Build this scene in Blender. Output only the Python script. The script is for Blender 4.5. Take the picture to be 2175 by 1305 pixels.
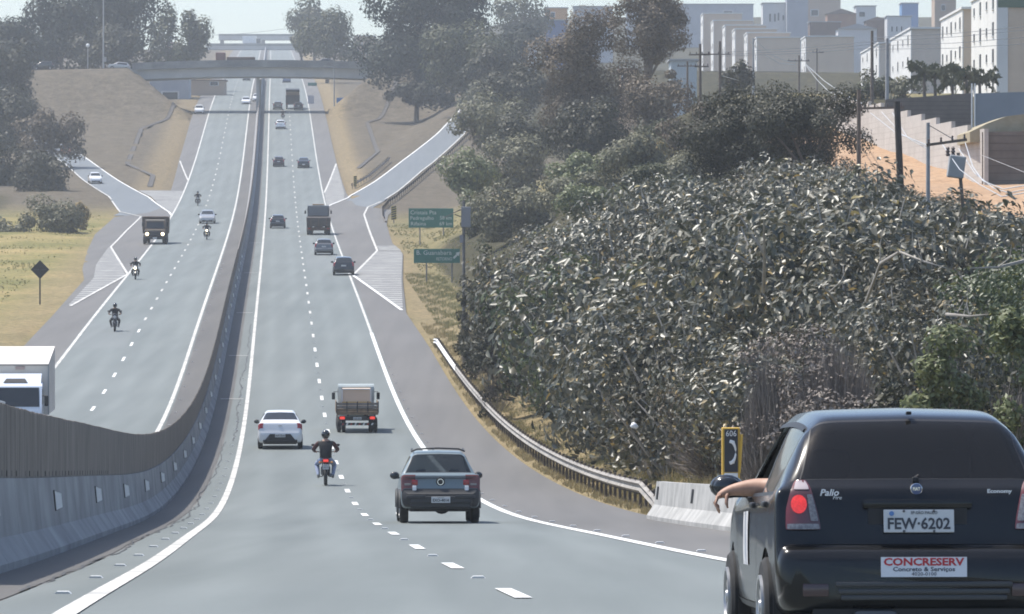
import bpy, bmesh, math, random
import numpy as np
from mathutils import Vector, Matrix, Quaternion

# ------------------------------------------------------------------ camera, sky, sun, exposure
SC = bpy.context.scene
for o in list(bpy.data.objects):
    bpy.data.objects.remove(o, do_unlink=True)
F, CX, YH, CZ = 11000.0, 1087.5, 540.0, 2.3      # focal length in photo pixels, optical axis, horizon row, eye height
cam = bpy.data.cameras.new('camera')
cam.sensor_width = 36.0
cam.lens = 36.0 * F / 2175.0
cam.clip_start, cam.clip_end = 1.0, 12000.0
cam_o = bpy.data.objects.new('camera', cam)
SC.collection.objects.link(cam_o)
cam_o.location = (0, 0, CZ)
cam_o.rotation_euler = (math.radians(90) - math.atan((652.5 - YH) / F), 0, 0)
SC.camera = cam_o

SUN_EL, SUN_AZ = math.radians(63), math.radians(66)     # azimuth measured from +Y (ahead) towards -X (left)
world = bpy.data.worlds.new('World')
SC.world = world
world.use_nodes = True
wn = world.node_tree
wn.nodes.clear()
wo = wn.nodes.new('ShaderNodeOutputWorld')
wb = wn.nodes.new('ShaderNodeBackground')
sky = wn.nodes.new('ShaderNodeTexSky')
sky.sky_type = 'NISHITA'
sky.sun_disc = False
sky.sun_elevation = SUN_EL
sky.sun_rotation = -SUN_AZ
sky.altitude = 900
sky.air_density = 1.0
sky.dust_density = 2.6
sky.ozone_density = 1.6
wb.inputs['Strength'].default_value = 0.15
wn.links.new(sky.outputs[0], wb.inputs['Color'])
wn.links.new(wb.outputs[0], wo.inputs['Surface'])

sun = bpy.data.lights.new('sun', 'SUN')
sun.energy = 4.3
sun.angle = math.radians(0.55)
sun.color = (1.0, 0.95, 0.87)
sun_o = bpy.data.objects.new('sun', sun)
SC.collection.objects.link(sun_o)
sun_dir = Vector((-math.sin(SUN_AZ) * math.cos(SUN_EL), math.cos(SUN_AZ) * math.cos(SUN_EL), math.sin(SUN_EL)))
sun_o.rotation_euler = (-sun_dir).to_track_quat('-Z', 'Y').to_euler()
sun_o.location = (0, 0, 300)

SC.view_settings.view_transform = 'Standard'
SC.view_settings.look = 'None'
SC.view_settings.gamma = 1.0
SC.view_settings.exposure = 0.58
try:
    SC.view_settings.use_curve_mapping = False
except Exception:
    pass
SC.cycles.use_denoising = True
SC.cycles.filter_width = 1.8
SC.cycles.max_bounces = 8
SC.cycles.diffuse_bounces = 2
SC.cycles.glossy_bounces = 3
SC.cycles.transmission_bounces = 3
SC.cycles.transparent_max_bounces = 10
SC.cycles.volume_bounces = 1
SC.cycles.caustics_reflective = False
SC.cycles.caustics_refractive = False

R = random.Random(7)
NR = np.random.RandomState(11)

# ------------------------------------------------------------------ materials
MATS = {}
def mat(name, c, rough=0.6, c2=None, scale=3.0, metal=0.0, spec=0.4, coat=0.0, bump=0.0, bscale=None, detail=4.0, island=None, transl=0.0, emit=None, contrast=(0.35, 0.65)):
    """procedural principled material; c2: second colour of a noise; island: list of colours picked per loose piece"""
    if name in MATS:
        return MATS[name]
    m = bpy.data.materials.new(name)
    m.use_nodes = True
    nt = m.node_tree
    b = nt.nodes['Principled BSDF']
    b.inputs['Roughness'].default_value = rough
    b.inputs['Metallic'].default_value = metal
    b.inputs['Specular IOR Level'].default_value = spec
    b.inputs['Coat Weight'].default_value = coat
    b.inputs['Coat Roughness'].default_value = 0.06
    col = None
    if island:
        g = nt.nodes.new('ShaderNodeNewGeometry')
        r = nt.nodes.new('ShaderNodeValToRGB')
        r.color_ramp.interpolation = 'LINEAR'
        els = r.color_ramp.elements
        while len(els) > 1:
            els.remove(els[-1])
        els[0].position = 0.0
        els[0].color = (*island[0][1], 1)
        for p, cc in island[1:]:
            e = els.new(p)
            e.color = (*cc, 1)
        nt.links.new(g.outputs['Random Per Island'], r.inputs[0])
        col = r.outputs[0]
    elif c2 is not None:
        tc = nt.nodes.new('ShaderNodeTexCoord')
        n = nt.nodes.new('ShaderNodeTexNoise')
        n.inputs['Scale'].default_value = scale
        n.inputs['Detail'].default_value = detail
        n.inputs['Roughness'].default_value = 0.6
        r = nt.nodes.new('ShaderNodeValToRGB')
        r.color_ramp.elements[0].position = contrast[0]
        r.color_ramp.elements[1].position = contrast[1]
        r.color_ramp.elements[0].color = (*c, 1)
        r.color_ramp.elements[1].color = (*c2, 1)
        nt.links.new(tc.outputs['Object'], n.inputs['Vector'])
        nt.links.new(n.outputs['Fac'], r.inputs[0])
        col = r.outputs[0]
    if col is not None:
        nt.links.new(col, b.inputs['Base Color'])
    else:
        b.inputs['Base Color'].default_value = (*c, 1)
    if bump > 0:
        tc = nt.nodes.new('ShaderNodeTexCoord')
        n = nt.nodes.new('ShaderNodeTexNoise')
        n.inputs['Scale'].default_value = bscale or scale * 4
        n.inputs['Detail'].default_value = 5
        bp = nt.nodes.new('ShaderNodeBump')
        bp.inputs['Strength'].default_value = min(1.0, bump)
        bp.inputs['Distance'].default_value = 0.03
        nt.links.new(tc.outputs['Object'], n.inputs['Vector'])
        nt.links.new(n.outputs['Fac'], bp.inputs['Height'])
        nt.links.new(bp.outputs[0], b.inputs['Normal'])
    if transl > 0:
        t = nt.nodes.new('ShaderNodeBsdfTranslucent')
        mx = nt.nodes.new('ShaderNodeMixShader')
        mx.inputs[0].default_value = transl
        if col is not None:
            nt.links.new(col, t.inputs['Color'])
        else:
            t.inputs['Color'].default_value = (*c, 1)
        out = nt.nodes['Material Output']
        nt.links.new(b.outputs[0], mx.inputs[1])
        nt.links.new(t.outputs[0], mx.inputs[2])
        nt.links.new(mx.outputs[0], out.inputs['Surface'])
    if emit:
        b.inputs['Emission Color'].default_value = (*emit[0], 1)
        b.inputs['Emission Strength'].default_value = emit[1]
    MATS[name] = m
    return m

def glass(name, tint, alpha):
    """tinted car glass: alpha = share of the light let through"""
    if name in MATS:
        return MATS[name]
    m = bpy.data.materials.new(name)
    m.use_nodes = True
    nt = m.node_tree
    b = nt.nodes['Principled BSDF']
    b.inputs['Base Color'].default_value = (*tint, 1)
    b.inputs['Roughness'].default_value = 0.05
    b.inputs['Specular IOR Level'].default_value = 0.6
    t = nt.nodes.new('ShaderNodeBsdfTransparent')
    t.inputs['Color'].default_value = (0.75, 0.82, 0.85, 1)
    mx = nt.nodes.new('ShaderNodeMixShader')
    mx.inputs[0].default_value = alpha
    nt.links.new(b.outputs[0], mx.inputs[1])
    nt.links.new(t.outputs[0], mx.inputs[2])
    nt.links.new(mx.outputs[0], nt.nodes['Material Output'].inputs['Surface'])
    MATS[name] = m
    return m

# ------------------------------------------------------------------ mesh helpers
def link(o):
    SC.collection.objects.link(o)
    return o

class MB:
    """collects shapes for ONE mesh object"""
    def __init__(s):
        s.v, s.f, s.m = [], [], []
    def add(s, vs, fs, mi=0):
        n = len(s.v)
        s.v.extend([tuple(p) for p in vs])
        s.f.extend([tuple(i + n for i in f) for f in fs])
        s.m.extend([mi] * len(fs))
        return s
    def box(s, c, d, rot=None, mi=0, taper=None):
        """c centre, d full sizes, taper=(tx,ty): scale of the top"""
        hx, hy, hz = d[0] / 2, d[1] / 2, d[2] / 2
        tx, ty = taper or (1, 1)
        p = [Vector((sx * hx * (tx if sz > 0 else 1), sy * hy * (ty if sz > 0 else 1), sz * hz)) for sz in (-1, 1) for sy in (-1, 1) for sx in (-1, 1)]
        if rot is not None:
            p = [rot @ q for q in p]
        c = Vector(c)
        return s.add([q + c for q in p], [(0, 2, 3, 1), (4, 5, 7, 6), (0, 1, 5, 4), (2, 6, 7, 3), (0, 4, 6, 2), (1, 3, 7, 5)], mi)
    def rbox(s, c, d, r=0.03, rot=None, mi=0):
        """box with chamfered edges"""
        hx, hy, hz = d[0] / 2, d[1] / 2, d[2] / 2
        r = min(r, hx * .8, hy * .8, hz * .8)
        bm = bmesh.new()
        bmesh.ops.create_cube(bm, size=1.0)
        for v in bm.verts:
            v.co = Vector((v.co.x * 2 * hx, v.co.y * 2 * hy, v.co.z * 2 * hz))
        bmesh.ops.bevel(bm, geom=list(bm.edges), offset=r, segments=2, affect='EDGES', profile=0.5)
        c = Vector(c)
        bm.verts.index_update()
        vs = [(rot @ v.co if rot is not None else v.co) + c for v in bm.verts]
        fs = [[v.index for v in f.verts] for f in bm.faces]
        bm.free()
        return s.add(vs, fs, mi)
    def tube(s, path, r, n=8, mi=0, caps=True):
        """round tube along points; r number or list"""
        path = [Vector(p) for p in path]
        k = len(path)
        rr = r if isinstance(r, (list, tuple)) else [r] * k
        vs, fs = [], []
        up = None
        for i, p in enumerate(path):
            d = (path[min(i + 1, k - 1)] - path[max(i - 1, 0)])
            d = d.normalized() if d.length > 1e-9 else Vector((0, 0, 1))
            if up is None:
                up = Vector((0, 0, 1)) if abs(d.z) < .9 else Vector((1, 0, 0))
            a = d.cross(up).normalized()
            b = a.cross(d).normalized()
            for j in range(n):
                t = 2 * math.pi * j / n
                vs.append(p + a * (math.cos(t) * rr[i]) + b * (math.sin(t) * rr[i]))
        for i in range(k - 1):
            for j in range(n):
                fs.append((i * n + j, i * n + (j + 1) % n, (i + 1) * n + (j + 1) % n, (i + 1) * n + j))
        if caps:
            fs.append(tuple(reversed(range(n))))
            fs.append(tuple(range((k - 1) * n, k * n)))
        return s.add(vs, fs, mi)
    def lathe(s, prof, n=20, axis='X', c=(0, 0, 0), mi=0):
        """prof: (along, radius) pairs turned about an axis through c"""
        vs, fs = [], []
        c = Vector(c)
        for a, r in prof:
            for j in range(n):
                t = 2 * math.pi * j / n
                q = {'X': (a, r * math.cos(t), r * math.sin(t)), 'Y': (r * math.cos(t), a, r * math.sin(t)), 'Z': (r * math.cos(t), r * math.sin(t), a)}[axis]
                vs.append(c + Vector(q))
        k = len(prof)
        for i in range(k - 1):
            for j in range(n):
                fs.append((i * n + j, i * n + (j + 1) % n, (i + 1) * n + (j + 1) % n, (i + 1) * n + j))
        fs.append(tuple(range(n)))
        fs.append(tuple(range((k - 1) * n, k * n)))
        return s.add(vs, fs, mi)
    def prism(s, poly, a0, a1, axis='Y', mi=0):
        """flat polygon (two coords) pushed from a0 to a1 along an axis"""
        n = len(poly)
        def P(p, a):
            return {'X': (a, p[0], p[1]), 'Y': (p[0], a, p[1]), 'Z': (p[0], p[1], a)}[axis]
        vs = [P(p, a0) for p in poly] + [P(p, a1) for p in poly]
        fs = [tuple(reversed(range(n))), tuple(range(n, 2 * n))]
        fs += [(i, (i + 1) % n, n + (i + 1) % n, n + i) for i in range(n)]
        return s.add(vs, fs, mi)
    def ball(s, c, rad, seg=10, ring=7, mi=0):
        c = Vector(c)
        rad = rad if isinstance(rad, (tuple, list)) else (rad,) * 3
        prof = []
        vs, fs = [], []
        for i in range(ring + 1):
            th = math.pi * i / ring
            for j in range(seg):
                ph = 2 * math.pi * j / seg
                vs.append(c + Vector((rad[0] * math.sin(th) * math.cos(ph), rad[1] * math.sin(th) * math.sin(ph), rad[2] * math.cos(th))))
        for i in range(ring):
            for j in range(seg):
                fs.append((i * seg + j, (i + 1) * seg + j, (i + 1) * seg + (j + 1) % seg, i * seg + (j + 1) % seg))
        return s.add(vs, fs, mi)
    def build(s, name, mats, parent=None, smooth=None):
        me = bpy.data.meshes.new(name)
        me.from_pydata(s.v, [], s.f)
        return finish(name, me, mats, parent, smooth, s.m)

def finish(name, me, mats, parent=None, smooth=None, mi=None):
    mats = mats if isinstance(mats, (list, tuple)) else [mats]
    for m in mats:
        me.materials.append(m)
    if mi is not None and len(mats) > 1:
        me.polygons.foreach_set('material_index', np.array(mi, dtype=np.int32))
    bm = bmesh.new()
    bm.from_mesh(me)
    if smooth is not None:
        bmesh.ops.remove_doubles(bm, verts=bm.verts, dist=1e-5)
    bmesh.ops.recalc_face_normals(bm, faces=bm.faces)
    bm.to_mesh(me)
    bm.free()
    if smooth is not None:
        me.polygons.foreach_set('use_smooth', np.ones(len(me.polygons), dtype=bool))
        me.set_sharp_from_angle(angle=math.radians(smooth))
    me.update()
    o = bpy.data.objects.new(name, me)
    if parent is not None:
        o.parent = parent
    return link(o)

def sheet(name, vs, fs, mats, parent=None, mi=None, smooth=False):
    """open surface: no normal fixing, quick"""
    me = bpy.data.meshes.new(name)
    me.from_pydata([tuple(v) for v in vs], [], fs)
    for m in (mats if isinstance(mats, (list, tuple)) else [mats]):
        me.materials.append(m)
    if mi is not None:
        me.polygons.foreach_set('material_index', np.array(mi, dtype=np.int32))
    if smooth:
        me.polygons.foreach_set('use_smooth', np.ones(len(me.polygons), dtype=bool))
    me.update()
    o = bpy.data.objects.new(name, me)
    if parent is not None:
        o.parent = parent
    return link(o)

def tag(o, label=None, cat=None, group=None, kind=None):
    if label: o['label'] = label
    if cat: o['category'] = cat
    if group: o['group'] = group
    if kind: o['kind'] = kind
    return o

def thing(name, label, cat, loc=(0, 0, 0), group=None, rz=0.0):
    o = bpy.data.objects.new(name, None)
    o.empty_display_size = 0.2
    o.location = loc
    o.rotation_euler = (0, 0, rz)
    link(o)
    return tag(o, label, cat, group)

def copy_tree(o, parent=None):
    c = o.copy()
    link(c)
    c.parent = parent
    for ch in list(o.children):
        copy_tree(ch, c)
    return c

TEXT_CACHE = {}
def text_mesh(txt, size, bold=0.0, extrude=0.001):
    cu = bpy.data.curves.new('t', 'FONT')
    cu.body = txt
    cu.size = size
    cu.align_x, cu.align_y = 'CENTER', 'CENTER'
    cu.offset = bold
    cu.extrude = extrude
    cu.resolution_u = 2
    o = bpy.data.objects.new('t', cu)
    link(o)
    dg = bpy.context.evaluated_depsgraph_get()
    me = bpy.data.meshes.new_from_object(o.evaluated_get(dg))
    bpy.data.objects.remove(o, do_unlink=True)
    bpy.data.curves.remove(cu)
    return me

def lettering(name, txt, size, m, parent, loc, width=None, bold=0.0, rot=None, shear=0.0):
    """text standing in the XZ plane facing -Y (towards a viewer behind), parented to a part"""
    me = text_mesh(txt, size, bold)
    co = np.zeros(len(me.vertices) * 3, dtype=np.float32)
    me.vertices.foreach_get('co', co)
    co = co.reshape(-1, 3)
    if len(co):
        if width:
            co[:, 0] *= width / max(1e-6, (co[:, 0].max() - co[:, 0].min()))
            co[:, 0] -= (co[:, 0].max() + co[:, 0].min()) / 2
        co[:, 0] += shear * co[:, 1]
    out = np.stack([co[:, 0], -co[:, 2], co[:, 1]], axis=1)
    me.vertices.foreach_set('co', out.astype(np.float32).ravel())
    me.materials.clear()
    me.materials.append(m)
    me.update()
    o = bpy.data.objects.new(name, me)
    o.parent = parent
    o.location = loc
    if rot is not None:
        o.rotation_euler = rot
    return link(o)

# ------------------------------------------------------------------ the lie of the land
def natural_spline(xs, ys):
    xs, ys = np.array(xs, float), np.array(ys, float)
    n = len(xs)
    h = np.diff(xs)
    A = np.eye(n)
    r = np.zeros(n)
    for i in range(1, n - 1):
        A[i, i - 1], A[i, i], A[i, i + 1] = h[i - 1], 2 * (h[i - 1] + h[i]), h[i]
        r[i] = 6 * ((ys[i + 1] - ys[i]) / h[i] - (ys[i] - ys[i - 1]) / h[i - 1])
    M = np.linalg.solve(A, r)
    def f(x):
        x = np.asarray(x, float)
        i = np.clip(np.searchsorted(xs, x) - 1, 0, n - 2)
        t0, t1 = xs[i + 1] - x, x - xs[i]
        return (M[i] * t0 ** 3 + M[i + 1] * t1 ** 3) / (6 * h[i]) + (ys[i] / h[i] - M[i] * h[i] / 6) * t0 + (ys[i + 1] / h[i] - M[i + 1] * h[i] / 6) * t1
    return f

GY = np.arange(-40, 2801, 4.0)
_hs = natural_spline([-40, 0, 28.8, 61, 92, 124, 172, 235, 315, 410, 520, 650, 780, 921, 1200, 1600, 2100, 2500, 2800],
                     [0.2, -1.25, -2.27, -3.69, -4.99, -6.27, -7.42, -7.33, -4.95, -1.86, 1.75, 7.2, 15.2, 25.3, 41.0, 60.5, 82.5, 90, 90])
GH = _hs(GY) + CZ
_c = np.polyfit([28.8, 61, 108.5, 203.5, 362, 520, 679, 900, 1200, 2100], [0.62, -.79, -2.82, -6.97, -14.07, -21.2, -28.6, -38.9, -52.3, -94.3], 2)
GX = np.polyval(_c, GY)
def zr(Y): return float(np.interp(Y, GY, GH))
def xr(Y): return float(np.interp(Y, GY, GX))
def row_to_Y(y):
    """distance at which the road surface shows at photo row y"""
    rows = YH - (GH - CZ) * F / np.maximum(GY, 5)
    sel = (GY > 24) & (GY < 1300)
    return float(np.interp(-y, -rows[sel], GY[sel]))
def uY(x, y):
    """road coordinates (u right of the lane line, Y ahead) of a photo point lying on the road plane"""
    Y = row_to_Y(y)
    return ((x - CX) * Y / F - xr(Y), Y)
def PX(x, y, Y):
    return Vector(((x - CX) * Y / F, Y, CZ + (YH - y) * Y / F))

def sstep(a, b, x):
    t = np.clip((np.asarray(x, float) - a) / (b - a), 0, 1)
    return t * t * (3 - 2 * t)

BY = 921.0                       # where the near bridge crosses
HR_Y = [-40, 60, 150, 200, 250, 309, 366, 450, 600, 800, 1000, 1150, 1300, 1600, 2000, 2800]
HR_H = [1.0, .2, -.4, .5, 2.5, 4.2, 7.6, 13.4, 18.5, 24.5, 30, 35, 42, 62, 92, 105]
def terr(X, Y):
    """ground height (arrays)"""
    X, Y = np.asarray(X, float), np.asarray(Y, float)
    u = X - np.interp(Y, GY, GX)
    h = np.interp(Y, GY, GH)
    # hillside on the right
    u0 = np.interp(Y, [0, 450, 600, 710, 790, 860, 960, 1100], [8.6, 9.5, 16, 24, 33, 42, 46, 40])
    hr = np.interp(Y, HR_Y, HR_H) + CZ
    t = np.clip((u - u0) / np.interp(Y, [0, 420, 600, 900], [20, 24, 40, 60]), 0, 1)
    tt = 0.75 * t + 0.25 * t * t * (3 - 2 * t)
    out = h + (hr - h) * tt
    # the exit ramp climbs on its own low bank
    uc = np.interp(Y, [600, 626, 682, 733, 800, 870, 960], [5.5, 7.0, 12.5, 17.3, 25, 32, 41])
    e = np.interp(Y, [640, 733, 800, 870, 930, 975], [0, .9, 1.9, 3.2, 4.6, 0])
    fall = np.where(u < uc, sstep(0, 1, (u - uc + 12) / 8.5), 1 - sstep(0, 1, (u - uc - 4) / 22))
    out = out + e * fall
    # far left rises gently
    out = out + 0.04 * np.maximum(0, -u - 60)
    # embankment of the crossing road
    top = np.interp(BY, GY, GH) + 7.6 - 0.022 * np.maximum(0, -u - 28) - 0.01 * np.maximum(0, u - 16)
    fl = np.interp(u, [-95, -60, -30], [0.24, 0.28, 0.40])
    fr = np.interp(u, [16, 40, 70], [0.42, 0.30, 0.26])
    sl = np.where(u < 0, fl, fr)
    front = top - sl * np.maximum(0, (BY - 6.5) - Y)
    back = top - 0.5 * np.maximum(0, Y - (BY + 6.5))
    emb = np.minimum(np.minimum(front, back), top)
    side = np.maximum(-sstep(0, 1, (u + 29) / 10.0) * 40 * (u < 0), -40 * (1 - sstep(0, 1, (u - 7.2) / 9.5)) * (u >= 0))
    cone_l = top - np.maximum(0, u + 28) * 0.86
    cone_r = top - np.maximum(0, 16 - u) * 0.86
    emb = np.where(u < -2, np.minimum(emb, cone_l), np.minimum(emb, cone_r))
    # soft union
    d = emb - out
    k = 1.6
    out = np.where(d > k, emb, np.where(d < -k, out, out + (d + k) ** 2 / (4 * k)))
    # paved corridor lies on top of the ground
    wide = (Y > 330) & (Y < 640)
    inroad = (u > np.where(wide, -25.0, -17.4)) & (u < np.where(wide, 12.6, 6.9))
    return np.where(inroad, np.minimum(out, h) - 0.10, out)
def tz(X, Y): return float(terr(X, Y))
def TG(u, Y):
    """a point on the ground given in road coordinates"""
    X = xr(Y) + u
    return Vector((X, Y, tz(X, Y)))
# ------------------------------------------------------------------ ground, roads, markings
def lerpf(pts):
    ys = [p[0] for p in pts]; us = [p[1] for p in pts]
    return lambda Y: float(np.interp(Y, ys, us))

EDGE_R = lerpf([(-40, 6.9), (60, 6.9), (300, 6.7), (345, 6.4), (405, 7.6), (470, 9.2), (500, 8.9), (560, 9.6), (590, 10.4), (607, 11.5), (622, 7.2), (660, 6.6), (760, 6.4), (900, 6.3), (1100, 6.3), (2300, 6.3)])
EDGE_L = lerpf([(-40, -17.2), (300, -17.0), (340, -17.0), (405, -17.3), (430, -18.4), (480, -19.8), (528, -20.8), (584, -20.6), (600, -17), (620, -15.6), (760, -16.6), (900, -17.0), (2300, -17)])
RL = lerpf([(560, 3.7), (600, 3.75), (626, 4.4), (682, 10.4), (733, 15.2), (800, 22.5), (870, 29.2), (960, 38)])
RR = lerpf([(480, 7.0), (545, 7.5), (600, 7.9), (622, 9.6), (640, 11.2), (660, 13.2), (710, 17.6), (782, 25.0), (850, 31.8), (960, 43)])
LR = lerpf([(575, -14.0), (590, -13.9), (647, -18.2), (700, -23.8), (742, -28.0), (780, -32.0), (840, -40), (900, -48), (940, -54)])
LL = lerpf([(575, -21.5), (600, -20.5), (647, -23.2), (700, -28.6), (742, -32.4), (780, -36.8), (840, -44.8), (900, -52.8), (940, -59)])
def ground():
    Ys = np.concatenate([np.arange(-40, 440, 6.0), np.arange(440, 1000, 3.5), np.arange(1000, 1500, 12.0), np.arange(1500, 2801, 40.0)])
    us = np.concatenate([np.array([-900, -600, -400, -300, -220, -160, -120, -90, -75]), np.arange(-66, -17.5, 2.2), np.array([-17.35, -10, -3, 3, 6.85, 7.0]), np.arange(8.6, 60, 1.7), np.array([64, 70, 78, 90, 110, 140, 180, 240, 320, 450, 650, 900])])
    UU, YY = np.meshgrid(us, Ys)
    XX = np.interp(YY, GY, GX) + UU
    ZZ = terr(XX, YY)
    off = (UU < -18) | (UU > 9)
    wob = 0.22 * np.sin(XX * .31 + YY * .17) * np.sin(YY * .11 - XX * .07) + 0.10 * np.sin(XX * .9) * np.sin(YY * .53)
    onramp = np.zeros_like(YY, dtype=bool)
    for i_, Yv in enumerate(Ys):
        if 560 < Yv < 960:
            onramp[i_] = ((us > RL(Yv) - 4) & (us < RR(Yv) + 4)) | ((us > LL(Yv) - 4) & (us < LR(Yv) + 4))
    ZZ = ZZ + np.where(off & (YY < 880) & ~onramp, wob * np.clip((np.abs(UU) - 12) / 10, 0, 1), 0)
    vs = np.stack([XX.ravel(), YY.ravel(), ZZ.ravel()], 1)
    n, m = len(Ys), len(us)
    idx = np.arange(n * m).reshape(n, m)
    fs = np.stack([idx[:-1, :-1], idx[:-1, 1:], idx[1:, 1:], idx[1:, :-1]], -1).reshape(-1, 4)
    o = sheet('ground', vs, [tuple(int(q) for q in f) for f in fs], ground_mat(), smooth=True)
    # what grows where: share of dry straw, forest floor and bare red earth
    u, Y = UU.ravel(), YY.ravel()
    straw = np.clip(sstep(560, 640, Y) + 0.35 * (u > 0), 0, 1)
    edge = np.exp(-((np.minimum(np.abs(u + 18.5), np.abs(u - 8.0))) / 1.6) ** 2)
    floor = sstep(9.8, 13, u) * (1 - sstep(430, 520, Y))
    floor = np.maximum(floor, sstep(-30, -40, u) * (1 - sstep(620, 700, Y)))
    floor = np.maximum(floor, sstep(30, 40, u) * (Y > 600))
    earth = sstep(31.5, 34, u) * (1 - sstep(41.5, 43, u)) * sstep(215, 250, Y) * (1 - sstep(385, 420, Y))
    earth = np.maximum(earth, 0.85 * sstep(27, 31, u) * sstep(205, 225, Y) * (1 - sstep(290, 330, Y)))
    ca = o.data.color_attributes.new('cover', 'FLOAT_COLOR', 'POINT')
    ca.data.foreach_set('color', np.stack([np.clip(straw, 0, 1), np.clip(floor, 0, 1), np.clip(earth, 0, 1), np.clip(edge, 0, 1)], 1).astype(np.float32).ravel())
    tag(o, kind='structure')
    return o

def ground_mat():
    m = bpy.data.materials.new('ground_cover')
    m.use_nodes = True
    nt = m.node_tree
    N, L = nt.nodes, nt.links
    b = N['Principled BSDF']
    b.inputs['Roughness'].default_value = 0.95
    b.inputs['Specular IOR Level'].default_value = 0.1
    at = N.new('ShaderNodeAttribute')
    at.attribute_name = 'cover'
    sep = N.new('ShaderNodeSeparateColor')
    L.new(at.outputs['Color'], sep.inputs[0])
    tc = N.new('ShaderNodeTexCoord')
    def noise(sc, det=5, ro=.6, stretch=None):
        n = N.new('ShaderNodeTexNoise')
        n.inputs['Scale'].default_value = sc
        n.inputs['Detail'].default_value = det
        n.inputs['Roughness'].default_value = ro
        if stretch:
            mp = N.new('ShaderNodeMapping')
            mp.inputs['Scale'].default_value = stretch
            L.new(tc.outputs['Object'], mp.inputs[0])
            L.new(mp.outputs[0], n.inputs['Vector'])
        else:
            L.new(tc.outputs['Object'], n.inputs['Vector'])
        return n
    def ramp(src, stops):
        r = N.new('ShaderNodeValToRGB')
        els = r.color_ramp.elements
        els[0].position, els[0].color = stops[0][0], (*stops[0][1], 1)
        els[1].position, els[1].color = stops[-1][0], (*stops[-1][1], 1)
        for p, c in stops[1:-1]:
            e = els.new(p)
            e.color = (*c, 1)
        L.new(src, r.inputs[0])
        return r
    def mix(f, a, c):
        x = N.new('ShaderNodeMix')
        x.data_type = 'RGBA'
        L.new(f, x.inputs[0])
        L.new(a, x.inputs[6])
        L.new(c, x.inputs[7])
        return x.outputs[2]
    n1 = noise(0.09, 6)
    n2 = noise(0.6, 6, .7)
    n3 = noise(2.2, 5, .7)
    green = ramp(n1.outputs['Fac'], [(.32, (.155, .155, .062)), (.5, (.245, .215, .095)), (.68, (.335, .265, .13))])
    fine = ramp(n3.outputs['Fac'], [(.3, (.6, .6, .6)), (.7, (1.25, 1.22, 1.15))])
    straw = ramp(n2.outputs['Fac'], [(.3, (.082, .071, .054)), (.52, (.13, .112, .086)), (.75, (.18, .158, .124))])
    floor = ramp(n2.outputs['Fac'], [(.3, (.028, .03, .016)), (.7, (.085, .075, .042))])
    earth = ramp(n2.outputs['Fac'], [(.3, (.36, .23, .145)), (.7, (.48, .34, .23))])
    tan = ramp(n3.outputs['Fac'], [(.3, (.20, .155, .09)), (.7, (.31, .25, .155))])
    c = mix(sep.outputs[0], green.outputs[0], straw.outputs[0])
    c = mix(at.outputs['Alpha'], c, tan.outputs[0])
    # ragged borders between the kinds of ground
    def ragged(src):
        a = N.new('ShaderNodeMath'); a.operation = 'ADD'
        L.new(src, a.inputs[0])
        s_ = N.new('ShaderNodeMath'); s_.operation = 'SUBTRACT'
        L.new(n2.outputs['Fac'], s_.inputs[0]); s_.inputs[1].default_value = .5
        L.new(s_.outputs[0], a.inputs[1])
        r = N.new('ShaderNodeMapRange')
        r.inputs[1].default_value, r.inputs[2].default_value = .35, .65
        L.new(a.outputs[0], r.inputs[0])
        return r.outputs[0]
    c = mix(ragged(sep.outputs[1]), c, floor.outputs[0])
    c = mix(ragged(sep.outputs[2]), c, earth.outputs[0])
    mu = N.new('ShaderNodeMix')
    mu.data_type, mu.blend_type = 'RGBA', 'MULTIPLY'
    mu.inputs[0].default_value = 1.0
    L.new(c, mu.inputs[6])
    L.new(fine.outputs[0], mu.inputs[7])
    L.new(mu.outputs[2], b.inputs['Base Color'])
    bp = N.new('ShaderNodeBump')
    bp.inputs['Strength'].default_value = .8
    bp.inputs['Distance'].default_value = .25
    L.new(n3.outputs['Fac'], bp.inputs['Height'])
    L.new(bp.outputs[0], b.inputs['Normal'])
    return m

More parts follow.
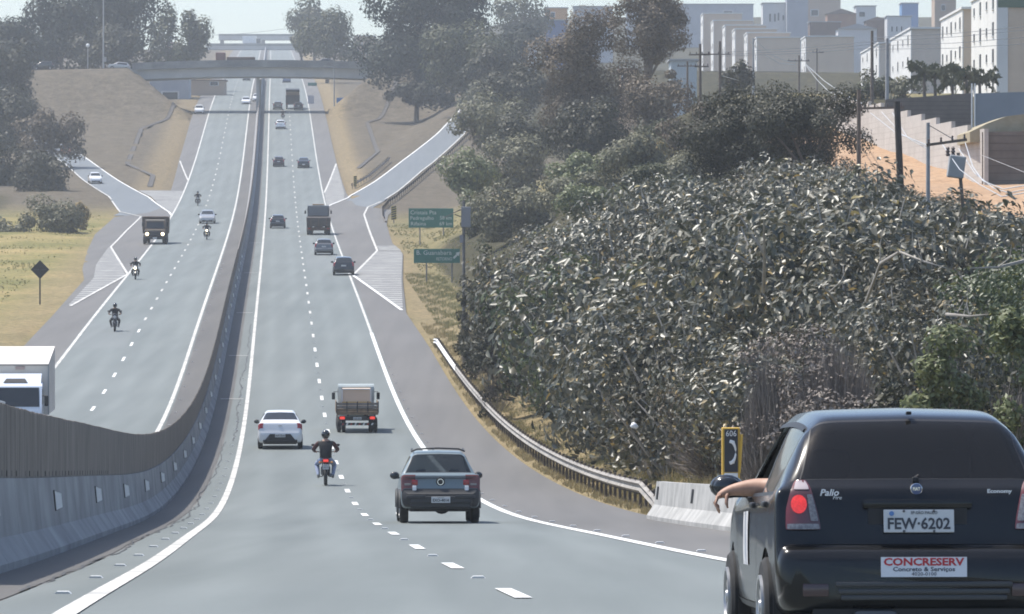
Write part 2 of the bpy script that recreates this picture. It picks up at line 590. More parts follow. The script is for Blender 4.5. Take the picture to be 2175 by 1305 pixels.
def asphalt(name, c, c2, streak=True, rough=.75):
    m = bpy.data.materials.new(name)
    m.use_nodes = True
    nt = m.node_tree
    N, L = nt.nodes, nt.links
    b = N['Principled BSDF']
    b.inputs['Roughness'].default_value = rough
    b.inputs['Specular IOR Level'].default_value = .3
    tc = N.new('ShaderNodeTexCoord')
    mp = N.new('ShaderNodeMapping')
    mp.inputs['Rotation'].default_value = (0, 0, -0.0453)
    mp.inputs['Scale'].default_value = (1.1, .03, .3)
    L.new(tc.outputs['Object'], mp.inputs[0])
    n1 = N.new('ShaderNodeTexNoise'); n1.inputs['Scale'].default_value = 1.0; n1.inputs['Detail'].default_value = 6
    L.new(mp.outputs[0], n1.inputs['Vector'])
    n2 = N.new('ShaderNodeTexNoise'); n2.inputs['Scale'].default_value = 14.0; n2.inputs['Detail'].default_value = 6; n2.inputs['Roughness'].default_value = .75
    L.new(tc.outputs['Object'], n2.inputs['Vector'])
    n3 = N.new('ShaderNodeTexNoise'); n3.inputs['Scale'].default_value = .05; n3.inputs['Detail'].default_value = 3
    L.new(tc.outputs['Object'], n3.inputs['Vector'])
    def mad(a, f, o):
        x = N.new('ShaderNodeMath'); x.operation = 'MULTIPLY_ADD'
        L.new(a, x.inputs[0]); x.inputs[1].default_value = f
        if isinstance(o, float): x.inputs[2].default_value = o
        else: L.new(o, x.inputs[2])
        return x.outputs[0]
    s1 = mad(n1.outputs['Fac'], .8, -.2)
    s2 = mad(n2.outputs['Fac'], .55, s1)
    s3 = mad(n3.outputs['Fac'], .5, s2)
    r = N.new('ShaderNodeValToRGB')
    r.color_ramp.elements[0].position, r.color_ramp.elements[1].position = .3, 1.0
    r.color_ramp.elements[0].color, r.color_ramp.elements[1].color = (*c, 1), (*c2, 1)
    L.new(s3, r.inputs[0])
    if streak:
        at = N.new('ShaderNodeAttribute'); at.attribute_name = 'lat'
        def M(op, a, v):
            x = N.new('ShaderNodeMath'); x.operation = op
            L.new(a, x.inputs[0])
            if v is not None: x.inputs[1].default_value = v
            return x.outputs[0]
        d = M('ABSOLUTE', M('SUBTRACT', M('ABSOLUTE', at.outputs['Fac'], None), 1.8), None)   # distance from the lane centre
        g1 = M('ABSOLUTE', M('SUBTRACT', d, .78), None)
        tr = N.new('ShaderNodeMapRange'); tr.interpolation_type = 'SMOOTHSTEP'
        tr.inputs[1].default_value, tr.inputs[2].default_value, tr.inputs[3].default_value, tr.inputs[4].default_value = .0, .6, 1.05, .965
        L.new(g1, tr.inputs[0])
        mm = N.new('ShaderNodeMix'); mm.data_type, mm.blend_type = 'RGBA', 'MULTIPLY'; mm.inputs[0].default_value = 1.0
        L.new(r.outputs[0], mm.inputs[6]); L.new(tr.outputs[0], mm.inputs[7])
        L.new(mm.outputs[2], b.inputs['Base Color'])
    else:
        L.new(r.outputs[0], b.inputs['Base Color'])
    bp = N.new('ShaderNodeBump'); bp.inputs['Strength'].default_value = .25; bp.inputs['Distance'].default_value = .01
    L.new(n2.outputs['Fac'], bp.inputs['Height'])
    L.new(bp.outputs[0], b.inputs['Normal'])
    return m

A_LANE = asphalt('asphalt_lane', (.108, .124, .121), (.175, .193, .188))
A_SHOULDER = asphalt('asphalt_shoulder', (.096, .093, .089), (.155, .149, .141), streak=False)
A_STRIP = asphalt('asphalt_median_strip', (.070, .068, .066), (.12, .115, .108), streak=False)
A_RAMP = asphalt('asphalt_ramp', (.115, .13, .142), (.165, .18, .19), streak=False)
PAINT = mat('road_paint', (.60, .60, .58), .6, (.80, .80, .77), 1.2)
PAINT_OLD = mat('road_paint_worn', (.36, .355, .335), .7, (.62, .605, .565), .9)
GORE = mat('gore_paint_ground', (.15, .15, .148), .8, (.22, .217, .21), 2.0)

BARS = mat('island_paint_worn', (.22, .22, .215), .75, (.42, .42, .40), .7)
def stations(Y0, Y1):
    g = GY[(GY > Y0 + .01) & (GY < Y1 - .01)]
    return [Y0] + [float(q) for q in g] + [Y1]

def ribbon(name, ua, ub, Y0, Y1, dz, m, parent=None, drape=False, nu=1, edge=0.0, lat=None):
    """strip of road between two lateral offsets (numbers or functions of Y)"""
    fa = ua if callable(ua) else (lambda Y: ua)
    fb = ub if callable(ub) else (lambda Y: ub)
    vs, fs = [], []
    ys = stations(Y0, Y1)
    for i, Y in enumerate(ys):
        a, b = fa(Y), fb(Y)
        if edge:
            a += edge * math.sin(Y * .37) * math.sin(Y * .11 + 1); b += edge * math.sin(Y * .31 + 2) * math.sin(Y * .13)
        for j in range(nu + 1):
            u = a + (b - a) * j / nu
            X = xr(Y) + u
            z = (tz(X, Y) if drape else zr(Y)) + dz
            vs.append((X, Y, z))
        if i:
            k = (nu + 1)
            for j in range(nu):
                fs.append(((i - 1) * k + j, (i - 1) * k + j + 1, i * k + j + 1, i * k + j))
    o = sheet(name, vs, fs, m, parent)
    if lat is not None:
        at = o.data.attributes.new('lat', 'FLOAT', 'POINT')
        at.data.foreach_set('value', np.array([v[0] - xr(v[1]) - lat for v in vs], dtype=np.float32))
    return o

ground()
YEND = 2300.0
# right carriageway (away from us) and left carriageway (towards us)
road = ribbon('road', -4.3, 3.75, -40, YEND, .012, A_LANE, lat=0.0)
tag(road, kind='structure')
road2 = ribbon('oncoming_road', -14.35, -7.05, -40, YEND, .012, A_LANE, lat=-10.75)
tag(road2, kind='structure')
sh = ribbon('road_shoulder', EDGE_L, EDGE_R, -40, YEND, -.004, A_SHOULDER, nu=3)
tag(sh, kind='structure')
ms = ribbon('median_strip', -7.0, -4.35, -40, YEND, .004, A_STRIP, edge=.05)
tag(ms, kind='structure')

# exit ramp on the right, entry ramp on the left
ramp_r = ribbon('exit_ramp', RL, RR, 600, 950, .06, A_RAMP, drape=True, nu=3)
tag(ramp_r, kind='structure')
ramp_l = ribbon('entry_ramp', LL, LR, 590, 930, .06, A_RAMP, drape=True, nu=3)
tag(ramp_l, kind='structure')
cross = ribbon('crossing_road', -130, -26, BY - 5, BY + 5, .06, A_SHOULDER, drape=True, nu=40)
tag(cross, kind='structure')
cross2 = ribbon('crossing_road', 14.5, 90, BY - 5, BY + 5, .06, A_SHOULDER, drape=True, nu=30)
tag(cross2, kind='structure')

# painted lines
DASH0, PER = 45.1, 15.84
for k in range(-3, 75):
    Y = DASH0 + PER * k
    ribbon('lane_dash', -.075, .075, Y - 2.0, Y + 2.0, .022, PAINT if k < 17 else PAINT_OLD, road)
    if k < 75 and Y > 0:
        ribbon('lane_dash', -10.82, -10.67, Y + 4, Y + 8, .022, PAINT if k < 18 else PAINT_OLD, road2)
ribbon('edge_line', -3.69, -3.51, -40, 2150, .022, PAINT_OLD, road)
ribbon('edge_line', 3.49, 3.69, -40, 318, .022, PAINT, road)
ribbon('edge_line', 3.51, 3.66, 318.4, 2150, .022, PAINT_OLD, road)
ribbon('edge_line', -7.32, -7.14, -40, 2150, .022, PAINT_OLD, road2)
ribbon('edge_line', -14.3, -14.12, -40, 2150, .022, PAINT_OLD, road2)

def line_on_ground(parent, pts, w=.16, dz=.030, m=None, drape=True):
    """painted line through road-coordinate points"""
    vs, fs = [], []
    dense = []
    for (a, b) in zip(pts[:-1], pts[1:]):
        n = max(1, int(abs(b[1] - a[1]) / 4))
        for i in range(n):
            dense.append((a[0] + (b[0] - a[0]) * i / n, a[1] + (b[1] - a[1]) * i / n))
    dense.append(pts[-1])
    P3 = [Vector((xr(Y) + u, Y, 0)) for u, Y in dense]
    for i, p in enumerate(P3):
        d = (P3[min(i + 1, len(P3) - 1)] - P3[max(0, i - 1)]).normalized()
        nn = Vector((d.y, -d.x, 0))
        for sgn in (-1, 1):
            q = p + nn * (w / 2 * sgn)
            u = q.x - xr(q.y)
            z = zr(q.y) + .03 if (-17.3 < u < 6.8 and not drape) else max(zr(q.y) + dz if -20 < u < 8.5 else -1e9, tz(q.x, q.y) + .06 + dz)
            vs.append((q.x, q.y, z))
        if i:
            fs.append((2 * i - 2, 2 * i - 1, 2 * i + 1, 2 * i))
    return sheet('edge_line', vs, fs, m or PAINT_OLD, parent)

# exit lane outline and its painted islands (right)
pA, pB, pC, pD, pE = (3.85, 414.5), (7.0, 477.5), (7.7, 592), (10.6, 636), (6.2, 349)
line_on_ground(road, [pA, pB], w=.2)
line_on_ground(road, [pB, (7.3, 530), pC, (8.6, 618), pD], w=.2)
line_on_ground(road, [pE, pA], w=.22, m=PAINT)
line_on_ground(ramp_r, [(RR(Y) - .1, Y) for Y in range(640, 940, 10)], w=.2)
line_on_ground(ramp_r, [(3.75, 618)] + [(RL(Y) + .05, Y) for Y in range(626, 950, 12)], w=.22, m=PAINT)
line_on_ground(road, [(3.8, 662), (6.3, 748)], w=.2)
# entry lane outline (left)
qA, qB, qC, qD = (-14.25, 417), (-17.9, 488), (-18.4, 575), (-16.4, 355.6)
line_on_ground(road2, [qA, qB], w=.2)
line_on_ground(road2, [qB, (-17.9, 540), (-17.6, 585)], w=.2)
line_on_ground(road2, [qD, qA], w=.22)
line_on_ground(ramp_l, [(-17.6, 585)] + [(LL(Y) + .1, Y) for Y in range(602, 930, 12)], w=.2)
line_on_ground(ramp_l, [(-14.2, 588)] + [(LR(Y) - .1, Y) for Y in range(600, 930, 12)], w=.22, m=PAINT)
line_on_ground(road2, [(-14.3, 700), (-16.4, 756)], w=.2)

def gore(parent, poly_l, poly_r, step=3.7, w=1.35, z=.018):
    """painted island: pale ground with proud white bars across it; poly_l / poly_r give the sides (u, Y)"""
    fl = lerpf(sorted([(p[1], p[0]) for p in poly_l])); fr = lerpf(sorted([(p[1], p[0]) for p in poly_r]))
    Y0 = max(min(p[1] for p in poly_l), min(p[1] for p in poly_r)); Y1 = min(max(p[1] for p in poly_l), max(p[1] for p in poly_r))
    def strip(name, a, b, dz, m):
        vs, fs = [], []
        ys = stations(a, b)
        for i, Y in enumerate(ys):
            for u in (fl(Y), fr(Y)):
                X = xr(Y) + u
                vs.append((X, Y, max(zr(Y), tz(X, Y) + .06) + dz))
            if i: fs.append((2 * i - 2, 2 * i - 1, 2 * i + 1, 2 * i))
        return sheet(name, vs, fs, m, parent)
    strip('painted_island', Y0, Y1, z, GORE)
    Y = Y0 + .8
    while Y + w < Y1:
        if fr(Y) - fl(Y) > .25:
            strip('island_bar', Y, Y + w, z + .010, BARS)
        Y += step
gore(road, [(6.15, 350), (3.95, 414), (6.9, 476)], [(6.3, 350), (7.5, 405), (9.1, 468), (9.1, 477)])
gore(road, [(7.2, 477), (7.2, 492)], [(9.2, 477), (9.0, 492)])
gore(road, [(3.75, 618), (3.8, 662), (6.2, 747)], [(3.85, 618), (5.3, 632), (6.0, 640), (6.35, 660), (6.4, 747)])
gore(road2, [(-16.6, 357), (-16.7, 409), (-17.6, 440), (-18.1, 487)], [(-16.3, 357), (-14.4, 416), (-17.8, 487)])
gore(road2, [(-14.3, 592), (-18.0, 648), (-20.2, 668)], [(-14.25, 592), (-14.35, 668)])

# raised pavement studs beside the lines
stud_me = None
STUD = mat('stud_plastic', (.62, .62, .60), .4)
def stud(parent, u, Y):
    global stud_me
    if stud_me is None:
        b = MB()
        b.prism([(-.075, 0), (.075, 0), (.05, .022), (-.05, .022)], -.05, .05, 'Y')
        b.build('road_stud', STUD, parent)
        o = bpy.data.objects['road_stud']
        stud_me = o.data
    else:
        o = bpy.data.objects.new('road_stud', stud_me)
        o.parent = parent
        link(o)
    o.location = (xr(Y) + u, Y, zr(Y) + .012)
for k in range(0, 22):
    stud(road, .0, DASH0 + PER * (k + .5))
for k in range(0, 30):
    stud(road, -3.92, DASH0 + 8 * k)
    stud(road, 3.92, DASH0 + 4 + 8 * k)
for k in range(0, 22):
    stud(road2, -6.85, 190 + 12 * k)

# tar-sealed cracks wandering over the inner shoulder, the lanes and the right shoulder
TAR = mat('tar_seal', (.035, .035, .036), .7, (.07, .07, .07), 3.0)
def crack(parent, u0, Ya, Yb, w, amp, seed):
    rs = random.Random(seed)
    vs, fs = [], []
    Y, off, i = Ya, 0.0, 0
    while Y < Yb:
        off = off * .93 + rs.uniform(-amp, amp)
        ww = w * rs.uniform(.5, 1.3)
        for s_ in (-1, 1):
            vs.append((xr(Y) + u0 + off + s_ * ww / 2, Y, zr(Y) + .0185))
        if i: fs.append((2 * i - 2, 2 * i - 1, 2 * i + 1, 2 * i))
        i += 1
        Y += rs.uniform(.5, 1.1)
    sheet('crack_seal', vs, fs, TAR, parent)
crack(ms, -4.30, 46, 210, .035, .05, 1)
crack(road, -3.95, 210, 330, .05, .05, 2)
# faint repair patches in the lanes
PATCH = asphalt('asphalt_patch', (.118, .132, .131), (.185, .20, .196), streak=False)
for (a_, c_, Ya, Yb) in ((.3, 3.3, 430, 470), (-14.0, -11.0, 300, 330)):
    ribbon('repair_patch', a_, c_, Ya, Yb, .016, PATCH, road2 if a_ < -7 else (sh if a_ > 3.7 else road))

# cracks and patches: thin drain joints across the inner shoulder
JOINT = mat('joint_concrete', (.36, .36, .35), .8)
for Y in (250, 292, 345, 420, 500, 560):
    ribbon('shoulder_joint', -4.9, -3.8, Y, Y + .45, .024, JOINT, ms)

# drainage channels on the embankments
DRAIN = mat('drain_concrete', (.055, .05, .045), .9, (.10, .09, .08), 2.0)
def drain(pts, w=.7, nm='drainage_channel'):
    vs, fs = [], []
    P = [TG(*p) for p in pts]
    dense = []
    for a, b in zip(P[:-1], P[1:]):
        n = max(2, int((b - a).length / 2.5))
        for i in range(n): dense.append(a.lerp(b, i / n))
    dense.append(P[-1])
    for i, p in enumerate(dense):
        d = (dense[min(i + 1, len(dense) - 1)] - dense[max(0, i - 1)]); d.z = 0; d.normalize()
        nn = Vector((d.y, -d.x, 0))
        for sgn, dz in ((-.5, .16), (-.3, .10), (.3, .10), (.5, .16)):
            q = p + nn * (w * sgn)
            vs.append((q.x, q.y, tz(q.x, q.y) + dz))
        if i:
            for j in range(3):
                fs.append((4 * i - 4 + j, 4 * i - 3 + j, 4 * i + 1 + j, 4 * i + j))
    return tag(sheet(nm, vs, fs, DRAIN), kind='structure')
for pts in ([(780, 262), (840, 245), (900, 225)], [(780, 262), (803, 330), (762, 366)]):
    drain([uY(x, y) for x, y in pts])
for pts in ([(415, 241), (375, 248), (300, 275), (270, 350), (325, 375), (318, 398)],):
    drain([uY(x, y) for x, y in pts])
# ------------------------------------------------------------------ median barrier with its brown anti-glare screen
CONC = mat('barrier_concrete', (.20, .205, .21), .85, (.31, .315, .32), .8, bump=.3, bscale=9)
CONC_L = mat('pale_concrete', (.28, .28, .27), .85, (.42, .415, .40), 1.4, bump=.3, bscale=7)
SCREEN = mat('rusty_screen', (.115, .098, .084), .8, (.175, .15, .13), 1.6)
REFL = mat('reflector_plate', (.86, .86, .84), .35)
REFL_RIM = mat('reflector_rim', (.03, .03, .032), .5)
STEEL_CAP = mat('screen_stud', (.5, .5, .48), .35, metal=.6)
BU = -5.45
def world_noise(m, c, c2, sc):
    nt = m.node_tree
    g = nt.nodes.new('ShaderNodeNewGeometry')
    mp = nt.nodes.new('ShaderNodeMapping'); mp.inputs['Scale'].default_value = sc
    n = nt.nodes.new('ShaderNodeTexNoise'); n.inputs['Scale'].default_value = 1.0; n.inputs['Detail'].default_value = 5
    r = nt.nodes.new('ShaderNodeValToRGB')
    r.color_ramp.elements[0].position, r.color_ramp.elements[1].position = .3, .7
    r.color_ramp.elements[0].color, r.color_ramp.elements[1].color = (*c, 1), (*c2, 1)
    nt.links.new(g.outputs['Position'], mp.inputs[0]); nt.links.new(mp.outputs[0], n.inputs['Vector']); nt.links.new(n.outputs['Fac'], r.inputs[0])
    nt.links.new(r.outputs[0], nt.nodes['Principled BSDF'].inputs['Base Color'])
world_noise(SCREEN, (.125, .105, .088), (.255, .22, .19), (5.0, 5.0, .8))
world_noise(CONC, (.19, .192, .195), (.32, .325, .33), (.55, .55, .9))
def sweep(name, prof, Y0, Y1, m, parent=None, u0=BU, smooth=None, step=None):
    """section (du, z) pushed along the road"""
    ys = stations(Y0, Y1) if step is None else list(np.arange(Y0, Y1, step)) + [Y1]
    b = MB()
    n = len(prof)
    vs, fs = [], []
    for i, Y in enumerate(ys):
        for du, z in prof:
            vs.append((xr(Y) + u0 + du, Y, zr(Y) + z))
        if i:
            for j in range(n):
                fs.append(((i - 1) * n + j, (i - 1) * n + (j + 1) % n, i * n + (j + 1) % n, i * n + j))
    fs.append(tuple(range(n)))
    fs.append(tuple(range((len(ys) - 1) * n, len(ys) * n)))
    b.add(vs, fs)
    return b.build(name, m, parent, smooth)
NJ = [(-.38, -.02), (-.38, .09), (-.20, .36), (-.13, 1.05), (.13, 1.05), (.20, .36), (.38, .09), (.38, -.02)]
bar = thing('median_barrier', 'long grey concrete median barrier topped by a brown anti-glare screen', 'barrier', (0, 0, 0))
for k_ in range(24):
    sweep('barrier_segment', NJ, 40 + k_ * 6.0, 40 + k_ * 6.0 + 5.97, CONC, bar)
sweep('concrete_wall', NJ, 184.0, 2100, CONC, bar)
SL_H = .90
b = MB()
b.prism([(-.055, -.012), (-.035, -.03), (.035, -.03), (.055, -.012), (.035, .012), (-.035, .012)], 1.05, 1.05 + SL_H, 'Z')
slat0 = b.build('screen_slat', SCREEN, bar)
b = MB(); b.ball((0, 0, 1.965), (.016, .016, .02), 6, 4)
cap0 = b.build('screen_stud', STEEL_CAP, bar)
slat_me, cap_me = slat0.data, cap0.data
def slope_rot(Y):
    return -0.0453 + math.pi / 2
PITCH = .112
Y, i = 50.0, 0
while i < 300:
    o = slat0 if i == 0 else link(bpy.data.objects.new('screen_slat', slat_me))
    o.parent = bar
    o.location = (xr(Y) + BU + .06 + R.uniform(-.006, .006), Y, zr(Y) - R.uniform(0, .03))
    o.rotation_euler = (0, R.uniform(-.006, .006), slope_rot(Y))
    if i % 3 == 0 and i < 120:
        c = cap0 if i == 0 else link(bpy.data.objects.new('screen_stud', cap_me))
        c.parent = bar
        c.location = (xr(Y) + BU + .06, Y, zr(Y))
    Y += PITCH
    i += 1
# the slats farther off, one mass
co = np.zeros(len(slat_me.vertices) * 3, dtype=np.float32); slat_me.vertices.foreach_get('co', co); co = co.reshape(-1, 3)
ca, sa = math.cos(slope_rot(0)), math.sin(slope_rot(0))
loc = np.stack([co[:, 0] * ca - co[:, 1] * sa, co[:, 0] * sa + co[:, 1] * ca, co[:, 2]], 1)
polys = [tuple(p.vertices) for p in slat_me.polygons]
V, Fc = [], []
ys = list(np.arange(Y, 420, PITCH)) 
for k, yy in enumerate(ys):
    j = R.uniform(-.05, .015) * (1 if yy > 120 else .3)
    base = np.array([xr(yy) + BU + .06, yy, zr(yy) + j])
    V.append(loc * np.array([1, 1, 1]) + base)
    Fc.extend([tuple(q + k * len(loc) for q in p) for p in polys])
far = sheet('distant_screen_slats', np.concatenate(V), Fc, SCREEN, bar)
far['kind'] = 'stuff'
vs = []
for Y in np.arange(420, 1000, 2.0):
    pass
sweep('distant_screen', [(.03, 1.05), (.03, 1.95), (.09, 1.95), (.09, 1.05)], 420, 1150, SCREEN, bar)
b = MB(); b.box((0, 0, 0), (.10, .02, .03))
sweep('screen_rail', [(-.01, 1.30), (-.01, 1.36), (.02, 1.36), (.02, 1.30)], 50, 420, SCREEN, bar)
# reflector plates standing out from the face
b = MB()
b.prism([(0, -.14), (.105, -.11), (.105, .09), (0, .14)], -.006, .006, 'Y', mi=0)
b.box((0, -.004, 0), (.016, .03, .30), mi=1)
pl0 = b.build('reflector', [REFL, REFL_RIM], bar)
ax = math.atan2(.07, .69)
for k in range(24):
    Y = 58 + 16.6 * k
    o = pl0 if k == 0 else link(bpy.data.objects.new('reflector', pl0.data))
    o.parent = bar
    o.location = (xr(Y) + BU + .172, Y, zr(Y) + .72)
    o.rotation_euler = (0, -ax, .35)
# hidden drain holes at the screen's foot
HOLE = mat('dark_slot', (.015, .015, .015), .9)
b = MB(); b.box((0, 0, 0), (.012, .035, .07))
h0 = b.build('screen_foot_slot', HOLE, bar)
for k in range(40):
    Y = 55 + k * 1.15
    o = h0 if k == 0 else link(bpy.data.objects.new('screen_foot_slot', h0.data))
    o.parent = bar
    o.location = (xr(Y) + BU + .09, Y, zr(Y) + 1.11)

# ------------------------------------------------------------------ guardrails
GALV = mat('galvanised_steel', (.22, .20, .175), .6, (.38, .345, .30), 1.3, metal=.2)
GALV_D = mat('weathered_rail', (.10, .09, .08), .7, (.17, .15, .13), 2.0, metal=.2)
GALV_W = mat('whitened_rail', (.58, .58, .56), .55, (.72, .72, .70), 1.5)
POST = mat('rail_post', (.075, .06, .05), .85, (.13, .105, .085), 3.0)
def path3(pts, dens=2.0):
    out = []
    for (a, b2) in zip(pts[:-1], pts[1:]):
        n = max(1, int(abs(b2[1] - a[1]) / dens))
        for i in range(n):
            t = i / n
            u, Y = a[0] + (b2[0] - a[0]) * t, a[1] + (b2[1] - a[1]) * t
            out.append((u, Y, a[2] + (b2[2] - a[2]) * t))
    out.append(pts[-1])
    res = []
    for u, Y, h in out:
        X = xr(Y) + u
        zb = max(tz(X, Y), zr(Y) - .02) if u < 9 else tz(X, Y)
        res.append((Vector((X, Y, zb)), h))
    return res
def guardrail(name, label, pts, m, mp, post_every=4.0, face=-1, split=None):
    """W-beam rail on posts; pts (u, Y, rail height)"""
    root = thing(name, label, 'guardrail', (0, 0, 0))
    P = path3(pts)
    sect = [(0, -.155), (.02, -.13), (.075, -.09), (.02, -.02), (.02, .02), (.075, .09), (.02, .13), (0, .155), (-.012, .15), (.06, .09), (.008, .02), (.008, -.02), (.06, -.09), (-.012, -.15)]
    def beam(Q, mm):
        vs, fs, n = [], [], len(sect)
        for i, (p, h) in enumerate(Q):
            d = (Q[min(i + 1, len(Q) - 1)][0] - Q[max(i - 1, 0)][0]); d.z = 0; d.normalize()
            nn = Vector((d.y, -d.x, 0)) * face
            for a, z in sect:
                vs.append(p + nn * a + Vector((0, 0, h + z)))
            if i:
                for j in range(n):
                    fs.append(((i - 1) * n + j, (i - 1) * n + (j + 1) % n, i * n + (j + 1) % n, i * n + j))
        fs.append(tuple(range(n))); fs.append(tuple(range((len(Q) - 1) * n, len(Q) * n)))
        MB().add(vs, fs).build('rail_beam', mm, root)
    if split:
        k = next(i for i, q in enumerate(P) if q[0].y > split)
        beam(P[:k + 1], m); beam(P[k:], GALV_W)
    else:
        beam(P, m)
    b = MB()
    b.box((0, 0, .30), (.07, .16, .95))
    b.box((-.09, 0, .56), (.10, .20, .36))
    pm = None
    acc = 0
    last = P[0][0]
    for i, (p, h) in enumerate(P):
        acc += (p - last).length; last = p
        if i == 0 or acc >= post_every:
            acc = 0
            d = (P[min(i + 1, len(P) - 1)][0] - P[max(i - 1, 0)][0]); d.z = 0; d.normalize()
            nn = Vector((d.y, -d.x, 0)) * face
            o = b.build('post', mp, root) if pm is None else link(bpy.data.objects.new('post', pm))
            pm = o.data
            o.parent = root
            o.location = p - nn * .12 + Vector((0, 0, (h - .58)))
            o.rotation_euler = (0, 0, math.atan2(d.y, d.x) - math.pi / 2)
    return root
guardrail('guardrail', 'weathered steel guardrail on dark posts curving along the right shoulder', [(7.05, 123, .02), (7.15, 127, .30), (7.25, 133, .58), (7.25, 180, .60), (7.2, 240, .60), (7.0, 297, .56), (7.0, 303, .28)], GALV, POST, 2.0, face=-1, split=268)
guardrail('guardrail', 'dark guardrail along the near side of the rising exit ramp', [(9.6, 566, .1), (9.4, 572, .55), (9.9, 600, .6), (11.2, 625, .6), (13.4, 650, .6), (18.3, 705, .6), (25.6, 778, .6), (29, 812, .6)], GALV_D, POST, 4.0, face=-1)
guardrail('guardrail', 'short dark guardrail on the grass left of the exit ramp', [(7.6, 668, .55), (10.2, 692, .6), (13.8, 735, .6)], GALV_D, POST, 4.0, face=1)

# ------------------------------------------------------------------ pale concrete barrier at the right shoulder
rb = thing('concrete_barrier', 'pale concrete safety barrier between the guardrail end and the black hatchback', 'barrier', (0, 0, 0))
NJ2 = [(-.32, -.02), (-.32, .08), (-.15, .33), (-.09, .86), (.09, .86), (.15, .33), (.32, .08), (.32, -.02)]
for i, (a, c) in enumerate([(40, 64), (64.03, 88), (88.03, 113.5), (113.53, 119.5)]):
    prof = NJ2
    sweep('barrier_segment', prof, a, c, CONC_L, rb, u0=6.75)
b = MB()
b.prism([(-.10, -.13), (.10, -.09), (.10, .12), (-.10, .13)], -.02, 0, 'X')
b.prism([(-.12, -.15), (-.10, -.15), (-.10, .15), (-.12, .15)], -.045, 0, 'X')
b.prism([(-.10, .13), (.10, .12), (.10, .135), (-.10, .145)], -.03, 0, 'X')
pl = b.build('reflector', mat('grey_reflector', (.12, .12, .12), .4), rb)
for k, Y in enumerate((118.6, 108.6, 96, 84, 72)):
    o = pl if k == 0 else link(bpy.data.objects.new('reflector', pl.data))
    o.parent = rb
    o.location = (xr(Y) + 6.75 - .125, Y, zr(Y) + .60)
    o.rotation_euler = (0, .11, .0453)

# ------------------------------------------------------------------ emergency phone post 606
YEL = mat('phone_yellow', (.62, .38, .05), .5)
NAVY = mat('phone_panel', (.022, .026, .035), .45)
WHITE = mat('white_print', (.78, .78, .77), .6)
BLACKP = mat('black_print', (.02, .02, .022), .6)
Yp = 104.0
px = PX(1553, 1000, Yp)
ph = thing('emergency_phone', 'yellow emergency phone post numbered 606 behind the concrete barrier', 'phone post', (px.x, Yp, tz(px.x, Yp)), rz=.03)
zt = PX(1553, 909, Yp).z - ph.location.z
b = MB(); b.rbox((0, .10, zt - .62), (.36, .22, 1.24), .015)
b.rbox((0, .10, (zt - 1.24) / 2), (.14, .14, zt - 1.24), .01)
b.build('housing', YEL, ph)
b = MB(); b.box((.19, .05, zt - .52), (.05, .16, .78), rot=Matrix.Rotation(.06, 3, 'Y'))
b.build('side_hood', YEL, ph)
b = MB(); b.box((.0, -.018, zt - .46), (.27, .02, .86)); pn = b.build('panel', NAVY, ph)
b = MB(); b.box((0, -.02, zt - 1.02), (.27, .02, .22)); pw = b.build('notice', WHITE, ph)
lettering('lettering', '606', .17, WHITE, pn, (0, -.032, zt - .12), width=.21)
lettering('lettering', 'SOS', .06, mat('grey_print', (.35, .33, .33), .6), pw, (0, -.034, zt - 1.0), width=.15)
b = MB()
arc = [(.075 - .11 * math.cos(t) * 1.0 + .0, zt - .49 + .22 * math.sin(t)) for t in np.linspace(-1.15, 1.15, 11)]
b.tube([(-x + .055, -.034, z) for x, z in arc], [.035, .033, .026, .021, .019, .019, .019, .021, .026, .033, .035], 8)
b.rbox((.015, -.036, zt - .49 + .205), (.10, .025, .07), .015, rot=Matrix.Rotation(.35, 3, 'Y'))
b.rbox((.015, -.036, zt - .49 - .205), (.10, .025, .07), .015, rot=Matrix.Rotation(-.35, 3, 'Y'))
b.build('handset_symbol', WHITE, pn, 40)

# ------------------------------------------------------------------ near bridge
BR = mat('bridge_concrete', (.40, .40, .385), .9, (.50, .495, .47), .25, bump=.2, bscale=3)
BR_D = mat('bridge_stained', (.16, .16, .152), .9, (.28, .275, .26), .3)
zb0 = zr(BY)
br = thing('road_bridge', 'grey arched concrete bridge carrying a road over the highway', 'bridge', (xr(BY), BY, zb0))
def arch(u, base, camber): return base + camber * (1 - ((u + 5) / 21.0) ** 2)
us = np.linspace(-27.5, 17.5, 31)
def bridge_part(name, z0f, z1f, y0, y1, m):
    vs, fs = [], []
    for i, u in enumerate(us):
        for (yy, zf) in ((y0, z0f), (y1, z0f), (y1, z1f), (y0, z1f)):
            vs.append((u, yy, zf(u)))
        if i:
            for j in range(4):
                fs.append((4 * i - 4 + j, 4 * i - 4 + (j + 1) % 4, 4 * i + (j + 1) % 4, 4 * i + j))
    n = len(us)
    fs += [(0, 1, 2, 3), tuple(4 * n - 4 + j for j in range(4))]
    MB().add(vs, fs).build(name, m, br)
bridge_part('girder', lambda u: arch(u, 5.55, .55), lambda u: arch(u, 7.25, .45), -4.7, 4.7, BR)
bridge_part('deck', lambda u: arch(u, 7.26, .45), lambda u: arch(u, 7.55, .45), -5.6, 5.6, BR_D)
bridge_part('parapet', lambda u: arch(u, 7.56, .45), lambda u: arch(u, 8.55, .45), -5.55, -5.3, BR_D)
bridge_part('parapet', lambda u: arch(u, 7.56, .45), lambda u: arch(u, 8.55, .45), 5.3, 5.55, BR)
for u in (-27.3, 17.3):
    b = MB(); b.box((u, 0, 3.2), (1.2, 10.6, 8.4)); b.build('abutment', BR, br)
b = MB()
for s in (-1, 1):
    b.rbox((BU + 0.0, s * 2.6, 2.9), (.55, .9, 5.9), .1)
b.build('pier', BR, br)

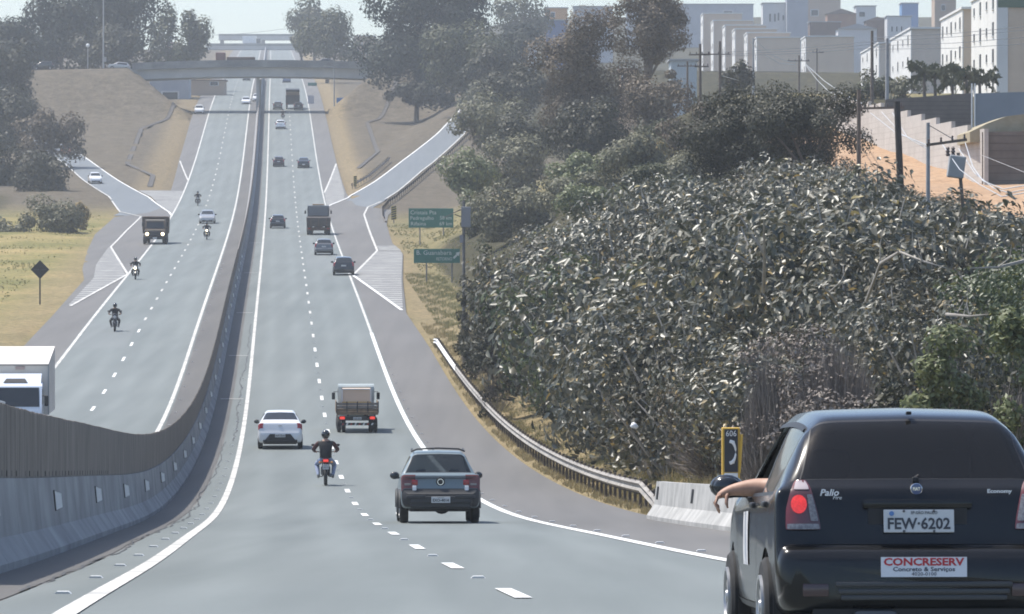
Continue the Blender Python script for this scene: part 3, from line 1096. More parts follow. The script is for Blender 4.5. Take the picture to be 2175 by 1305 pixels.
# far crossings higher up the hill
def far_bridge(label, Y, ytop, ybot, x0, x1, yroad):
    a, c = PX(x0, ybot, Y), PX(x1, ytop, Y)
    root = thing('distant_bridge', label, 'bridge', (0, Y, 0))
    b = MB(); b.box(((a.x + c.x) / 2, 0, (a.z + c.z) / 2), (c.x - a.x, 8, c.z - a.z)); b.build('girder', BR, root)
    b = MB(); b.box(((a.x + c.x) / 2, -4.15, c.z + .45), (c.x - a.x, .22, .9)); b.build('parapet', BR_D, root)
    for xx in (x0 + 6, (x0 + x1) / 2 - 4, x1 - 6):
        p = PX(xx, ybot, Y)
        zg = tz(p.x, Y) - .5
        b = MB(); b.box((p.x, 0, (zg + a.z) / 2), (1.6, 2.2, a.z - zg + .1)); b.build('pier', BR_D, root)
    return root
far_bridge('low distant bridge with a white truck on it', 1900, 99, 107, 440, 655, 105)
far_bridge('farthest dark bridge line under the sky', 2250, 78, 86, 466, 660, 100)

# ------------------------------------------------------------------ signs
GREEN = mat('sign_green', (.018, .135, .105), .5, (.025, .165, .13), 1.5)
SIGNW = mat('sign_white', (.55, .60, .57), .5)
GREYP = mat('sign_post', (.16, .165, .17), .6, metal=.3)
DARKB = mat('sign_back', (.028, .028, .032), .6)
YELS = mat('marker_yellow', (.42, .33, .08), .6)
def px_box(x0, y0, x1, y1, Y):
    a, c = PX(x0, y1, Y), PX(x1, y0, Y)
    return a.x, a.z, c.x, c.z
def road_sign(name, label, rect, Y, posts, m=GREEN, rows=(), rim=True, rz=0.0, cat='sign'):
    x0, z0, x1, z1 = px_box(*rect, Y)
    cx = (x0 + x1) / 2
    zg = tz(cx, Y)
    root = thing(name, label, cat, (cx, Y, zg), rz=rz)
    w, h = x1 - x0, z1 - z0
    zc = (z0 + z1) / 2 - zg
    b = MB(); b.rbox((0, 0, zc), (w, .05, h), .012); p = b.build('panel', m, root)
    for pxx in posts:
        X = PX(pxx, 0, Y).x - cx
        b = MB(); b.tube([(X, .06, -.3), (X, .06, zc + h * .45)], .055, 8); b.build('post', GREYP, root, 40)
    for (txt, fx, fz, size, wd) in rows:
        lettering('lettering', txt, size, SIGNW, p, (fx * w, -.03, zc + fz * h), width=wd * w)
    return root, p, zc, w, h
_, p1, zc1, w1, h1 = road_sign('direction_sign', 'green direction sign listing Cristais Pta, Pedregulho and Rifaina', (868, 443, 963, 484), 495, (892, 942),
          rows=[('Cristais Pta', -.17, .28, .55, .58), ('Pedregulho', -.20, -.01, .5, .52), ('58 km', .33, .0, .5, .26), ('Rifaina', -.28, -.30, .5, .34), ('69 km', .33, -.30, .5, .28)])
_, p2, zc2, w2, h2 = road_sign('direction_sign', 'green direction sign reading B. Guanabara RETORNO with an arrow', (879, 529, 977, 559), 402, (906, 960),
          rows=[('B. Guanabara', -.06, .22, .5, .76), ('RETORNO', .16, -.22, .36, .34)])
b = MB()
ar = [(-.32, -.20), (-.20, -.32), (.12, .0), (.2, -.10), (.30, .30), (-.10, .20), (.0, .12)]
b.prism([(x * .9, z * .9) for x, z in ar], -.034, -.026, 'Y')
o = b.build('arrow', SIGNW, p2); o.location = (w2 * .425, 0, zc2 + .05 * h2)

def marker_sign(label, rect, Y, flip=1):
    root, p, zc, w, h = road_sign('hazard_marker', label, rect, Y, ((rect[0] + rect[2]) / 2,), m=YELS, cat='marker')
    n = 6
    for i in range(n):
        z = zc - h / 2 + h * (i + .5) / n
        b = MB(); d = h / n * .28
        b.add([(-w * .46, -.03, z - d - flip * h * .05), (w * .46, -.03, z - d + flip * h * .05), (w * .46, -.03, z + d + flip * h * .05), (-w * .46, -.03, z + d - flip * h * .05)], [(0, 1, 2, 3)])
        b.build('stripe', BLACKP, p)
    return root
marker_sign('striped black and yellow hazard marker at the guardrail end', (831, 438, 842, 467), 566)
marker_sign('faint striped hazard marker on the grass before the exit ramp guardrail', (751, 374, 758, 397), 668)
# round speed sign on the ramp
Yq = 706; q = PX(893, 380, Yq)
rs = thing('speed_sign', 'round speed sign beside the exit ramp guardrail', 'sign', (q.x, Yq, tz(q.x, Yq)))
zc = q.z - rs.location.z
b = MB(); b.lathe([(-.02, .42), (.02, .42)], 20, 'Y', (0, 0, zc)); b.build('rim', mat('sign_red', (.32, .05, .045), .5), rs)
b = MB(); b.lathe([(-.035, .31), (-.025, .31)], 20, 'Y', (0, 0, zc)); b.build('face', WHITE, rs)
b = MB(); b.tube([(0, .05, -.2), (0, .05, zc)], .04, 8); b.build('post', GREYP, rs)
# back of a diamond warning sign on the left grass
u, Yd = uY(85, 642)
g = TG(u, Yd)
ds = thing('warning_sign', 'dark back of a diamond warning sign standing on the left grass', 'sign', g)
zc = PX(84, 573, Yd).z - g.z
b = MB(); b.prism([(-.66, zc), (0, zc - .66), (.66, zc), (0, zc + .66)], -.015, .015, 'Y'); b.build('panel', DARKB, ds)
b = MB(); b.box((0, -.03, zc), (.9, .03, .06)); b.build('brace', mat('brace_steel', (.06, .06, .065), .6), ds)
b = MB(); b.box((0, -.05, zc / 2), (.10, .08, zc + .5)); b.build('post', DARKB, ds)

road_sign('service_sign', 'small blue service sign below the right end of the bridge', (715, 208, 747, 228), 905, (722, 740), m=mat('sign_blue', (.03, .15, .42), .5))
road_sign('direction_sign', 'small green sign seen under the bridge on the right verge', (654, 176, 673, 188), 1090, (664,))
road_sign('information_sign', 'small pale sign seen under the bridge beside the shoulder', (654, 203, 667, 223), 960, (660,), m=mat('pale_sign', (.42, .40, .42), .6))

# lamp post before the bridge, tall poles left
POLE = mat('pole_concrete', (.30, .30, .30), .8, (.40, .40, .39), 1.0)
def pole(name, label, x, ytop, Y, r=.13, ybase=None, m=POLE, cat='pole', r2=None):
    p = PX(x, ytop, Y)
    zg = tz(p.x, Y) - .2 if ybase is None else PX(x, ybase, Y).z
    root = thing(name, label, cat, (p.x, Y, zg))
    h = p.z - zg
    b = MB(); b.tube([(0, 0, 0), (0, 0, h * .5), (0, 0, h)], [r, (r + (r2 or r * .6)) / 2, r2 or r * .6], 8); b.build('shaft', m, root, 40)
    return root, h
lp, h = pole('lamp_post', 'thin pale lamp post standing before the right end of the bridge', 710, 145, 898, .12)
b = MB(); b.tube([(0, 0, h), (-.5, -.3, h + .25), (-1.4, -.9, h + .3)], .05, 6); b.rbox((-1.6, -1.0, h + .28), (.5, .3, .12), .03); b.build('lamp_arm', POLE, lp)
lp, h = pole('lamp_post', 'tall pale pole in front of the trees left of the bridge', 220, -30, 935, .17)
b = MB(); b.rbox((.3, -.3, h * .32), (.5, .4, .9), .05); b.build('equipment_box', POLE, lp)
lp, h = pole('lamp_post', 'shorter pole left of the tall pale pole', 187, 95, 938, .12)
b = MB(); b.ball((0, -.1, h - .2), .35, 8, 6); b.build('lamp_globe', WHITE, lp)

# camera pole with solar panel on the right verge
Ys = 283.0
q = PX(985, 440, Ys)
sp = thing('camera_pole', 'tall steel pole with a solar panel and grey cabinet by the large-leaved thicket', 'pole', (q.x, Ys, tz(q.x, Ys)))
h = q.z - sp.location.z
PST = mat('pole_steel', (.13, .125, .125), .6, (.20, .19, .18), 2.0, metal=.3)
b = MB(); b.tube([(0, 0, -.3), (0, 0, h + .35)], .085, 10); b.build('shaft', PST, sp, 40)
b = MB(); b.rbox((.12, -.1, h - .55), (.52, .32, 1.12), .03); b.rbox((-.12, -.05, h - 1.75), (.20, .16, .42), .02); b.build('cabinet', mat('cabinet_grey', (.25, .25, .26), .6), sp)
PANEL = mat('solar_panel', (.045, .04, .045), .35)
b = MB()
b.prism([(-1.05, .02), (-.18, .46), (-.18, .50), (-1.05, .06)], -.55, .35, 'Y'); o = b.build('solar_panel', mat('solar_panel_back', (.20, .185, .17), .5), sp); o.location = (0, 0, h - .62)
b = MB(); b.tube([(0, 0, h - .1), (-.4, -.1, h - .25)], .03, 6); b.tube([(0, 0, h - .6), (-.5, -.1, h - .4)], .03, 6); b.build('bracket', PST, sp)
# ------------------------------------------------------------------ walls and buildings on the hillside
BW = mat('apartment_white', (.66, .65, .62), .8, (.74, .73, .70), .3)
BT = mat('apartment_tan', (.60, .465, .345), .85, (.66, .52, .39), .4)
BBE = mat('apartment_beige', (.60, .50, .41), .85, (.66, .56, .47), .4)
BROOF = mat('roof_white', (.70, .70, .68), .7)
WIN = mat('window_dark', (.035, .04, .05), .2)
WIN_F = mat('window_frame', (.6, .6, .6), .5)
GRN = mat('roof_band_green', (.10, .16, .11), .8)
def far_building(label, xc, Y, ybase, ytop, len_l, wid_r, cols=4, rows=3, end_windows=0, mats=(None, None), strip=False, band=None, name='apartment_block', skew=0.0):
    """block with its near corner at photo column xc: sunlit long side running away on the left, end wall facing us on the right"""
    c = PX(xc, ybase, Y)
    top = PX(xc, ytop, Y).z
    zg = min(c.z, tz(c.x, Y)) - 1.0
    root = thing(name, label, 'building', (c.x, Y, zg), rz=skew)
    h = top - zg
    hb = c.z - zg
    m_side, m_end = mats[0] or BW, mats[1] or BT
    # walls: long side at x=0 (faces left), end wall at y=0 (faces us)
    b = MB(); b.box((wid_r / 2, len_l / 2, h / 2), (wid_r, len_l, h)); b.build('wall', m_end, root)
    b = MB(); b.box((-.06, len_l / 2, h / 2), (.12, len_l + .1, h - .05)); side = b.build('side_wall', m_side, root)
    b = MB(); b.box((wid_r / 2, len_l / 2, h + .12), (wid_r + .5, len_l + .5, .25)); b.build('roof_edge', BROOF, root)
    if strip:
        b = MB(); b.box((.45, -.07, h / 2), (.9, .14, h - .1)); b.build('corner_strip', BW, root)
    if band:
        b = MB(); b.box((wid_r / 2, -.08, h - .9), (wid_r, .14, 1.7)); b.build('roof_band', band, root)
    fh = (h - hb) / rows
    for r in range(rows):
        for k in range(cols):
            yy = len_l * (k + .5) / cols
            ww, wh = (.55, 1.25) if k % 2 == 0 else (.4, .7)
            zc = hb + fh * (r + .55)
            b = MB(); b.box((-.14, yy, zc), (.10, ww * 2.2, wh)); o = b.build('window', WIN, root)
            b = MB(); b.box((-.17, yy, zc - wh / 2 - .06), (.18, ww * 2.4, .1)); b.build('sill', WIN_F, o)
        for k in range(end_windows):
            xx = wid_r * (k + .62) / max(1, end_windows)
            zc = hb + fh * (r + .55)
            b = MB(); b.box((xx, -.05, zc), (1.9, .12, 1.5)); fr = b.build('window', WIN_F, root)
            b = MB(); b.box((xx + .1, -.13, zc), (.85, .06, 1.1)); b.build('pane', WIN, fr)
            b = MB(); b.box((xx + .1, -.12, zc), (1.0, .05, 1.25)); b.build('frame', mat('window_trim', (.5, .5, .5), .5), fr)
    return root
far_building('nearest white apartment block at the right edge with a green roof band', 2119, 474, 205, -24, 26, 9, cols=4, rows=4, end_windows=1, band=GRN, strip=True)
far_building('white apartment block just left of the one with the green band', 2046, 560, 205, 20, 28, 9, cols=5, rows=3)
far_building('third white apartment block with a beige end wall behind the palms', 1936, 700, 200, 62, 37, 9, cols=4, rows=3, mats=(BW, BBE))
far_building('lowest white apartment block, farthest left of the white ones', 1868, 830, 200, 93, 43, 8.5, cols=4, rows=3, mats=(BW, BBE))
rowb = [(1712, 1042, 79), (1608, 1150, 81), (1588, 1173, 71), (1562, 1204, 63), (1541, 1231, 55), (1516, 1265, 45), (1494, 1296, 30)]
rowl = ['rightmost tan end-wall block, standing apart from the row by a dark gap', 'nearest tan end-wall block of the receding row', 'second tan end-wall block of the receding row', 'third tan end-wall block of the receding row', 'fourth tan end-wall block of the receding row', 'fifth tan end-wall block of the receding row', 'farthest tan end-wall block of the receding row']
for (x, Y, yt), lb in zip(rowb, rowl):
    far_building(lb, x, Y, 190, yt, 16, 9.6, cols=2, rows=4, strip=False)
# houses and sheds on the skyline
HG = mat('house_grey_blue', (.33, .355, .40), .85, (.40, .42, .46), .3)
HW = mat('house_white', (.60, .60, .60), .85)
HB = mat('house_brick', (.30, .165, .11), .9, (.36, .21, .14), .8)
HBR = mat('house_brown', (.12, .085, .07), .9, (.18, .12, .10), .5)
HT = mat('house_tan', (.44, .34, .26), .9)
ROOF_T = mat('roof_tile_dull', (.19, .13, .11), .9)
ROOF_G = mat('roof_sheet_grey', (.33, .34, .36), .7)
HBL = mat('house_blue', (.07, .12, .26), .8)
HO = mat('house_orange', (.42, .24, .11), .85)
def far_house(label, x0, x1, ytop, ybot, Y, m, roof=ROOF_G, wins=(), gable=0.0, depth=9.0):
    a, c = PX(x0, ybot, Y), PX(x1, ytop, Y)
    zlow = min(a.z - 1.5, tz((a.x + c.x) / 2, Y) - 1.0)
    dz_ = a.z - zlow
    root = thing('hillside_house', label, 'house', (a.x, Y, zlow))
    w, h = c.x - a.x, c.z - zlow
    b = MB(); b.box((w / 2, depth / 2, h / 2), (w, depth, h)); b.build('wall', m, root)
    if gable:
        b = MB(); b.prism([(-.3, h + .01), (w + .3, h + .01), (w / 2, h + gable)], -.4, depth + .4, 'Y'); b.build('roof', roof, root)
    else:
        b = MB(); b.box((w / 2, depth / 2, h + .12), (w + .5, depth + .5, .22)); b.build('roof', roof, root)
    for (fx, fz, fw, fh) in wins:
        b = MB(); b.box((w * fx, -.04, dz_ + (h - dz_) * fz), (w * fw, .1, (h - dz_) * fh)); o = b.build('window', WIN_F, root)
        b = MB(); b.box((w * fx, -.1, dz_ + (h - dz_) * fz), (w * fw * .82, .06, (h - dz_) * fh * .8)); b.build('pane', WIN, o)
    return root
far_house('long pale grey shed on the skyline right of the brown tree', 1218, 1302, 15, 70, 1500, HG)
far_house('wide grey-blue building along the skyline above the end-wall row', 1330, 1600, 10, 60, 1650, HG, wins=[(.8, .6, .08, .3)])
far_house('orange house half hidden behind the brown tree', 1158, 1205, 18, 45, 1300, HO, wins=[(.35, .5, .2, .4)])
far_house('blue building below the orange house', 1160, 1205, 44, 90, 1290, HBL)
far_house('white house with a row of small dark windows near the top', 1620, 1671, 8, 75, 1380, HW, wins=[(.3, .55, .08, .3), (.5, .55, .08, .3), (.65, .58, .08, .3), (.85, .55, .06, .2)])
far_house('tall grey-blue building beside the white house', 1671, 1716, -5, 75, 1375, HG)
far_house('pale house with a wide dark window', 1716, 1785, -4, 45, 1450, HT, wins=[(.2, .35, .25, .3)])
far_house('brick house with a low tiled roof', 1757, 1818, 30, 62, 1330, HB, ROOF_T, gable=1.3)
far_house('white house right of the brick house', 1818, 1860, 14, 48, 1430, HW, wins=[(.3, .5, .35, .35)])
far_house('low brown house with a long tiled roof', 1840, 1886, 45, 80, 1250, HBR, ROOF_T, gable=1.0)
far_house('pale house with small openings left of the stepped apartment blocks', 1884, 1935, 36, 80, 1240, HW, wins=[(.2, .4, .06, .3), (.4, .4, .06, .3), (.6, .4, .06, .3)])
far_house('small blue house near the top right', 1915, 1950, 8, 30, 1500, mat('house_bright_blue', (.10, .24, .48), .8))
far_house('tan house with a stepped top near the upper right', 1985, 2030, -6, 40, 1150, HT, wins=[(.4, .5, .2, .3)])
far_house('white gabled shed behind the utility pole', 1780, 1862, 62, 110, 1180, HW, ROOF_G, gable=1.2)
far_house('dark brown wall house behind the row of blocks', 1720, 1785, 48, 90, 1260, HBR)
far_house('pale low house at the far left skyline', 32, 70, 50, 70, 1350, HT, ROOF_T)
far_house('pale house between the trees left of the bridge', 350, 380, 92, 130, 1400, HT, ROOF_T)
far_house('low warehouse front left of the highway beyond the bridge', 318, 402, 168, 236, 985, HG, ROOF_G, wins=[(.52, .42, .46, .40)], depth=6)
far_house('beige hut left of the highway beyond the bridge', 402, 478, 172, 236, 1010, HT, ROOF_T, wins=[(.7, .9, .25, .14)], depth=6)
far_house('pale building right of the highway far up the hill', 752, 795, 78, 128, 1250, HT, ROOF_G, wins=[(.2, .5, .05, .5), (.4, .5, .05, .5), (.6, .5, .05, .5), (.8, .5, .05, .5)])
far_house('pale house seen through the gap by the white column', 1122, 1140, 100, 144, 900, HW, ROOF_G)
far_house('bright cream house between the trees left of the utility poles', 1318, 1352, 150, 205, 560, HT, ROOF_T, wins=[(.15, .5, .2, .6)])
far_house('pale blue wall behind the twin utility poles', 1425, 1480, 130, 240, 620, mat('house_pale_blue', (.42, .47, .50), .85), ROOF_G)

# concrete block walls above the thicket
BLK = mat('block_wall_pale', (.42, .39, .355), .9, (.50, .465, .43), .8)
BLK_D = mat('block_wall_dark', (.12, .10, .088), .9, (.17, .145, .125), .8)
MORTAR = mat('mortar_joint', (.36, .33, .30), .95)
BGATE = mat('grey_blue_panel', (.20, .235, .27), .7, (.24, .27, .305), .5)
UW = 40.0
wl = thing('block_wall', 'long pale block wall with a stepped top above the red earth bank', 'wall', (0, 0, 0))
def wall_pt(Y): return xr(Y) + UW
steps = []
Y = 309.0
k = 0
NST = 12
for k in range(NST):
    Ya = 309 + k * (400 - 309) / NST; Yb = 309 + (k + 1) * (400 - 309) / NST
    za = PX(2085 + (1850 - 2085) * (Ya - 309) / 57.0, 0, Ya).z
    ytop = np.interp((Ya + Yb) / 2, [309, 366, 400], [281, 222, 205])
    ybot = np.interp(Ya, [309, 366, 400], [396, 322, 296])
    top = CZ + (YH - ytop) * (Ya + Yb) / 2 / F
    bot = CZ + (YH - ybot) * Ya / F - 1.5
    xa, xb = wall_pt(Ya), wall_pt(Yb)
    b = MB()
    b.add([(xa, Ya, bot), (xb, Yb, bot), (xb, Yb, top), (xa, Ya, top), (xa + .25, Ya, bot), (xb + .25, Yb, bot), (xb + .25, Yb, top), (xa + .25, Ya, top)],
          [(0, 1, 2, 3), (4, 7, 6, 5), (0, 4, 5, 1), (3, 2, 6, 7), (0, 3, 7, 4), (1, 5, 6, 2)])
    b.build('wall_panel', BLK, wl)
    nc = int((top - bot) / .42)
    for j in range(1, nc):
        z = bot + j * .42
        b = MB()
        b.add([(xa - .003, Ya + .02, z), (xb - .003, Yb - .02, z), (xb - .003, Yb - .02, z + .025), (xa - .003, Ya + .02, z + .025), (xa + .01, Ya + .02, z), (xb + .01, Yb - .02, z), (xb + .01, Yb - .02, z + .025), (xa + .01, Ya + .02, z + .025)],
              [(0, 1, 2, 3), (4, 7, 6, 5), (0, 4, 5, 1), (3, 2, 6, 7), (0, 3, 7, 4), (1, 5, 6, 2)])
        b.build('course_joint', MORTAR, wl)
def flat_wall(name, label, x0, x1, ytop0, ytop1, ybot, Y, m, cat='wall', courses=0, dep=.25):
    a, c = PX(x0, ybot, Y), PX(x1, ybot, Y)
    t0, t1 = PX(x0, ytop0, Y).z, PX(x1, ytop1, Y).z
    root = thing(name, label, cat, (a.x, Y, a.z))
    w = c.x - a.x
    b = MB()
    b.prism([(0, -1.2), (w, -1.2), (w, t1 - a.z), (0, t0 - a.z)], 0, dep, 'Y')
    b.build('wall_panel', m, root)
    for j in range(courses):
        z = (j + .5) * (min(t0, t1) - a.z) / courses
        b = MB(); b.box((w / 2, -.01, z), (w - .02, .03, .03)); b.build('course_joint', MORTAR if m is BLK else mat('dark_joint', (.08, .068, .06), .95), root)
    return root
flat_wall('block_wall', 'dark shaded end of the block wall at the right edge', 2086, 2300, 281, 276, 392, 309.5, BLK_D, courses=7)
# earth piled behind the dark wall
a = PX(2060, 281, 311)
b = MB()
prof = [(0, 0), (1.0, .5), (2.2, .95), (3.6, 1.12), (6.5, 1.2), (6.5, -.6), (0, -.6)]
b.prism(prof, 0, 9, 'Y')
mo = b.build('earth_mound', mat('mound_earth', (.29, .25, .16), .95, (.37, .32, .22), 1.2, bump=.6, bscale=3)); mo.location = a
tag(mo, 'heap of pale earth banked behind the dark block wall', 'mound')
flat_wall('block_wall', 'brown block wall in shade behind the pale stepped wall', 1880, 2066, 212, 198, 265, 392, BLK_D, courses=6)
gt = flat_wall('metal_panel_wall', 'smooth grey-blue panel wall at the right edge below the apartments', 2070, 2260, 199, 193, 262, 380, BGATE)
b = MB(); b.tube([(.0, -.1, -1), (.0, -.1, 2.9)], .05, 8); b.build('panel_post', WHITE, gt)
b = MB(); b.tube([(-.22, -.1, -1), (-.22, -.1, 2.9)], .05, 8); b.build('panel_post', WHITE, gt)

# ------------------------------------------------------------------ utility poles and wires
WOOD = mat('pole_wood', (.10, .075, .058), .9, (.16, .125, .10), 2.5)
WOOD_D = mat('pole_wood_dark', (.028, .024, .022), .9, (.05, .043, .038), 2.5)
CPOLE = mat('pole_grey', (.27, .275, .28), .8, (.36, .36, .36), 1.5)
WIRE = mat('wire_bright', (.55, .55, .54), .45, metal=.3)
WIRE_D = mat('wire_dark', (.10, .10, .105), .5)
INS = mat('insulator', (.07, .05, .045), .3)
def upole(label, x, ytop, Y, m=WOOD, r=.14, arm=None, xbase=None, ybase=None, arms2=None):
    t = PX(x, ytop, Y)
    bx = PX(xbase if xbase is not None else x, 0, Y).x
    zg = tz(bx, Y) - .4 if ybase is None else PX(x, ybase, Y).z
    root = thing('utility_pole', label, 'utility pole', (bx, Y, zg))
    top = t - Vector((bx, Y, zg))
    b = MB(); b.tube([(0, 0, 0), top * .5, top], [r, r * .88, r * .75], 9); b.build('shaft', m, root, 40)
    for (dx0, dx1, yy, tilt) in ([arm] if arm else []) + list(arms2 or []):
        zc = PX(x, yy, Y).z - zg
        fx = top.x * zc / top.z
        x0, x1 = dx0 * Y / F + fx, dx1 * Y / F + fx
        b = MB(); b.add([], []) 
        d = Vector((x1 - x0, 0, tilt)); L = d.length
        rot = Matrix.Rotation(-math.atan2(tilt, x1 - x0), 3, 'Y')
        b.box(((x0 + x1) / 2, -.12, zc + tilt / 2 * 0), (L, .10, .11), rot=rot); b.build('cross_arm', m if m is not CPOLE else WOOD, root)
        for q in (.06, .36, .64, .94):
            xx = x0 + (x1 - x0) * q
            b = MB(); b.lathe([(0, .035), (.05, .05), (.10, .03), (.15, .05), (.19, .02)], 8, 'Z', (xx, -.12, zc + .05 + tilt * (q - .5))); b.build('insulator', INS, root)
    return root
upole('wooden pole with a low cross-arm, left of the twin poles', 1460, 131, 560, arm=(-22, 24, 141, 0))
upole('tall wooden pole with a wide cross-arm among the trees', 1487, 94, 420, arm=(-24, 20, 117, 0), arms2=[(-12, 18, 142, 0)])
upole('tall wooden pole with a wide cross-arm right of its twin', 1529, 88, 470, arm=(-48, 22, 116, 0))
upole('grey pole before the receding row of blocks', 1600, 82, 620, m=CPOLE, r=.16)
upole('short pole with a double cross-arm before the tan block', 1697, 118, 640, arm=(-25, 22, 130, 0))
upole('bare pole with angled arms in front of the rightmost tan block', 1735, 103, 700, m=WOOD, r=.12, arm=(-10, 14, 112, .0))
upole('slim dark brown pole in front of the lowest white block', 1852, 66, 440, r=.16)
upole('pale grey concrete pole in front of the white blocks', 1884, 82, 400, m=CPOLE, r=.16, ybase=240)
upole('wooden pole with a long cross-arm at the edge of the round dark tree', 1824, 190, 262, m=WOOD, arm=(-2, 96, 230, .05), r=.13)
upole('leaning blackened pole stub before the pale block wall', 1905, 216, 225, m=WOOD_D, r=.18, xbase=1921)
upole('slim pale pole with a wooden cross-arm before the red earth bank', 1971, 261, 205, m=CPOLE, r=.10, arm=(-4, 82, 303, .22))
tp = upole('leaning wooden pole carrying a transformer', 2035, 325, 196, m=WOOD, r=.085, xbase=2066)
b = MB()
b.rbox((-.62, .05, 3.0 + (PX(0, 335, 196).z - tp.location.z) - 3.35), (.62, .5, .85), .05, rot=Matrix.Rotation(.14, 3, 'Y'))
tr = b.build('transformer', mat('transformer_grey', (.34, .35, .355), .5), tp)
zz = PX(0, 335, 196).z - tp.location.z
b = MB()
for dx in (-.12, .08):
    b.lathe([(0, .05), (.06, .09), (.12, .05), (.18, .09), (.24, .05), (.30, .08), (.36, .03)], 8, 'Z', (-.82 + dx, .05, zz + .05))
b.build('bushing', INS, tr)

def wire(label, pts, r=.012, m=WIRE, sag=None):
    """pts (x, y, Y) photo points with distances; slack hangs between them when sag is given"""
    P = [PX(*p) for p in pts]
    out = []
    for a, c in zip(P[:-1], P[1:]):
        for i in range(10):
            t = i / 10
            q = a.lerp(c, t)
            if sag: q.z -= 4 * sag * t * (1 - t)
            out.append(q)
    out.append(P[-1])
    o0 = out[0].copy()
    b = MB(); b.tube([q - o0 for q in out], r, 5)
    o = b.build('power_line', m); o.location = o0
    return tag(o, label, 'wire', 'power lines on the right hillside')
W = 'bright slack power line sagging between the poles on the hillside'
wire('bright power line dropping from the grey pole to the double-armed pole, upper', [(1606, 88, 615), (1640, 118, 618), (1668, 130, 625), (1690, 133, 638)], .03)
wire('bright power line dropping from the grey pole to the double-armed pole, lower', [(1592, 88, 615), (1620, 115, 618), (1655, 135, 628), (1690, 138, 638)], .03)
wire('bright cable falling from the double-armed pole behind the round dark tree', [(1712, 138, 636), (1750, 172, 500), (1790, 200, 350), (1830, 220, 262)], .028)
wire('second bright cable falling from the double-armed pole, just below the first', [(1712, 140, 636), (1735, 170, 520), (1760, 195, 420), (1800, 214, 300)], .026)
for i, (a, c) in enumerate([((1848, 240), (1968, 308)), ((1872, 238), (1972, 312)), ((1895, 240), (1972, 318))]):
    wire(('first', 'second', 'third')[i] + ' bright wire from the long cross-arm to the slim pale pole', [(a[0], a[1], 261), ((a[0] + c[0]) / 2 - 6, (a[1] + c[1]) / 2 + 8 + 3 * i, 235), (c[0], c[1], 206)], .018)
for i, (a, mid, c) in enumerate([((2002, 308), (2080, 392), (2175, 412)), ((2036, 316), (2110, 400), (2175, 404)), ((2050, 304), (2088, 385), (2175, 396))]):
    wire(('first', 'second', 'third')[i] + ' bright wire sagging from the slim pole past the transformer to the right edge', [(a[0], a[1], 204), ((a[0] + mid[0]) / 2 - 3, (a[1] + mid[1]) / 2 + 10, 190), (mid[0], mid[1], 178), ((mid[0] + c[0]) / 2, max(mid[1], c[1]) + 6, 170), (c[0] + 40, c[1] - 8, 160)], .017)
wire('stay wire from the slim pale pole to its cross-arm', [(1972, 266, 204.5), (2024, 296, 204.5)], .016, WIRE_D)
wire('stay wire from the wooden pole to its long cross-arm', [(1826, 196, 261.5), (1866, 228, 261.5)], .016, WIRE_D)
wire('thin bright wire crossing the dark wall', [(2085, 330, 300), (2175, 366, 250), (2230, 390, 230)], .012)
for i, (y0, y1) in enumerate([(90, 62), (100, 78), (108, 92), (82, 55)]):
    wire(('highest', 'second', 'third', 'fourth')[i] + ' dark wire running right across the white apartment blocks', [(1852, y0, 440), (1884, y0 - 3, 400), (2030, (y0 + y1) / 2 + 3, 380), (2200, y1, 350)], .018, WIRE_D)
for i, (y0, y1) in enumerate([(117, 92), (120, 100), (112, 86)]):
    wire(('lower', 'middle', 'upper')[i] + ' dark wire between the tall wooden pole and the pale concrete pole', [(1529, y0, 470), (1700, (y0 + y1) / 2 + 4, 440), (1884, y1, 400)], .018, WIRE_D)
wire('loose bright wire hanging between the two tall wooden poles', [(1535, 162, 469), (1570, 172, 520), (1600, 163, 620)], .02)
wire('thin wire crossing the sky left of the round tree', [(400, 78, 1500), (520, 72, 1500), (640, 58, 1500)], .05, WIRE_D)
# ------------------------------------------------------------------ vegetation
def isl(*cols):
    n = len(cols)
    return [(i / max(1, n - 1), c) for i, c in enumerate(cols)]
LEAF_BIG = mat('leaf_large_glossy', (.05, .06, .03), .42, spec=.75, transl=.25, island=[(0, (.028, .035, .021)), (.40, (.068, .073, .048)), (.80, (.13, .127, .090)), (.94, (.205, .185, .13)), (.975, (.36, .25, .08)), (1.0, (.30, .28, .14))])
LEAF_BIG2 = mat('leaf_large_dull', (.08, .08, .05), .5, spec=.5, transl=.22, island=[(0, (.035, .036, .024)), (.5, (.07, .068, .046)), (.9, (.12, .11, .08)), (1.0, (.28, .20, .08))])
LEAF_BIG3 = mat('leaf_large_green', (.05, .08, .03), .46, spec=.6, transl=.28, island=[(0, (.028, .045, .018)), (.5, (.06, .085, .035)), (.93, (.11, .13, .055)), (1.0, (.34, .30, .09))])
LEAF_HAZY = mat('leaf_far_dark', (.03, .045, .03), .6, spec=.3, transl=.15, island=isl((.008, .016, .011), (.016, .027, .017), (.031, .043, .024)))
LEAF_MID = mat('leaf_mid_green', (.05, .065, .03), .55, spec=.35, transl=.25, island=isl((.036, .042, .018), (.062, .07, .029), (.096, .10, .044)))
LEAF_DARK = mat('leaf_dark_fine', (.03, .035, .02), .55, spec=.35, transl=.2, island=isl((.016, .018, .008), (.034, .036, .016), (.062, .058, .028)))
LEAF_BROWN = mat('leaf_brownish', (.09, .075, .05), .6, spec=.3, transl=.2, island=isl((.060, .047, .031), (.115, .091, .060), (.17, .132, .088)))
LEAF_LIGHT = mat('leaf_light_green', (.10, .14, .05), .5, spec=.4, transl=.3, island=isl((.08, .10, .043), (.145, .17, .075), (.21, .225, .105)))
LEAF_OLIVE = mat('leaf_olive', (.10, .10, .06), .6, transl=.2, island=isl((.075, .075, .046), (.14, .14, .085), (.20, .19, .11)))
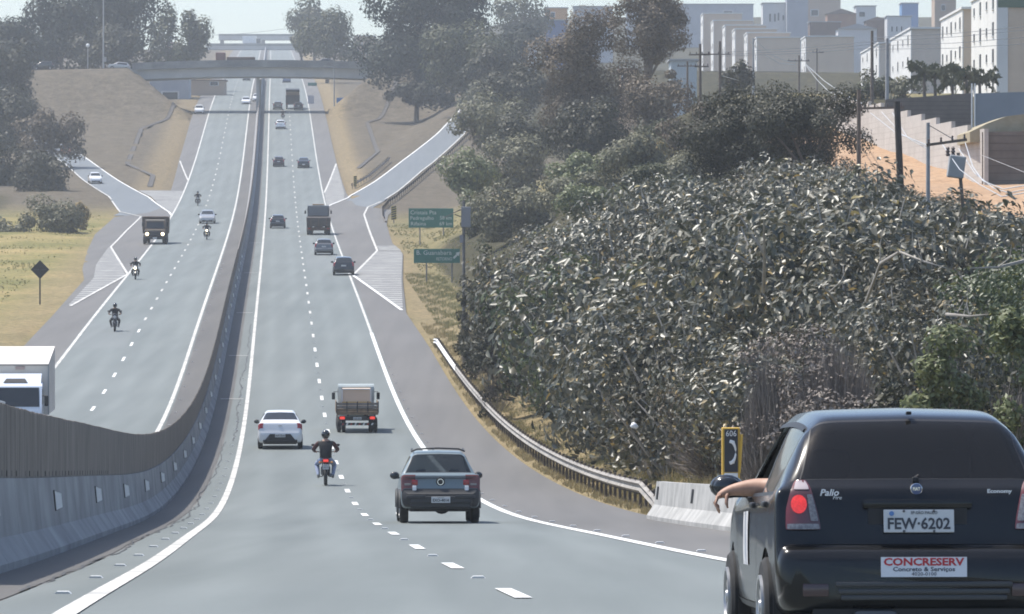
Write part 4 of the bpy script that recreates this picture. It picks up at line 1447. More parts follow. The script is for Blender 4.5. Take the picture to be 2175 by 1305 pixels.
LEAF_YEL = mat('leaf_dry_yellow', (.3, .23, .09), .7, transl=.25, island=isl((.17, .13, .05), (.30, .22, .08), (.40, .31, .13)))
TWIG = mat('twig_grey_brown', (.16, .13, .11), .8, island=isl((.12, .10, .088), (.21, .18, .155), (.31, .27, .235)))
BARK = mat('bark', (.09, .07, .055), .9, (.16, .13, .105), 3.0)
BARK_P = mat('bark_pale', (.26, .24, .21), .8, (.40, .37, .33), 3.0)

def rnd_unit(n, rs):
    v = rs.normal(size=(n, 3))
    return v / np.linalg.norm(v, axis=1, keepdims=True)

def leaf_mesh(name, P, Nrm, size, m, rs, long=1.0, fold=0.0, down=0.0):
    """many small leaf faces at P; each leaf is one loose piece"""
    n = len(P)
    Nrm = Nrm / np.linalg.norm(Nrm, axis=1, keepdims=True)
    t = rnd_unit(n, rs)
    t[:, 2] -= down
    a = t - Nrm * np.sum(t * Nrm, 1, keepdims=True)
    a /= np.linalg.norm(a, axis=1, keepdims=True) + 1e-9
    b = np.cross(Nrm, a)
    s = size * rs.uniform(.65, 1.25, (n, 1))
    L, W = s * .5 * long, s * .5
    if fold:
        pts = np.stack([P - a * L, P - a * L * .25 + b * W * .62 + Nrm * s * fold, P + a * L * .42 + b * W * .45 + Nrm * s * fold, P + a * L, P + a * L * .42 - b * W * .45 + Nrm * s * fold, P - a * L * .25 - b * W * .62 + Nrm * s * fold, P + a * L * .08], 1)
        k = 7
        base = (np.arange(n) * k)[:, None]
        f = np.concatenate([base + np.array([[0, 6, 2, 1]]), base + np.array([[6, 3, 2, 2]])[:, :0].repeat(n, 0) if False else base + np.array([[0, 5, 4, 6]])], 0)
        f3 = np.concatenate([base + np.array([[6, 3, 2]]), base + np.array([[6, 4, 3]])], 0)
        nv = n * k
        me = bpy.data.meshes.new(name)
        loops = np.concatenate([f.ravel(), f3.ravel()]).astype(np.int32)
        tot = np.concatenate([np.full(len(f), 4), np.full(len(f3), 3)]).astype(np.int32)
    else:
        w2 = rs.uniform(.5, 1.0, (n, 1))
        pts = np.stack([P - a * L, P + b * W * w2 - a * L * .1, P + a * L, P - b * W * w2 + a * L * .1], 1)
        k = 4
        f = (np.arange(n) * 4)[:, None] + np.arange(4)[None]
        nv = n * 4
        me = bpy.data.meshes.new(name)
        loops = f.ravel().astype(np.int32)
        tot = np.full(len(f), 4, dtype=np.int32)
    me.vertices.add(nv)
    me.vertices.foreach_set('co', pts.reshape(-1).astype(np.float32))
    me.loops.add(len(loops))
    me.loops.foreach_set('vertex_index', loops)
    me.polygons.add(len(tot))
    me.polygons.foreach_set('loop_start', np.concatenate([[0], np.cumsum(tot)[:-1]]).astype(np.int32))
    me.polygons.foreach_set('loop_total', tot)
    me.materials.append(m)
    me.update(calc_edges=True)
    return me

def crown_points(rx, ry, rz, m, n, rs, hollow=.55, lobe=(.26, .46), bottom=-.75):
    """points and outward directions for a clumpy crown about the origin"""
    C, Rr = [], []
    while len(C) < m:
        d = rnd_unit(1, rs)[0]
        q = d * rs.uniform(.25, .80)
        if q[2] < bottom: continue
        C.append(q * np.array([rx, ry, rz])); Rr.append(rs.uniform(*lobe) * min(rx, rz))
    C, Rr = np.array(C), np.array(Rr)
    w = Rr ** 2
    idx = rs.choice(m, n, p=w / w.sum())
    d = rnd_unit(n, rs)
    rad = (hollow + (1 - hollow) * np.sqrt(rs.uniform(0, 1, (n, 1)))) * Rr[idx][:, None]
    # ragged outline
    rad *= rs.uniform(.86, 1.16, (n, 1))
    P = C[idx] + d * rad * np.array([1, 1, .85])
    for ax, rr_ in ((0, rx), (1, ry), (2, rz)):
        lo, hi = np.percentile(P[:, ax], [1.2, 98.8])
        P[:, ax] = (P[:, ax] - (lo + hi) / 2) * (2 * rr_ / (hi - lo))
        C[:, ax] = (C[:, ax] - (lo + hi) / 2) * (2 * rr_ / (hi - lo))
    out = P / np.array([rx, ry, rz])
    return P, d + .35 * out + np.array([0, 0, .25]), C

def tree(name, label, rect, Y, m, lobes=16, dens=1.0, leaf_px=2.9, trunk=True, cat='tree', group=None, ybase=None, bark=None, seed=None, hollow=.5, lobe=(.32, .52), depth=.8, base_u=None, long=1.3, sz=None):
    x0, y0, x1, y1 = rect
    rs = np.random.RandomState(seed if seed is not None else int(abs(x0 * 7 + y0 * 13 + Y)) % 9973)
    a, c = PX(x0, y1, Y), PX(x1, y0, Y)
    cx, cz = (a.x + c.x) / 2, (a.z + c.z) / 2
    rx, rz = (c.x - a.x) / 2, (c.z - a.z) / 2
    zg = tz(cx, Y) if ybase is None else PX(0, ybase, Y).z
    zg = min(zg, a.z + .2)
    root = thing(name, label, cat, (cx, Y, zg), group)
    ppm = F / Y * .471
    s = sz or min(max(leaf_px / ppm, .09), .9)
    n = int(dens * 10 * math.pi * rx * rz / (.42 * s * s * long))
    n = min(max(n, 900), 34000)
    P, N, C = crown_points(rx * .97, rx * depth, rz * .97, lobes, n, rs, hollow, lobe)
    P[:, 2] += cz - zg
    P[:, 2] = np.maximum(P[:, 2], .05)
    me = leaf_mesh('crown', P, N + rnd_unit(n, rs) * .7, s, m, rs, long)
    o = bpy.data.objects.new('crown', me); o.parent = root; link(o)
    if trunk:
        H = cz - zg
        b = MB()
        r = max(.08, min(.45, .035 * (H + rz)))
        b.tube([(0, 0, -.6), (rx * .03, 0, H * .5), (0, 0, H + rz * .3)], [r, r * .75, r * .3], 8)
        for q in C[:7]:
            b.tube([(0, 0, max(.1, H * .55)), (q[0] * .5, q[1] * .5, (max(.1, H * .55) + H + q[2]) / 2 + .05 * rz), (q[0], q[1], H + q[2])], [r * .45, r * .28, r * .1], 5)
        b.build('trunk', bark or BARK, root, 50)
    return root

HZ = 'dark trees left of the bridge'
tree('broadleaf_tree', 'tall dark tree at the upper left behind the crossing road', (50, -30, 205, 160), 985, LEAF_HAZY, 22, group=HZ)
tree('broadleaf_tree', 'tallest dark tree behind the tall pale pole', (165, -60, 345, 130), 1000, LEAF_HAZY, 24, group=HZ)
tree('broadleaf_tree', 'lower bushy tree behind the silver car on the bridge road', (150, 55, 330, 158), 965, LEAF_DARK, 22, group=HZ)
tree('broadleaf_tree', 'dark low tree beside the crossing road at far left', (-40, 40, 95, 165), 960, LEAF_HAZY, 20, group=HZ)
tree('broadleaf_tree', 'thin olive tree right of the tallest dark tree', (318, 15, 395, 150), 1060, LEAF_MID, 12, dens=.6)
tree('broadleaf_tree', 'round-topped green tree left of the highway with a pointed crown', (374, 26, 448, 135), 1040, LEAF_MID, 14)
tree('broadleaf_tree', 'dark tree cut by the left edge below the crossing road', (-50, 85, 72, 270), 845, LEAF_DARK, 20)
tree('broadleaf_tree', 'dark tree at the left edge above the entry ramp', (-45, 190, 80, 340), 790, LEAF_DARK, 18)
tree('broadleaf_tree', 'brownish spreading tree over the entry ramp', (35, 238, 182, 352), 735, LEAF_BROWN, 18, dens=.75, lobe=(.26, .44))
tree('broadleaf_tree', 'dense dark tree at the left edge beside the entry ramp', (-40, 290, 75, 470), 690, LEAF_DARK, 20)
tree('broadleaf_tree', 'dark round tree between the left edge and the grey shrub', (35, 325, 145, 470), 668, LEAF_DARK, 18)
tree('roadside_shrub', 'grey-olive shrub standing alone on the left grass', (62, 418, 174, 502), 538, LEAF_OLIVE, 14, leaf_px=2.4, trunk=False, cat='shrub')
tree('roadside_shrub', 'low olive shrub at the left edge of the grass', (-20, 455, 72, 508), 530, LEAF_OLIVE, 12, leaf_px=2.4, trunk=False, cat='shrub', dens=.8)
tree('roadside_shrub', 'dry yellow grass clump beside the grey-olive shrub', (160, 430, 190, 490), 545, LEAF_YEL, 8, leaf_px=2.2, trunk=False, cat='shrub', dens=.5)
tree('broadleaf_tree', 'round dark tree on the skyline right of the far bridges', (612, -2, 722, 88), 1330, LEAF_MID, 18)
tree('broadleaf_tree', 'round green tree in front of the skyline tree, just above the bridge', (634, 24, 756, 132), 1120, LEAF_MID, 20)
tree('broadleaf_tree', 'bare-looking olive bush left of the skyline trees', (618, 70, 662, 112), 1200, LEAF_OLIVE, 8, dens=.5)
tree('conifer_tree', 'huge dark conifer right of the bridge', (768, -70, 1000, 215), 880, LEAF_HAZY, 30, lobe=(.24, .42), seed=5)
tree('conifer_tree', 'dark ragged conifer top leaning over the right of the huge conifer', (880, -60, 1042, 160), 890, LEAF_HAZY, 22, lobe=(.24, .42))
tree('broadleaf_tree', 'rounded green tree at the right foot of the huge conifer', (900, 55, 1085, 225), 840, LEAF_MID, 22)
tree('broadleaf_tree', 'pale hazy tree on the skyline right of the conifers', (1050, -12, 1172, 100), 1180, LEAF_MID, 16, dens=.8)
tree('broadleaf_tree', 'dark low tree under the pale skyline tree', (1060, 55, 1165, 165), 930, LEAF_HAZY, 18)
tree('broadleaf_tree', 'dark bushy tree left of the white column', (985, 100, 1110, 200), 800, LEAF_DARK, 18)
tree('broadleaf_tree', 'dull green tree above the end of the exit ramp', (1030, 140, 1170, 262), 690, LEAF_DARK, 20)
BRG = 'brownish trees on the right slope'
tree('brown_tree', 'large brownish tree, the tall leafy mass left of the utility poles', (1138, 35, 1352, 320), 500, LEAF_BROWN, 40, lobe=(.2, .36), seed=3, leaf_px=2.3)
tree('brown_tree', 'upper brown crown leaning right over the utility poles', (1285, -20, 1458, 130), 515, LEAF_BROWN, 28, lobe=(.2, .36), ybase=330, leaf_px=2.3)
tree('brown_tree', 'dark shaded tree at the foot of the large brownish tree', (1165, 215, 1335, 365), 470, LEAF_DARK, 22)
tree('brown_tree', 'thin brownish tree with visible trunk right of the large brownish tree', (1325, 165, 1485, 300), 470, LEAF_BROWN, 16, dens=.5, lobe=(.24, .42), ybase=380)
tree('round_dark_tree', 'wide dark dome-shaped tree above the glossy thicket', (1448, 186, 1700, 385), 285, LEAF_DARK, 46, leaf_px=2.2, lobe=(.2, .36), seed=9)
tree('round_dark_tree', 'right half of the dark dome tree beside the long cross-arm pole', (1600, 190, 1838, 385), 278, LEAF_DARK, 42, leaf_px=2.2, lobe=(.2, .36), seed=10)
tree('hillside_tree', 'dark green tree between the tall wooden poles and the tan blocks', (1530, 132, 1602, 215), 520, LEAF_DARK, 14, dens=.8)
tree('hillside_tree', 'light shrubby tree before the lowest white block', (1806, 150, 1905, 222), 452, LEAF_MID, 12, dens=.6, cat='shrub')
tree('hillside_tree', 'grey-green shrub between the two poles before the white blocks', (1880, 165, 1965, 222), 430, LEAF_OLIVE, 12, dens=.6, cat='shrub')
LG = 'light green bushes on the lower slope'
tree('slope_shrub', 'light green bush right of the exit ramp', (935, 320, 1055, 440), 500, LEAF_LIGHT, 14, trunk=False, cat='shrub', group=LG)
tree('slope_shrub', 'grey-green bush above the solar panel pole', (1000, 290, 1160, 420), 520, LEAF_OLIVE, 18, trunk=False, cat='shrub', group=LG)
tree('slope_shrub', 'speckled shrub in the middle of the right slope below the conifers', (965, 205, 1150, 330), 600, LEAF_OLIVE, 22, trunk=False, cat='shrub')
tree('slope_shrub', 'bright green bush below the large brownish tree', (1165, 325, 1290, 420), 430, LEAF_LIGHT, 14, trunk=False, cat='shrub', group=LG)
tree('slope_shrub', 'bright green bush right of the other one, below the thin brownish tree', (1265, 318, 1385, 410), 420, LEAF_LIGHT, 14, trunk=False, cat='shrub', group=LG)
tree('slope_shrub', 'dry yellow brush under the thin brownish tree', (1375, 300, 1478, 400), 400, LEAF_YEL, 12, trunk=False, cat='shrub', dens=.45)
tree('slope_shrub', 'olive brush filling the slope behind the solar panel pole', (1000, 400, 1180, 520), 400, LEAF_OLIVE, 20, trunk=False, cat='shrub')
tree('slope_shrub', 'olive brush above the left end of the glossy thicket', (1140, 370, 1330, 470), 380, LEAF_OLIVE, 20, trunk=False, cat='shrub')
tree('slope_shrub', 'dull brush between the yellow brush and the dark dome tree', (1380, 330, 1540, 420), 340, LEAF_OLIVE, 16, trunk=False, cat='shrub')

tree('slope_shrub', 'olive brush on the slope left of the dark dome tree', (1330, 260, 1480, 360), 430, LEAF_MID, 16, trunk=False, cat='shrub')
tree('slope_shrub', 'brown brush under the twin utility poles', (1400, 225, 1560, 330), 400, LEAF_BROWN, 16, trunk=False, cat='shrub')
tree('slope_shrub', 'brown brush beyond the top of the exit ramp', (985, 225, 1120, 310), 650, LEAF_BROWN, 16, trunk=False, cat='shrub')
tree('slope_shrub', 'dull brush between the exit ramp guardrail and the brown tree', (1060, 250, 1200, 350), 540, LEAF_DARK, 18, trunk=False, cat='shrub')
tree('slope_shrub', 'dark brush at the foot of the huge conifer', (820, 165, 960, 225), 872, LEAF_DARK, 14, trunk=False, cat='shrub')
tree('slope_shrub', 'olive brush at the top of the exit ramp', (1000, 175, 1100, 250), 760, LEAF_OLIVE, 14, trunk=False, cat='shrub')
tree('hillside_tree', 'dark tree half hiding the pale blue wall', (1395, 150, 1450, 240), 540, LEAF_BROWN, 10, dens=.7)
tree('hillside_tree', 'olive trees along the hillside behind the tall wooden poles', (1470, 190, 1580, 260), 560, LEAF_MID, 12, dens=.8)

tree('slope_shrub', 'light brush filling the gap below the thin brownish tree', (1270, 285, 1420, 410), 365, LEAF_OLIVE, 18, trunk=False, cat='shrub')
tree('slope_shrub', 'green brush at the upper left edge of the glossy thicket', (1180, 395, 1340, 470), 345, LEAF_LIGHT, 16, trunk=False, cat='shrub')
tree('slope_shrub', 'dull green brush left of the dry yellow brush', (1330, 350, 1470, 430), 325, LEAF_MID, 16, trunk=False, cat='shrub')
tree('slope_shrub', 'olive brush behind the green direction signs', (985, 430, 1080, 540), 440, LEAF_MID, 14, trunk=False, cat='shrub')
tree('slope_shrub', 'grey-green brush over the end of the exit ramp', (975, 185, 1050, 262), 800, LEAF_OLIVE, 12, trunk=False, cat='shrub')

# palms before the white apartment block
def palm(label, x, ytop, Y, seed):
    rs = np.random.RandomState(seed)
    p = PX(x, ytop, Y)
    zg = tz(p.x, Y)
    root = thing('palm_tree', label, 'palm', (p.x, Y, zg), 'palms before the white apartment block')
    h = p.z - zg - .9
    b = MB(); b.tube([(0, 0, -.4), (.05, 0, h * .5), (0, 0, h)], [.16, .13, .11], 8); b.build('trunk', BARK, root, 50)
    P, N = [], []
    for k in range(17):
        az, el = rs.uniform(0, 6.28), rs.uniform(-.1, 1.2)
        L = rs.uniform(1.2, 1.9)
        for t in np.linspace(.08, 1, 16):
            r = L * t
            z = math.sin(el) * r - .55 * (r ** 2) * math.cos(el) * .7
            for sgn in (-1, 1):
                P.append((math.cos(az) * math.cos(el * .6) * r + rs.normal() * .05, math.sin(az) * math.cos(el * .6) * r + rs.normal() * .05, h + z - .10 * rs.uniform(0, 2)))
                N.append((math.cos(az + 1.57 * sgn), math.sin(az + 1.57 * sgn), .3))
    me = leaf_mesh('fronds', np.array(P), np.array(N), .22, LEAF_MID, rs, 2.4, 0, .9)
    o = bpy.data.objects.new('fronds', me); o.parent = root; link(o)
for i, (x, yt, lb) in enumerate([(1962, 132, 'leftmost palm before the white apartment block'), (1985, 136, 'second palm from the left before the white apartment block'), (2022, 150, 'third palm from the left before the white apartment block'), (2052, 140, 'fourth palm from the left before the white apartment block'), (2080, 148, 'rightmost palm before the white apartment block')]):
    palm(lb, x, yt, 408 + i * 3, 20 + i)

# ---------------------------------------------------------------- thicket of large glossy leaves
def big_leaf_variant(seed, m=None, n=3600, sz=.19, stems=9):
    rs = np.random.RandomState(seed)
    root = thing('large_leaf_shrub', 'tall shrub of large drooping glossy leaves in the dense thicket on the right slope', 'shrub', (0, 0, 0), 'large-leaved shrubs of the right-hand thicket')
    P, N, C = crown_points(2.35, 2.2, 2.3, 24, n, rs, .45, (.24, .42))
    P[:, 2] += 2.7
    P[:, 2] = np.maximum(P[:, 2], .15)
    me = leaf_mesh('foliage', P, N * np.array([1, 1, .9]) + rnd_unit(n, rs) * .8, sz, m or LEAF_BIG, rs, 1.15, .12, .9)
    o = bpy.data.objects.new('foliage', me); o.parent = root; link(o)
    b = MB()
    for k in range(stems):
        q = C[k] + np.array([0, 0, 2.7])
        mid = Vector((q[0] * .45 + rs.normal() * .2, q[1] * .45 + rs.normal() * .2, q[2] * .55))
        e = Vector(q) * 1.0
        e2 = e + (e - mid) * .45
        b.tube([(rs.normal() * .15, rs.normal() * .15, -.6), mid, e, e2], [.06, .045, .028, .012], 5)
    b.build('stems', BARK_P, root, 60)
    return root
variants = [big_leaf_variant(100), big_leaf_variant(101, None, 3000, .22), big_leaf_variant(102, LEAF_BIG2, 2600, .19, 16), big_leaf_variant(103, LEAF_BIG3, 3400, .18), big_leaf_variant(104, LEAF_BIG2, 1300, .18, 24)]
used = [False] * 5
spots = []
Y = 128.0
while Y < 305:
    u = 10.6 + R.uniform(-.3, .5)
    lim = 30 if Y < 215 else 28
    while u < lim:
        yy = Y + R.uniform(-1.2, 1.2)
        uu = u + R.uniform(-.5, .5)
        x_px = CX + (xr(yy) + uu) * F / yy
        if x_px < 2235 and not (yy < 138 and uu < 13.5) and not (yy > 262 and uu < 11.5):
            spots.append((uu, yy))
        u += 3.3
    Y += 3.9
for i, (u, Y) in enumerate(spots):
    k = R.choices(range(5), (5, 5, 3, 2, 2))[0]
    if not used[k]:
        o = variants[k]; used[k] = True
    else:
        o = copy_tree(variants[k])
    g = TG(u, Y)
    o.location = g
    # crowns stay below the sight lines to the earth bank and the dome tree
    x_px = CX + g.x * F / Y
    ytop = np.interp(x_px, [960, 1000, 1060, 1200, 1350, 1500, 1650, 1830, 1900, 2000, 2090, 2175], [590, 520, 462, 440, 410, 355, 338, 345, 405, 440, 470, 475])
    hmax = (PX(0, ytop, Y).z - g.z) * R.uniform(.74, 1.02)
    h = min(R.uniform(3.8, 7.4) if Y > 150 else R.uniform(3.4, 4.6), hmax)
    s = max(.42, h / 5.1)
    sx = R.uniform(.95, 1.2) * max(s, .8)
    o.scale = (sx, sx, s)
    o.rotation_euler = (0, 0, R.uniform(0, 6.28))

# ---------------------------------------------------------------- dry brush and fresh bushes at the foot of the thicket
def brush(label, rect, Y_, m, seed, n=2600, twigs=0, sz=.09, cat='shrub', name='brush', group=None, lobe=(.22, .42), long=1.6, u=10.9):
    rs = np.random.RandomState(seed)
    x0, y0, x1, y1 = rect
    Y = (1.9 + u) / (((x0 + x1) / 2 - CX) / F + .045)
    if Y_ > 200: Y = Y_
    a, c = PX(x0, y1, Y), PX(x1, y0, Y)
    cx = (a.x + c.x) / 2
    zg = min(tz(cx, Y), c.z - .6)
    rx, rz = (c.x - a.x) / 2, (c.z - zg) / 2
    root = thing(name, label, cat, (cx, Y, zg), group)
    P, N, C = crown_points(rx * .95, rx * .8, rz * .95, 18, n, rs, .35, lobe)
    P[:, 2] += rz
    P[:, 2] = np.maximum(P[:, 2], .03)
    me = leaf_mesh('foliage', P, N + rnd_unit(n, rs), sz, m, rs, long)
    o = bpy.data.objects.new('foliage', me); o.parent = root; link(o)
    if twigs:
        d = rnd_unit(twigs, rs); d[:, 2] = np.abs(d[:, 2]) * .9 + .15
        e = d * np.array([rx, rx * .8, rz * 1.9]) * rs.uniform(.55, 1.05, (twigs, 1))
        st = e * rs.uniform(.25, .6, (twigs, 1)) + rs.normal(size=(twigs, 3)) * .12
        sd = np.cross(e - st, rs.normal(size=(twigs, 3))); sd /= np.linalg.norm(sd, axis=1, keepdims=True) + 1e-9
        w = .010
        mid = (st + e) / 2 + rs.normal(size=(twigs, 3)) * .06
        V = np.stack([st - sd * w, st + sd * w, mid + sd * w * .8, mid - sd * w * .8, e], 1).reshape(-1, 3)
        base = np.arange(twigs) * 5
        fs = [(int(q), int(q + 1), int(q + 2), int(q + 3)) for q in base] + [(int(q + 3), int(q + 2), int(q + 4)) for q in base]
        sheet('twigs', V, fs, TWIG, root)
    return root
DB = 'dry brush at the foot of the thicket'
brush('tall grey-brown leafless bush rising behind the black hatchback roof', (1650, 700, 1905, 905), 122, TWIG, 1, 9000, 7000, .07, group=DB, u=10.2)
brush('small domed grey-brown bush left of the tall leafless one', (1565, 722, 1695, 860), 125, TWIG, 2, 4200, 3200, .07, group=DB, u=10.2)
brush('tangled dry brush behind the yellow phone post', (1400, 800, 1680, 1040), 119, LEAF_BROWN, 3, 4200, 2200, .075, group=DB)
brush('tangled brush between the phone post and the guardrail end', (1270, 850, 1480, 1050), 128, LEAF_BROWN, 4, 3600, 1800, .08, group=DB)
brush('dark green brush over the middle of the guardrail', (1150, 800, 1330, 1010), 143, LEAF_DARK, 5, 3400, 900, .11)
brush('dark leafy brush at the left foot of the thicket', (1075, 780, 1210, 925), 168, LEAF_DARK, 6, 2800, 700, .13)
brush('fresh green bush above the black hatchback roof at right', (1915, 695, 2105, 890), 116, LEAF_LIGHT, 7, 6500, 300, .085, u=9.9)
brush('bright green bush at the right edge above the hatchback', (2110, 655, 2240, 800), 114, LEAF_LIGHT, 8, 2400, 300, .09)
brush('dark brush at the right edge behind the hatchback', (2030, 790, 2240, 930), 108, LEAF_DARK, 9, 2800, 600, .09)
brush('dark brush right of the tall leafless bush', (1830, 815, 2000, 930), 113, LEAF_DARK, 10, 2600, 600, .09)
brush('dry brush behind the rear window side of the phone post', (1540, 850, 1760, 1050), 112, LEAF_BROWN, 11, 3600, 1600, .075, group=DB)
brush('small dark sapling growing at the foot of the solar panel pole', (972, 690, 1042, 800), 268, LEAF_DARK, 12, 1300, 250, .14)
brush('dark shrub halfway down the edge of the thicket by the grass', (1000, 640, 1110, 800), 232, LEAF_DARK, 13, 2200, 300, .14)
brush('leafy shrub beside the pole cabinet at the thicket edge', (985, 520, 1080, 640), 300, LEAF_MID, 14, 1800, 200, .16)
brush('dark shrub hugging the pole shaft at the thicket edge', (968, 585, 1020, 690), 275, LEAF_DARK, 15, 1000, 150, .15)

# bare pale branches poking out of the thicket
def bare_branch(label, pts, Y, r=.05):
    Y = 119 if pts[0][0] > 1700 else 134
    r = r * .95
    P = [PX(x, y, Y + dY * .4) for x, y, dY in pts]
    o0 = P[0].copy()
    b = MB()
    n = len(P)
    b.tube([p - o0 for p in P], [r * (1 - .7 * i / (n - 1)) for i in range(n)], 6)
    for i in range(1, n - 1):
        d = Vector((R.uniform(-.5, .5), R.uniform(-.4, .2), R.uniform(.2, .7)))
        b.tube([P[i] - o0, P[i] - o0 + d * .6, P[i] - o0 + d * 1.1 + Vector((R.uniform(-.2, .2), 0, .2))], [r * .4, r * .25, r * .08], 5)
    o = b.build('bare_branch', BARK_P, None, 60); o.location = o0
    return tag(o, label, 'branch', 'bare branches in the thicket')
bare_branch('pale bare branch bending over the middle right of the thicket', [(1840, 640, 6), (1870, 560, 2), (1910, 535, 0), (1960, 555, -2), (2010, 570, -2)], 150)
bare_branch('upright pale branch in the centre of the thicket', [(1622, 620, 5), (1624, 540, 0), (1622, 465, -2)], 160, .06)
bare_branch('pale horizontal branch near the right edge', [(2175, 555, 4), (2120, 568, 0), (2060, 570, -1)], 140, .05)
bare_branch('short curved pale branch low in the thicket', [(1780, 650, 4), (1760, 622, 0), (1742, 606, -2)], 146, .045)
bare_branch('slanting pale branch left of the thicket centre', [(1590, 560, 4), (1555, 535, 0), (1510, 522, -1)], 165, .045)
bare_branch('pale horizontal branch above the fresh green bush', [(2010, 668, 3), (2060, 672, 0), (2100, 668, -1)], 128, .045)

# litter on the slope
b = MB(); b.ball((0, 0, 0), (.09, .06, .07), 7, 5); b.ball((.06, 0, -.03), (.06, .05, .05), 6, 4); b.v = [(x + R.uniform(-.015, .015), y, z + R.uniform(-.015, .015)) for x, y, z in b.v]
o = b.build('plastic_bag', mat('white_plastic', (.7, .7, .7), .5), None, 60); o.location = PX(1346, 904, 122)
tag(o, 'white plastic bag caught in the brush above the guardrail', 'bag')

# ---------------------------------------------------------------- verge grass (uncountable)
def verge_grass(name, label, spots, h, m, seed):
    rs = np.random.RandomState(seed)
    n = len(spots)
    B = np.array(spots)
    az = rs.uniform(0, 6.28, n)
    lean = rs.normal(size=(n, 2)) * .35
    hh = h * rs.uniform(.4, 1.3, n)
    w = .012 + .012 * rs.uniform(size=n)
    sx, sy = np.cos(az) * w, np.sin(az) * w
    V = np.zeros((n, 3, 3))
    V[:, 0] = B + np.stack([-sx, -sy, 0 * sx], 1)
    V[:, 1] = B + np.stack([sx, sy, 0 * sx], 1)
    V[:, 2] = B + np.stack([lean[:, 0] * hh, lean[:, 1] * hh, hh], 1)
    me = bpy.data.meshes.new(name)
    me.vertices.add(n * 3); me.vertices.foreach_set('co', V.reshape(-1).astype(np.float32))
    me.loops.add(n * 3); me.loops.foreach_set('vertex_index', np.arange(n * 3, dtype=np.int32))
    me.polygons.add(n); me.polygons.foreach_set('loop_start', (np.arange(n) * 3).astype(np.int32)); me.polygons.foreach_set('loop_total', np.full(n, 3, np.int32))
    me.materials.append(m); me.update(calc_edges=True)
    return tag(link(bpy.data.objects.new(name, me)), label, 'grass', kind='stuff')
GRASS_D = mat('grass_dry', (.3, .25, .12), .8, transl=.3, island=isl((.20, .16, .08), (.32, .26, .13), (.40, .34, .19)))
GRASS_G = mat('grass_green', (.14, .16, .06), .8, transl=.3, island=isl((.10, .12, .045), (.18, .18, .07), (.28, .24, .11)))
def scatter(n, ulo, uhi, Ya, Yb, seed):
    rs = np.random.RandomState(seed)
    Yv = Ya + (Yb - Ya) * rs.uniform(size=n) ** 1.4
    uv = ulo + (uhi - ulo) * rs.uniform(size=n)
    cl = np.sin(uv * 2.1 + Yv * .35) + np.sin(uv * 5 - Yv * .9) + rs.normal(size=n) * .7
    k = cl > -.2
    Yv, uv = Yv[k], uv[k]
    X = np.interp(Yv, GY, GX) + uv
    return np.stack([X, Yv, terr(X, Yv) - .02], 1)
def tufts(name, label, n, box, h, w, m, seed, cond=None):
    rs = np.random.RandomState(seed)
    uv = rs.uniform(box[0], box[1], n); Yv = rs.uniform(box[2], box[3], n)
    k = (np.sin(uv * .9 + Yv * .21) + np.sin(uv * .37 - Yv * .12) + rs.normal(size=n) * .9) > .2
    if cond is not None: k &= cond(uv, Yv)
    uv, Yv = uv[k], Yv[k]
    X = np.interp(Yv, GY, GX) + uv
    P = np.stack([X, Yv, terr(X, Yv) + h * .3], 1)
    N = np.stack([rs.normal(size=len(X)) * .5, -np.ones(len(X)), np.full(len(X), .35)], 1)
    me = leaf_mesh(name, P, N, h, m, rs, 1.0, 0, 0)
    return tag(link(bpy.data.objects.new(name, me)), label, 'grass', kind='stuff')
GRASS_T = mat('grass_tufts', (.16, .16, .07), .9, transl=.45, island=isl((.17, .18, .07), (.27, .25, .11), (.38, .31, .16)))
tufts('left_grass_tufts', 'rough green and straw grass tufts on the left verge', 15000, (-60, -21.5, 320, 590), .17, .05, GRASS_T, 31)
tufts('right_grass_tufts', 'rough straw grass tufts on the verge around the green signs', 5000, (9.6, 17, 340, 560), .17, .05, GRASS_T, 32)
verge_grass('dry_grass', 'dry straw-coloured grass under and before the right guardrail', scatter(52000, 6.95, 8.6, 104, 330, 1), .17, GRASS_D, 2)
verge_grass('verge_grass', 'greenish verge grass between the guardrail and the thicket', scatter(52000, 8.0, 11.0, 118, 420, 3), .24, GRASS_G, 4)
verge_grass('slope_grass', 'tall dry grass scattered through the foot of the thicket', scatter(26000, 9.5, 15, 106, 260, 5), .55, GRASS_D, 6)
# ------------------------------------------------------------------ vehicles
RUB = mat('tyre_rubber', (.018, .018, .019), .8, (.035, .034, .033), 6)
RIM = mat('wheel_rim', (.42, .43, .44), .35, metal=.7)
RIM_D = mat('wheel_rim_dark', (.10, .10, .105), .5, metal=.3)
TRIM = mat('black_trim', (.016, .016, .018), .5)
PLAST = mat('grey_plastic', (.035, .036, .038), .6)
RED_L = mat('lamp_red', (.30, .02, .02), .2, coat=.6)
RED_G = mat('lamp_red_lit', (.45, .03, .02), .25, coat=.5, emit=((1, .06, .04), .55))
CLEAR_L = mat('lamp_clear', (.50, .50, .50), .15, coat=.8)
AMBER = mat('lamp_amber', (.55, .25, .05), .3)
HEAD_ON = mat('headlamp_lit', (.9, .85, .7), .2, emit=((1, .82, .5), 5.0))
PLATE = mat('number_plate', (.52, .53, .53), .45)
SEAT = mat('car_seat', (.06, .055, .055), .8)
DARKIN = mat('car_interior', (.022, .022, .023), .8)
CHROME = mat('chrome', (.6, .6, .6), .15, metal=1.0)
GLASS_D = glass('glass_dark', (.012, .012, .012), .04)
GLASS_D.node_tree.nodes['Principled BSDF'].inputs['Specular IOR Level'].default_value = .3
GLASS_M = glass('glass_tinted', (.018, .022, .025), .30)
GLASS_O = mat('glass_opaque', (.02, .025, .03), .06, spec=.6)
PAINTS = {}
def paint(name, c, rough=.32, coat=.7, metal=.0):
    return mat('paint_' + name, c, rough, coat=coat, metal=metal)

